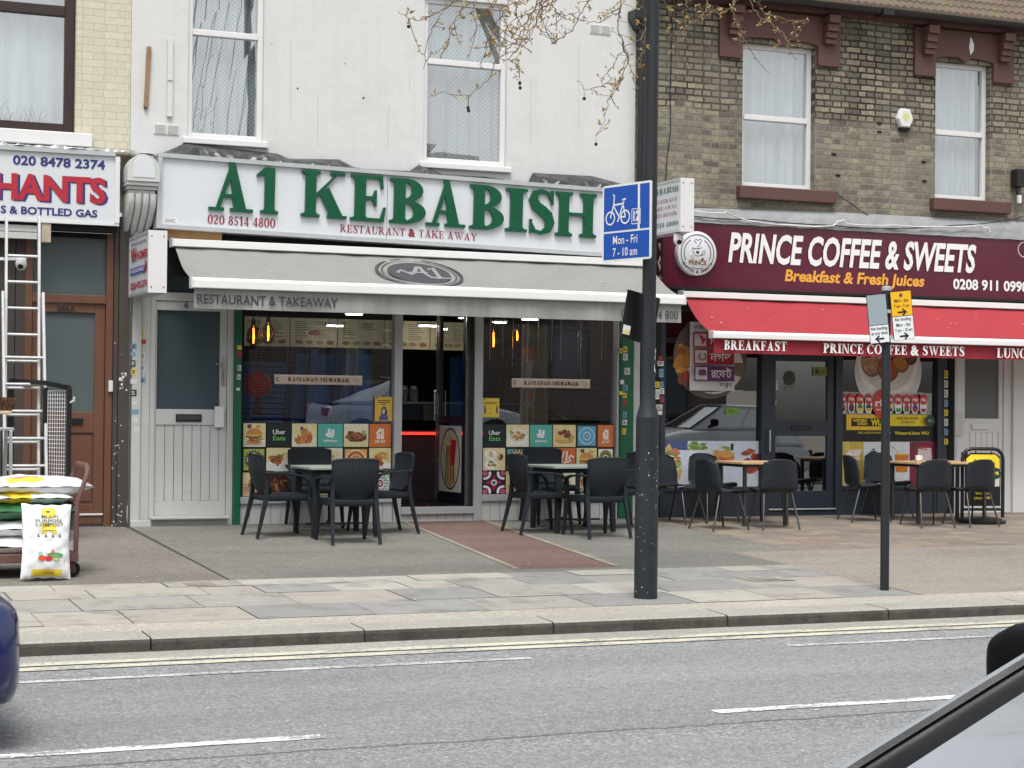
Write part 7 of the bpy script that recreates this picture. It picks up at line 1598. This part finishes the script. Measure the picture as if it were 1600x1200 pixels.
# ================================================================== CARS
M_tyre = mk('tyre rubber', (30, 30, 31), .8, .1, 20.); M_rim = mk('alloy rim', (150, 152, 154), .3, .06, 3., met=.8); M_trim = mk('gloss black trim', (18, 19, 21), .12, .1, 2., spec=.6)
M_cglass = mk('dark car glass', (40, 46, 50), .03, .05, 2., spec=1., coat=1.)
MATS['dark car glass'].node_tree.nodes['Principled BSDF'].inputs['IOR'].default_value = 3.8
M_matt = mk('satin black pillar', (13, 14, 16), .45, .1, 2., spec=.06)
M_lamp = mk('clear lamp', (196, 200, 204), .1, .05, 4., spec=.7); M_rlamp = mk('red lamp', (120, 16, 20), .15, .05, 4.)
def lerp(a, b, t): return a+(b-a)*t
def car(name, label, paint, loc, rz, belt=.98, roof=1.50, L_=4.3, Wd=1.80, wsx=(.98, .10), rear=(-1.95, -1.55), mirror=.86, mz=.0):
    t = lthing(name, label, 'car'); hw = Wd/2
    st_ = [(-L_/2, .70, .42, .80), (-L_/2+.10, .90, .34, belt-.06), (-L_/2+.5, .98, .28, belt), (-1.0, 1., .24, belt), (0., 1., .24, belt-.01), (.85, 1., .24, belt-.02), (1.25, .98, .26, belt-.05), (L_/2-.45, .93, .28, belt-.17), (L_/2-.12, .90, .17, belt-.24), (L_/2, .76, .20, belt-.32)]
    def ringp(x, k, zl, zb):
        w = hw*k; P = [(0, zl), (w*.75, zl), (w*.96, zl+.10), (w, zl+(zb-zl)*.40), (w*.985, zl+(zb-zl)*.70), (w*.93, zb-.03), (w*.80, zb+.0), (w*.4, zb+.02), (0, zb+.025)]
        return [(x, y, z) for y, z in P] + [(x, -y, z) for y, z in P[-2:0:-1]]
    mb = MB(); mb.loft([ringp(*s_) for s_ in st_][::-1], paint); body = mb.build('body', t, smooth=50)
    q = body.modifiers.new('smooth', 'SUBSURF'); q.levels = q.render_levels = 2
    # cabin: base ring at the belt, roof ring above
    bz0 = belt-.03; Bx = (rear[0], wsx[0]); Rx = (rear[1], wsx[1]); bw, rw = hw*.90, hw*.70
    def cab(u, v, s_): return (lerp(lerp(Bx[0], Bx[1], u), lerp(Rx[0], Rx[1], u), v), s_*lerp(bw, rw, v**1.15)*(1-.10*(2*u-1)**4), lerp(bz0, roof-.03, v)+.0*u)
    mb = MB()
    nU, nV = 10, 5
    for s_ in (1, -1): mb.grid(lambda u, v: cab(u if s_ < 0 else 1-u, v, s_), nU, nV, paint)
    def wsc(a, v, end):                                # front (end=1) / back (end=0) panel, bowed
        y0 = cab(end, v, 1); x = y0[0]+(.10 if end else -.06)*(1-(2*a-1)**2); return (x, y0[1]*(2*a-1), y0[2])
    mb.grid(lambda a, v: wsc(a, v, 1), 12, nV, M_matt); mb.grid(lambda a, v: wsc(1-a, v, 0), 12, nV, M_matt)
    def roofp(u, a): p = cab(u, 1, 1); e = .10*(u > .999)*0; k = 2*a-1; x = p[0]+(.10*u**8-.06*(1-u)**8)*(1-k*k); return (x, p[1]*k, p[2]+.045*(1-k*k)*math.sin(math.pi*min(1, max(0, .12+.76*u))))
    mb.grid(roofp, 14, 10, paint); mb.build('cabin', t, smooth=50)
    def pane(fn, u0, u1, v0, v1, nm, n=10, off=(0, 0, 0)): 
        m2 = MB(); m2.grid(lambda u, v: tuple(Vector(fn(lerp(u0, u1, u), lerp(v0, v1, v)))+Vector(off)), n, 4, M_cglass); return m2.build(nm, t, smooth=60)
    pane(lambda a, v: wsc(a, v, 1), .10, .90, .05, .93, 'windscreen', 14, (.008, 0, .008)); pane(lambda a, v: wsc(1-a, v, 0), .08, .92, .25, .93, 'rear_window', 12, (-.008, 0, .006))
    for s_ in (1, -1):
        for u0, u1 in ((.05, .26), (.30, .60), (.63, .93)): pane(lambda u, v, s_=s_: cab(u if s_ < 0 else u, v, s_), u0, u1, .12, .90, 'side_window', 6, (0, .006*s_, 0))
        m2 = MB(); P = [cab(u, .06, s_) for u in [i/12 for i in range(13)]]; m2.tube([(p[0], p[1]+.012*s_, p[2]) for p in P], .010, M_chrome if paint is not None else M_trim, 6); m2.build('window_trim', t, smooth=50)
        m2 = MB(); mx = lerp(Bx[0], Bx[1], mirror); my = s_*(hw+.10)
        rg_ = [(math.copysign(abs(math.cos(R(q_)))**.6, math.cos(R(q_))), math.copysign(abs(math.sin(R(q_)))**.6, math.sin(R(q_)))) for q_ in range(0, 360, 15)]
        m2.loft([[(mx+a*.07*k+.02*(1-k), my+d*.74*s_, belt+.13+mz+b*.088*k*(1-.15*(d > .05))) for a, b in rg_] for d, k in ((-.125, .70), (-.118, .86), (-.10, .96), (-.05, 1.), (.05, .99), (.10, .93), (.122, .82), (.13, .68))][::s_], M_matt)
        m2.bar((mx, s_*(hw*.86), belt+.03), (mx, my-.06*s_, belt+.07+mz), .07, .06, M_matt); mir = m2.build('mirror', t, smooth=60)
        MB().poly([(mx-.078, my+.075*s_*a, belt+.13+mz+b*.068) for a, b in ((-1, -1), (1, -1), (1, 1), (-1, 1))], M_cglass).build('mirror_glass', mir)
        m2 = MB(); m2.tube([(cab(1, v, s_)[0]+.001, cab(1, v, s_)[1]+.004*s_, cab(1, v, s_)[2]+.007) for v in (.0, .2, .4, .6, .8, 1.)]+[(cab(u, 1, s_)[0], cab(u, 1, s_)[1]+.01*s_, cab(u, 1, s_)[2]+.008) for u in (.9, .7, .5, .3, .1)], .011, M_chrome, 6); m2.build('pillar_trim', t, smooth=50)
        for x_ in (-L_/2+.78, L_/2-.82):
            m2 = MB(); y_ = s_*(hw-.09); m2.lathe([(.20, -.10), (.30, -.105), (.325, -.08), (.33, 0), (.325, .08), (.30, .105), (.20, .10)], (x_, y_, .33), M_tyre, 28, 'y'); wl_ = m2.build('wheel', t, smooth=40)
            m2 = MB(); m2.lathe([(.205, 0), (.205, .02), (.18, .01), (.02, .0)], (x_, y_+s_*.095*(1), .33), M_rim, 24, 'y')
            for k in range(5): a_ = 2*math.pi*k/5; m2.bar((x_, y_+s_*.10, .33), (x_+.19*math.cos(a_), y_+s_*.10, .33+.19*math.sin(a_)), .05, .02, M_rim, (0, 1, 0))
            m2.build('rim', wl_, smooth=40)
            m2 = MB(); m2.prism([(.37*math.cos(R(a_)), .37*math.sin(R(a_))) for a_ in range(-20, 201, 20)], (x_, s_*(hw+.003) if s_ < 0 else s_*(hw-.02), .33), (1, 0, 0), (0, 0, 1), .023, M_trim); m2.build('wheel_arch', t)
        m2 = MB(); m2.loft([[(L_/2-.30+dx, s_*(hw*.86-dy), belt-.33+dz) for dx, dy, dz in ((-.06, -.03, .0), (.12, .11, -.02), (.13, .12, .07), (-.04, -.02, .13))], [(L_/2-.34+dx, s_*(hw*.80-dy), belt-.33+dz) for dx, dy, dz in ((-.06, -.02, .0), (.12, .10, -.02), (.13, .10, .07), (-.04, -.02, .13))]], M_lamp); m2.build('headlight', t, bevel=.01)
        MB().box(-L_/2+.02, -L_/2+.14, s_*hw*.62-.12, s_*hw*.62+.16*s_, belt-.30, belt-.12, M_rlamp).build('tail_light', t, bevel=.02)
    MB().box(L_/2-.12, L_/2-.015, -.45, .45, .44, .56, M_trim).build('grille', t, bevel=.02)
    place(t, loc, (0, 0, rz)); return t
M_bluecar = mk('blue car paint', (12, 20, 78), .18, .06, 2., spec=.6, coat=.6); M_silver = mk('silver grey car paint', (120, 124, 128), .28, .05, 2., met=.6, coat=.8)
car('blue_car', 'deep blue car just entering at the left edge of the road', M_bluecar, (1.30-2.15, -9.95, ROADZ), 0)
car('parked_car', 'dark glazed silver car in the near corner with black wing mirror', M_silver, (2.56, -17.82, ROADZ), R(180), belt=1.02, roof=1.56, wsx=(.97, -.02), mirror=.735, mz=.03)
car('parked_car', 'pale silver fastback parked across the street, mirrored in the restaurant windows', mk('pale silver car paint', (170, 176, 182), .25, .04, 2., met=.3, coat=.8), (13.35, -17.3, ROADZ), 0, belt=1.03, roof=1.54, L_=4.6, rear=(-2.15, -.75), wsx=(1.2, .15))
car('parked_car', 'white car parked across the street, mirrored in the coffee shop window', mk('white car paint', (200, 202, 204), .2, .04, 2., coat=.8), (20.6, -17.3, ROADZ), R(180), belt=1.0, roof=1.50)

# ================================================================== THE TREES AND THE FAR SIDE OF THE STREET
M_bark = mk('mottled plane bark', (122, 116, 98), .85, .25, 3., .4, 14., dirt=((168, 164, 136), 2.4, .55, .8)); M_twig = mk('brown twig', (112, 94, 74), .8, .2, 9.)
M_bud = mk('yellow green bud', (158, 142, 84), .6, .2, 30.); M_bud2 = mk('tan bud scale', (156, 120, 72), .7, .2, 30.); M_ball = mk('dark seed ball', (44, 38, 34), .9, .2, 40.)
def zz(pts): return [(600+a/2.2857, b/2.2857) for a, b in pts]
TW = [[(260, 5), (200, 40), (155, 60), (125, 72), (85, 65), (50, 38)], [(240, 0), (215, 30), (180, 90), (155, 150), (140, 245)], [(290, 0), (270, 40), (240, 90), (235, 150), (200, 210)],
      [(445, 0), (430, 40), (400, 90), (375, 150), (360, 200), (340, 232)], [(545, 0), (530, 50), (500, 100), (470, 150), (430, 190), (395, 220), (385, 260), (350, 310), (300, 340), (250, 340), (212, 328)],
      [(560, 0), (560, 20), (540, 80), (510, 130), (470, 180), (450, 210), (465, 225), (483, 250), (485, 282)], [(575, 0), (560, 60), (530, 120), (500, 165), (528, 190)],
      [(735, 0), (720, 15), (700, 50), (680, 100), (640, 130), (600, 155), (575, 100), (560, 60)], [(850, 0), (842, 40), (800, 60), (760, 80), (710, 75)], [(850, 0), (845, 30), (835, 90), (850, 150), (880, 210), (850, 280), (800, 360), (785, 430), (755, 485)],
      [(850, 285), (830, 300), (800, 300), (760, 310), (715, 322)], [(925, 0), (930, 30), (935, 90), (920, 140), (870, 160), (830, 210), (800, 260), (775, 290)], [(850, 150), (865, 200), (880, 240), (905, 320)], [(930, 100), (930, 180), (915, 200), (920, 250), (915, 310)],
      [(1160, 0), (1140, 50), (1100, 85), (1060, 110), (1000, 145)], [(1250, 0), (1240, 30), (1200, 50), (1160, 20)], [(1245, 0), (1250, 20), (1255, 70), (1270, 110), (1285, 150)], [(1330, 0), (1350, 40), (1380, 80), (1420, 115), (1450, 155)],
      [(1360, 50), (1440, 70), (1515, 80)], [(1420, 112), (1412, 140), (1405, 160)], [(1310, 0), (1325, 40), (1352, 70)], [(330, 0), (320, 50), (335, 100), (310, 150)], [(480, 0), (470, 50), (480, 100), (455, 140)], [(500, 0), (420, 30), (380, 25), (330, 40)], [(600, 0), (610, 40), (640, 55), (700, 40)], [(1000, 0), (1010, 40), (1035, 60)],
      [(620, 0), (560, 30), (480, 60), (420, 120), (400, 170)], [(400, 0), (380, 60), (390, 120), (370, 140)], [(1075, 0), (1085, 30), (1140, 45)]]
tree = thing('plane_tree', 'budding plane tree whose thin twigs and seed balls hang across the upper walls', 'tree', (11.6, -6.9, gz(-6.9)))
rg = random.Random(21)
mb = MB(); mb.tube([(11.6, -6.9, gz(-6.9)-.05), (11.6, -6.9, .3), (11.55, -6.88, 2.4), (11.4, -6.85, 4.2), (11.3, -6.8, 5.6), (11.4, -6.9, 8.), (11.2, -6.8, 10.)], [.30, .22, .19, .17, .15, .10, .05], M_bark, 16); mb.build('trunk', tree, smooth=60)
limb = [Vector(p) for p in ((11.4, -6.85, 6.4), (10.4, -6.7, 7.9), (9.0, -6.45, 8.5), (7.4, -6.3, 8.4), (6.0, -6.2, 8.1), (4.9, -6.2, 7.8))]
mb = MB(); mb.tube(limb, [.055, .042, .032, .025, .018, .012], M_bark, 10)
for p, q_ in (((11.3, -6.8, 5.6), (12.8, -5.6, 7.4)), ((11.4, -6.9, 6.6), (10.0, -8.2, 8.6)), ((11.4, -6.9, 7.6), (12.4, -7.9, 9.6)), ((11.3, -6.85, 6.0), (9.4, -6.0, 8.4))):
    p, q_ = Vector(p), Vector(q_); mb.tube([p, p.lerp(q_, .5)+Vector((0, 0, .3)), q_], [.06, .035, .012], M_bark, 8)
mb.build('limb', tree, smooth=60)
def bud(mb, p, d, s):
    d = Vector(d).normalized(); u = d.orthogonal().normalized(); v = d.cross(u); m = M_bud if rg.random() < .55 else M_bud2
    mb.add([p, p+d*s*.5+u*s*.28, p+d*s*.5-u*s*.14+v*s*.24, p+d*s*.5-u*s*.14-v*s*.24, p+d*s*1.2], [(0, 1, 2), (0, 2, 3), (0, 3, 1), (4, 2, 1), (4, 3, 2), (4, 1, 3)], m)
twm, bdm = MB(), MB()
for k, pts in enumerate(TW):
    Y0 = -6.3+rg.uniform(-.35, .35); n_ = len(pts)
    P = [at(a, b, Y0+.10*math.sin(i*1.7+k)) for i, (a, b) in enumerate(zz(pts))]
    if pts[0][1] <= 5:                                 # carry the twig up to the limb over the frame
        a0 = P[0]; tgt = min((limb[i].lerp(limb[i+1], f/8) for i in range(len(limb)-1) for f in range(9)), key=lambda l_: abs(l_.x-a0.x-.35))
        P = [tgt, tgt.lerp(a0, .35)+Vector((.05, .05, .12)), tgt.lerp(a0, .75)+Vector((rg.uniform(-.05, .05), 0, .04))]+P
    S = []
    for i in range(len(P)-1):
        for f in range(4): S.append(P[i].lerp(P[i+1], f/4)+Vector((rg.uniform(-.012, .012), rg.uniform(-.012, .012), rg.uniform(-.010, .010))))
    S.append(P[-1]); N_ = len(S)
    twm.tube(S, [lerp(.0075, .0022, (i/(N_-1))**.7) for i in range(N_)], M_twig, 6)
    for i in range(2, N_):
        if i < N_*.22 or rg.random() > .62: continue
        d = (S[i]-S[i-1]); side = Vector((rg.uniform(-1, 1), rg.uniform(-1, 1), rg.uniform(-.6, 1)))
        sl = rg.uniform(.02, .10); tip = S[i]+side.normalized()*sl
        twm.tube([S[i], tip], [.003, .002], M_twig, 4)
        for c in range(rg.choice([1, 2, 3, 4, 5])): bud(bdm, tip+Vector((rg.uniform(-.012, .012), rg.uniform(-.012, .012), rg.uniform(-.012, .012))), side+Vector((rg.uniform(-1.2, 1.2), rg.uniform(-1.2, 1.2), rg.uniform(-.8, 1))), rg.uniform(.012, .036))
        if rg.random() < .16:
            e2 = S[i]+Vector((rg.uniform(-.25, .25), rg.uniform(-.1, .1), rg.uniform(-.30, .05))); mid = S[i].lerp(e2, .5)+Vector((0, 0, -.02)); twm.tube([S[i], mid, e2], [.004, .003, .002], M_twig, 4)
            for c in range(5): bud(bdm, mid.lerp(e2, c/4), (rg.uniform(-1, 1), rg.uniform(-1, 1), rg.uniform(-.5, 1)), rg.uniform(.015, .032))
twm.build('twigs', tree)['kind'] = 'stuff'; bdm.build('buds', tree)['kind'] = 'stuff'
for (a, b, up) in ((485, 297, 12), (486, 314, 30), (88, 95, 25), (300, 385, 40), (302, 395, 50), (757, 515, 26), (715, 352, 26)):
    p = at(*zz([(a, b)])[0], -6.3); u_ = at(*zz([(a, b-up)])[0], -6.3); mb = MB()
    mb.lathe([(.002, -.0145)]+[(.0145*math.sin(R(q_)), -.0145*math.cos(R(q_))) for q_ in range(30, 170, 28)]+[(.002, .0145)], p, M_ball, 10); mb.tube([p, u_], .0018, M_twig, 4); mb.build('seed_ball', tree, smooth=50)
# behind the camera: what the windows mirror
M_opp = brick('red brown brick', (104, 90, 86), (84, 74, 74), (150, 142, 130), soot=.3)
for k in range(7):
    xo = -16+k*6.6; t = thing('opposite_house', 'two storey brick house across the street, number %s along the terrace' % ['one', 'two', 'three', 'four', 'five', 'six', 'seven'][k], 'building', (xo, -30, -.3), 'houses across the street')
    mb = MB(); mb.box(xo-3.3, xo+3.3, -36, -28, -.3, 5.4, M_opp); mb.build('wall', t)
    mb = MB(); mb.prism([(-8.5, 5.38), (-8.5, 5.5), (-4, 9.0 if k % 2 else 8.5), (.5, 5.5), (.5, 5.38)], (xo-3.3, -28.0, 0), (0, 1, 0), (0, 0, 1), -6.6+.004, M_tile); mb.build('roof', t)
    for x in (-1.8, 1.4):
        for z0_, z1_ in ((.6, 2.3), (3.2, 4.7)):
            w_ = MB().box(xo+x-.6, xo+x+.6, -28.05, -27.96, z0_, z1_, M_dkbrown).build('window', t)
            MB().box(xo+x-.5, xo+x+.5, -27.955, -27.95, z0_+.1, z1_-.1, M_frostd).build('pane', w_)
def bare_tree(x, y, label, seed, H=8.5):
    t = thing('bare_tree', label, 'tree', (x, y, -.25), 'bare trees across the street'); r2 = random.Random(seed)
    mb = MB(); mb.tube([(x, y, -.3), (x+.05, y, 1.5), (x, y+.05, 3.2)], [.2, .14, .11], M_bark, 12); mb.build('trunk', t, smooth=60); mb = MB()
    def grow(p, d, l, r_, dep):
        q_ = p+d*l; m_ = p.lerp(q_, .5)+Vector((r2.uniform(-.08, .08), r2.uniform(-.08, .08), r2.uniform(-.05, .1)))*l
        mb.tube([p, m_, q_], [r_, r_*.85, r_*.65], M_twig if dep > 2 else M_bark, 5 if dep > 1 else 7, False)
        if dep < 6:
            for c in range(3 if dep < 5 else 2):
                e = (d+Vector((r2.uniform(-.8, .8), r2.uniform(-.8, .8), r2.uniform(-.25, .6)))).normalized(); grow(q_, e, l*r2.uniform(.62, .85), r_*.62, dep+1)
    for i in range(4): grow(Vector((x, y, 3.1)), Vector((math.cos(i*1.6+seed), math.sin(i*1.6+seed), 1.1)).normalized(), 1.7, .055, 1)
    mb.build('crown', t)
bare_tree(3.5, -22.5, 'bare tree behind the viewpoint left of its twin, mirrored in the upper windows', 3); bare_tree(13.5, -22.5, 'bare tree further along the far pavement, mirrored in the brick house windows', 5)
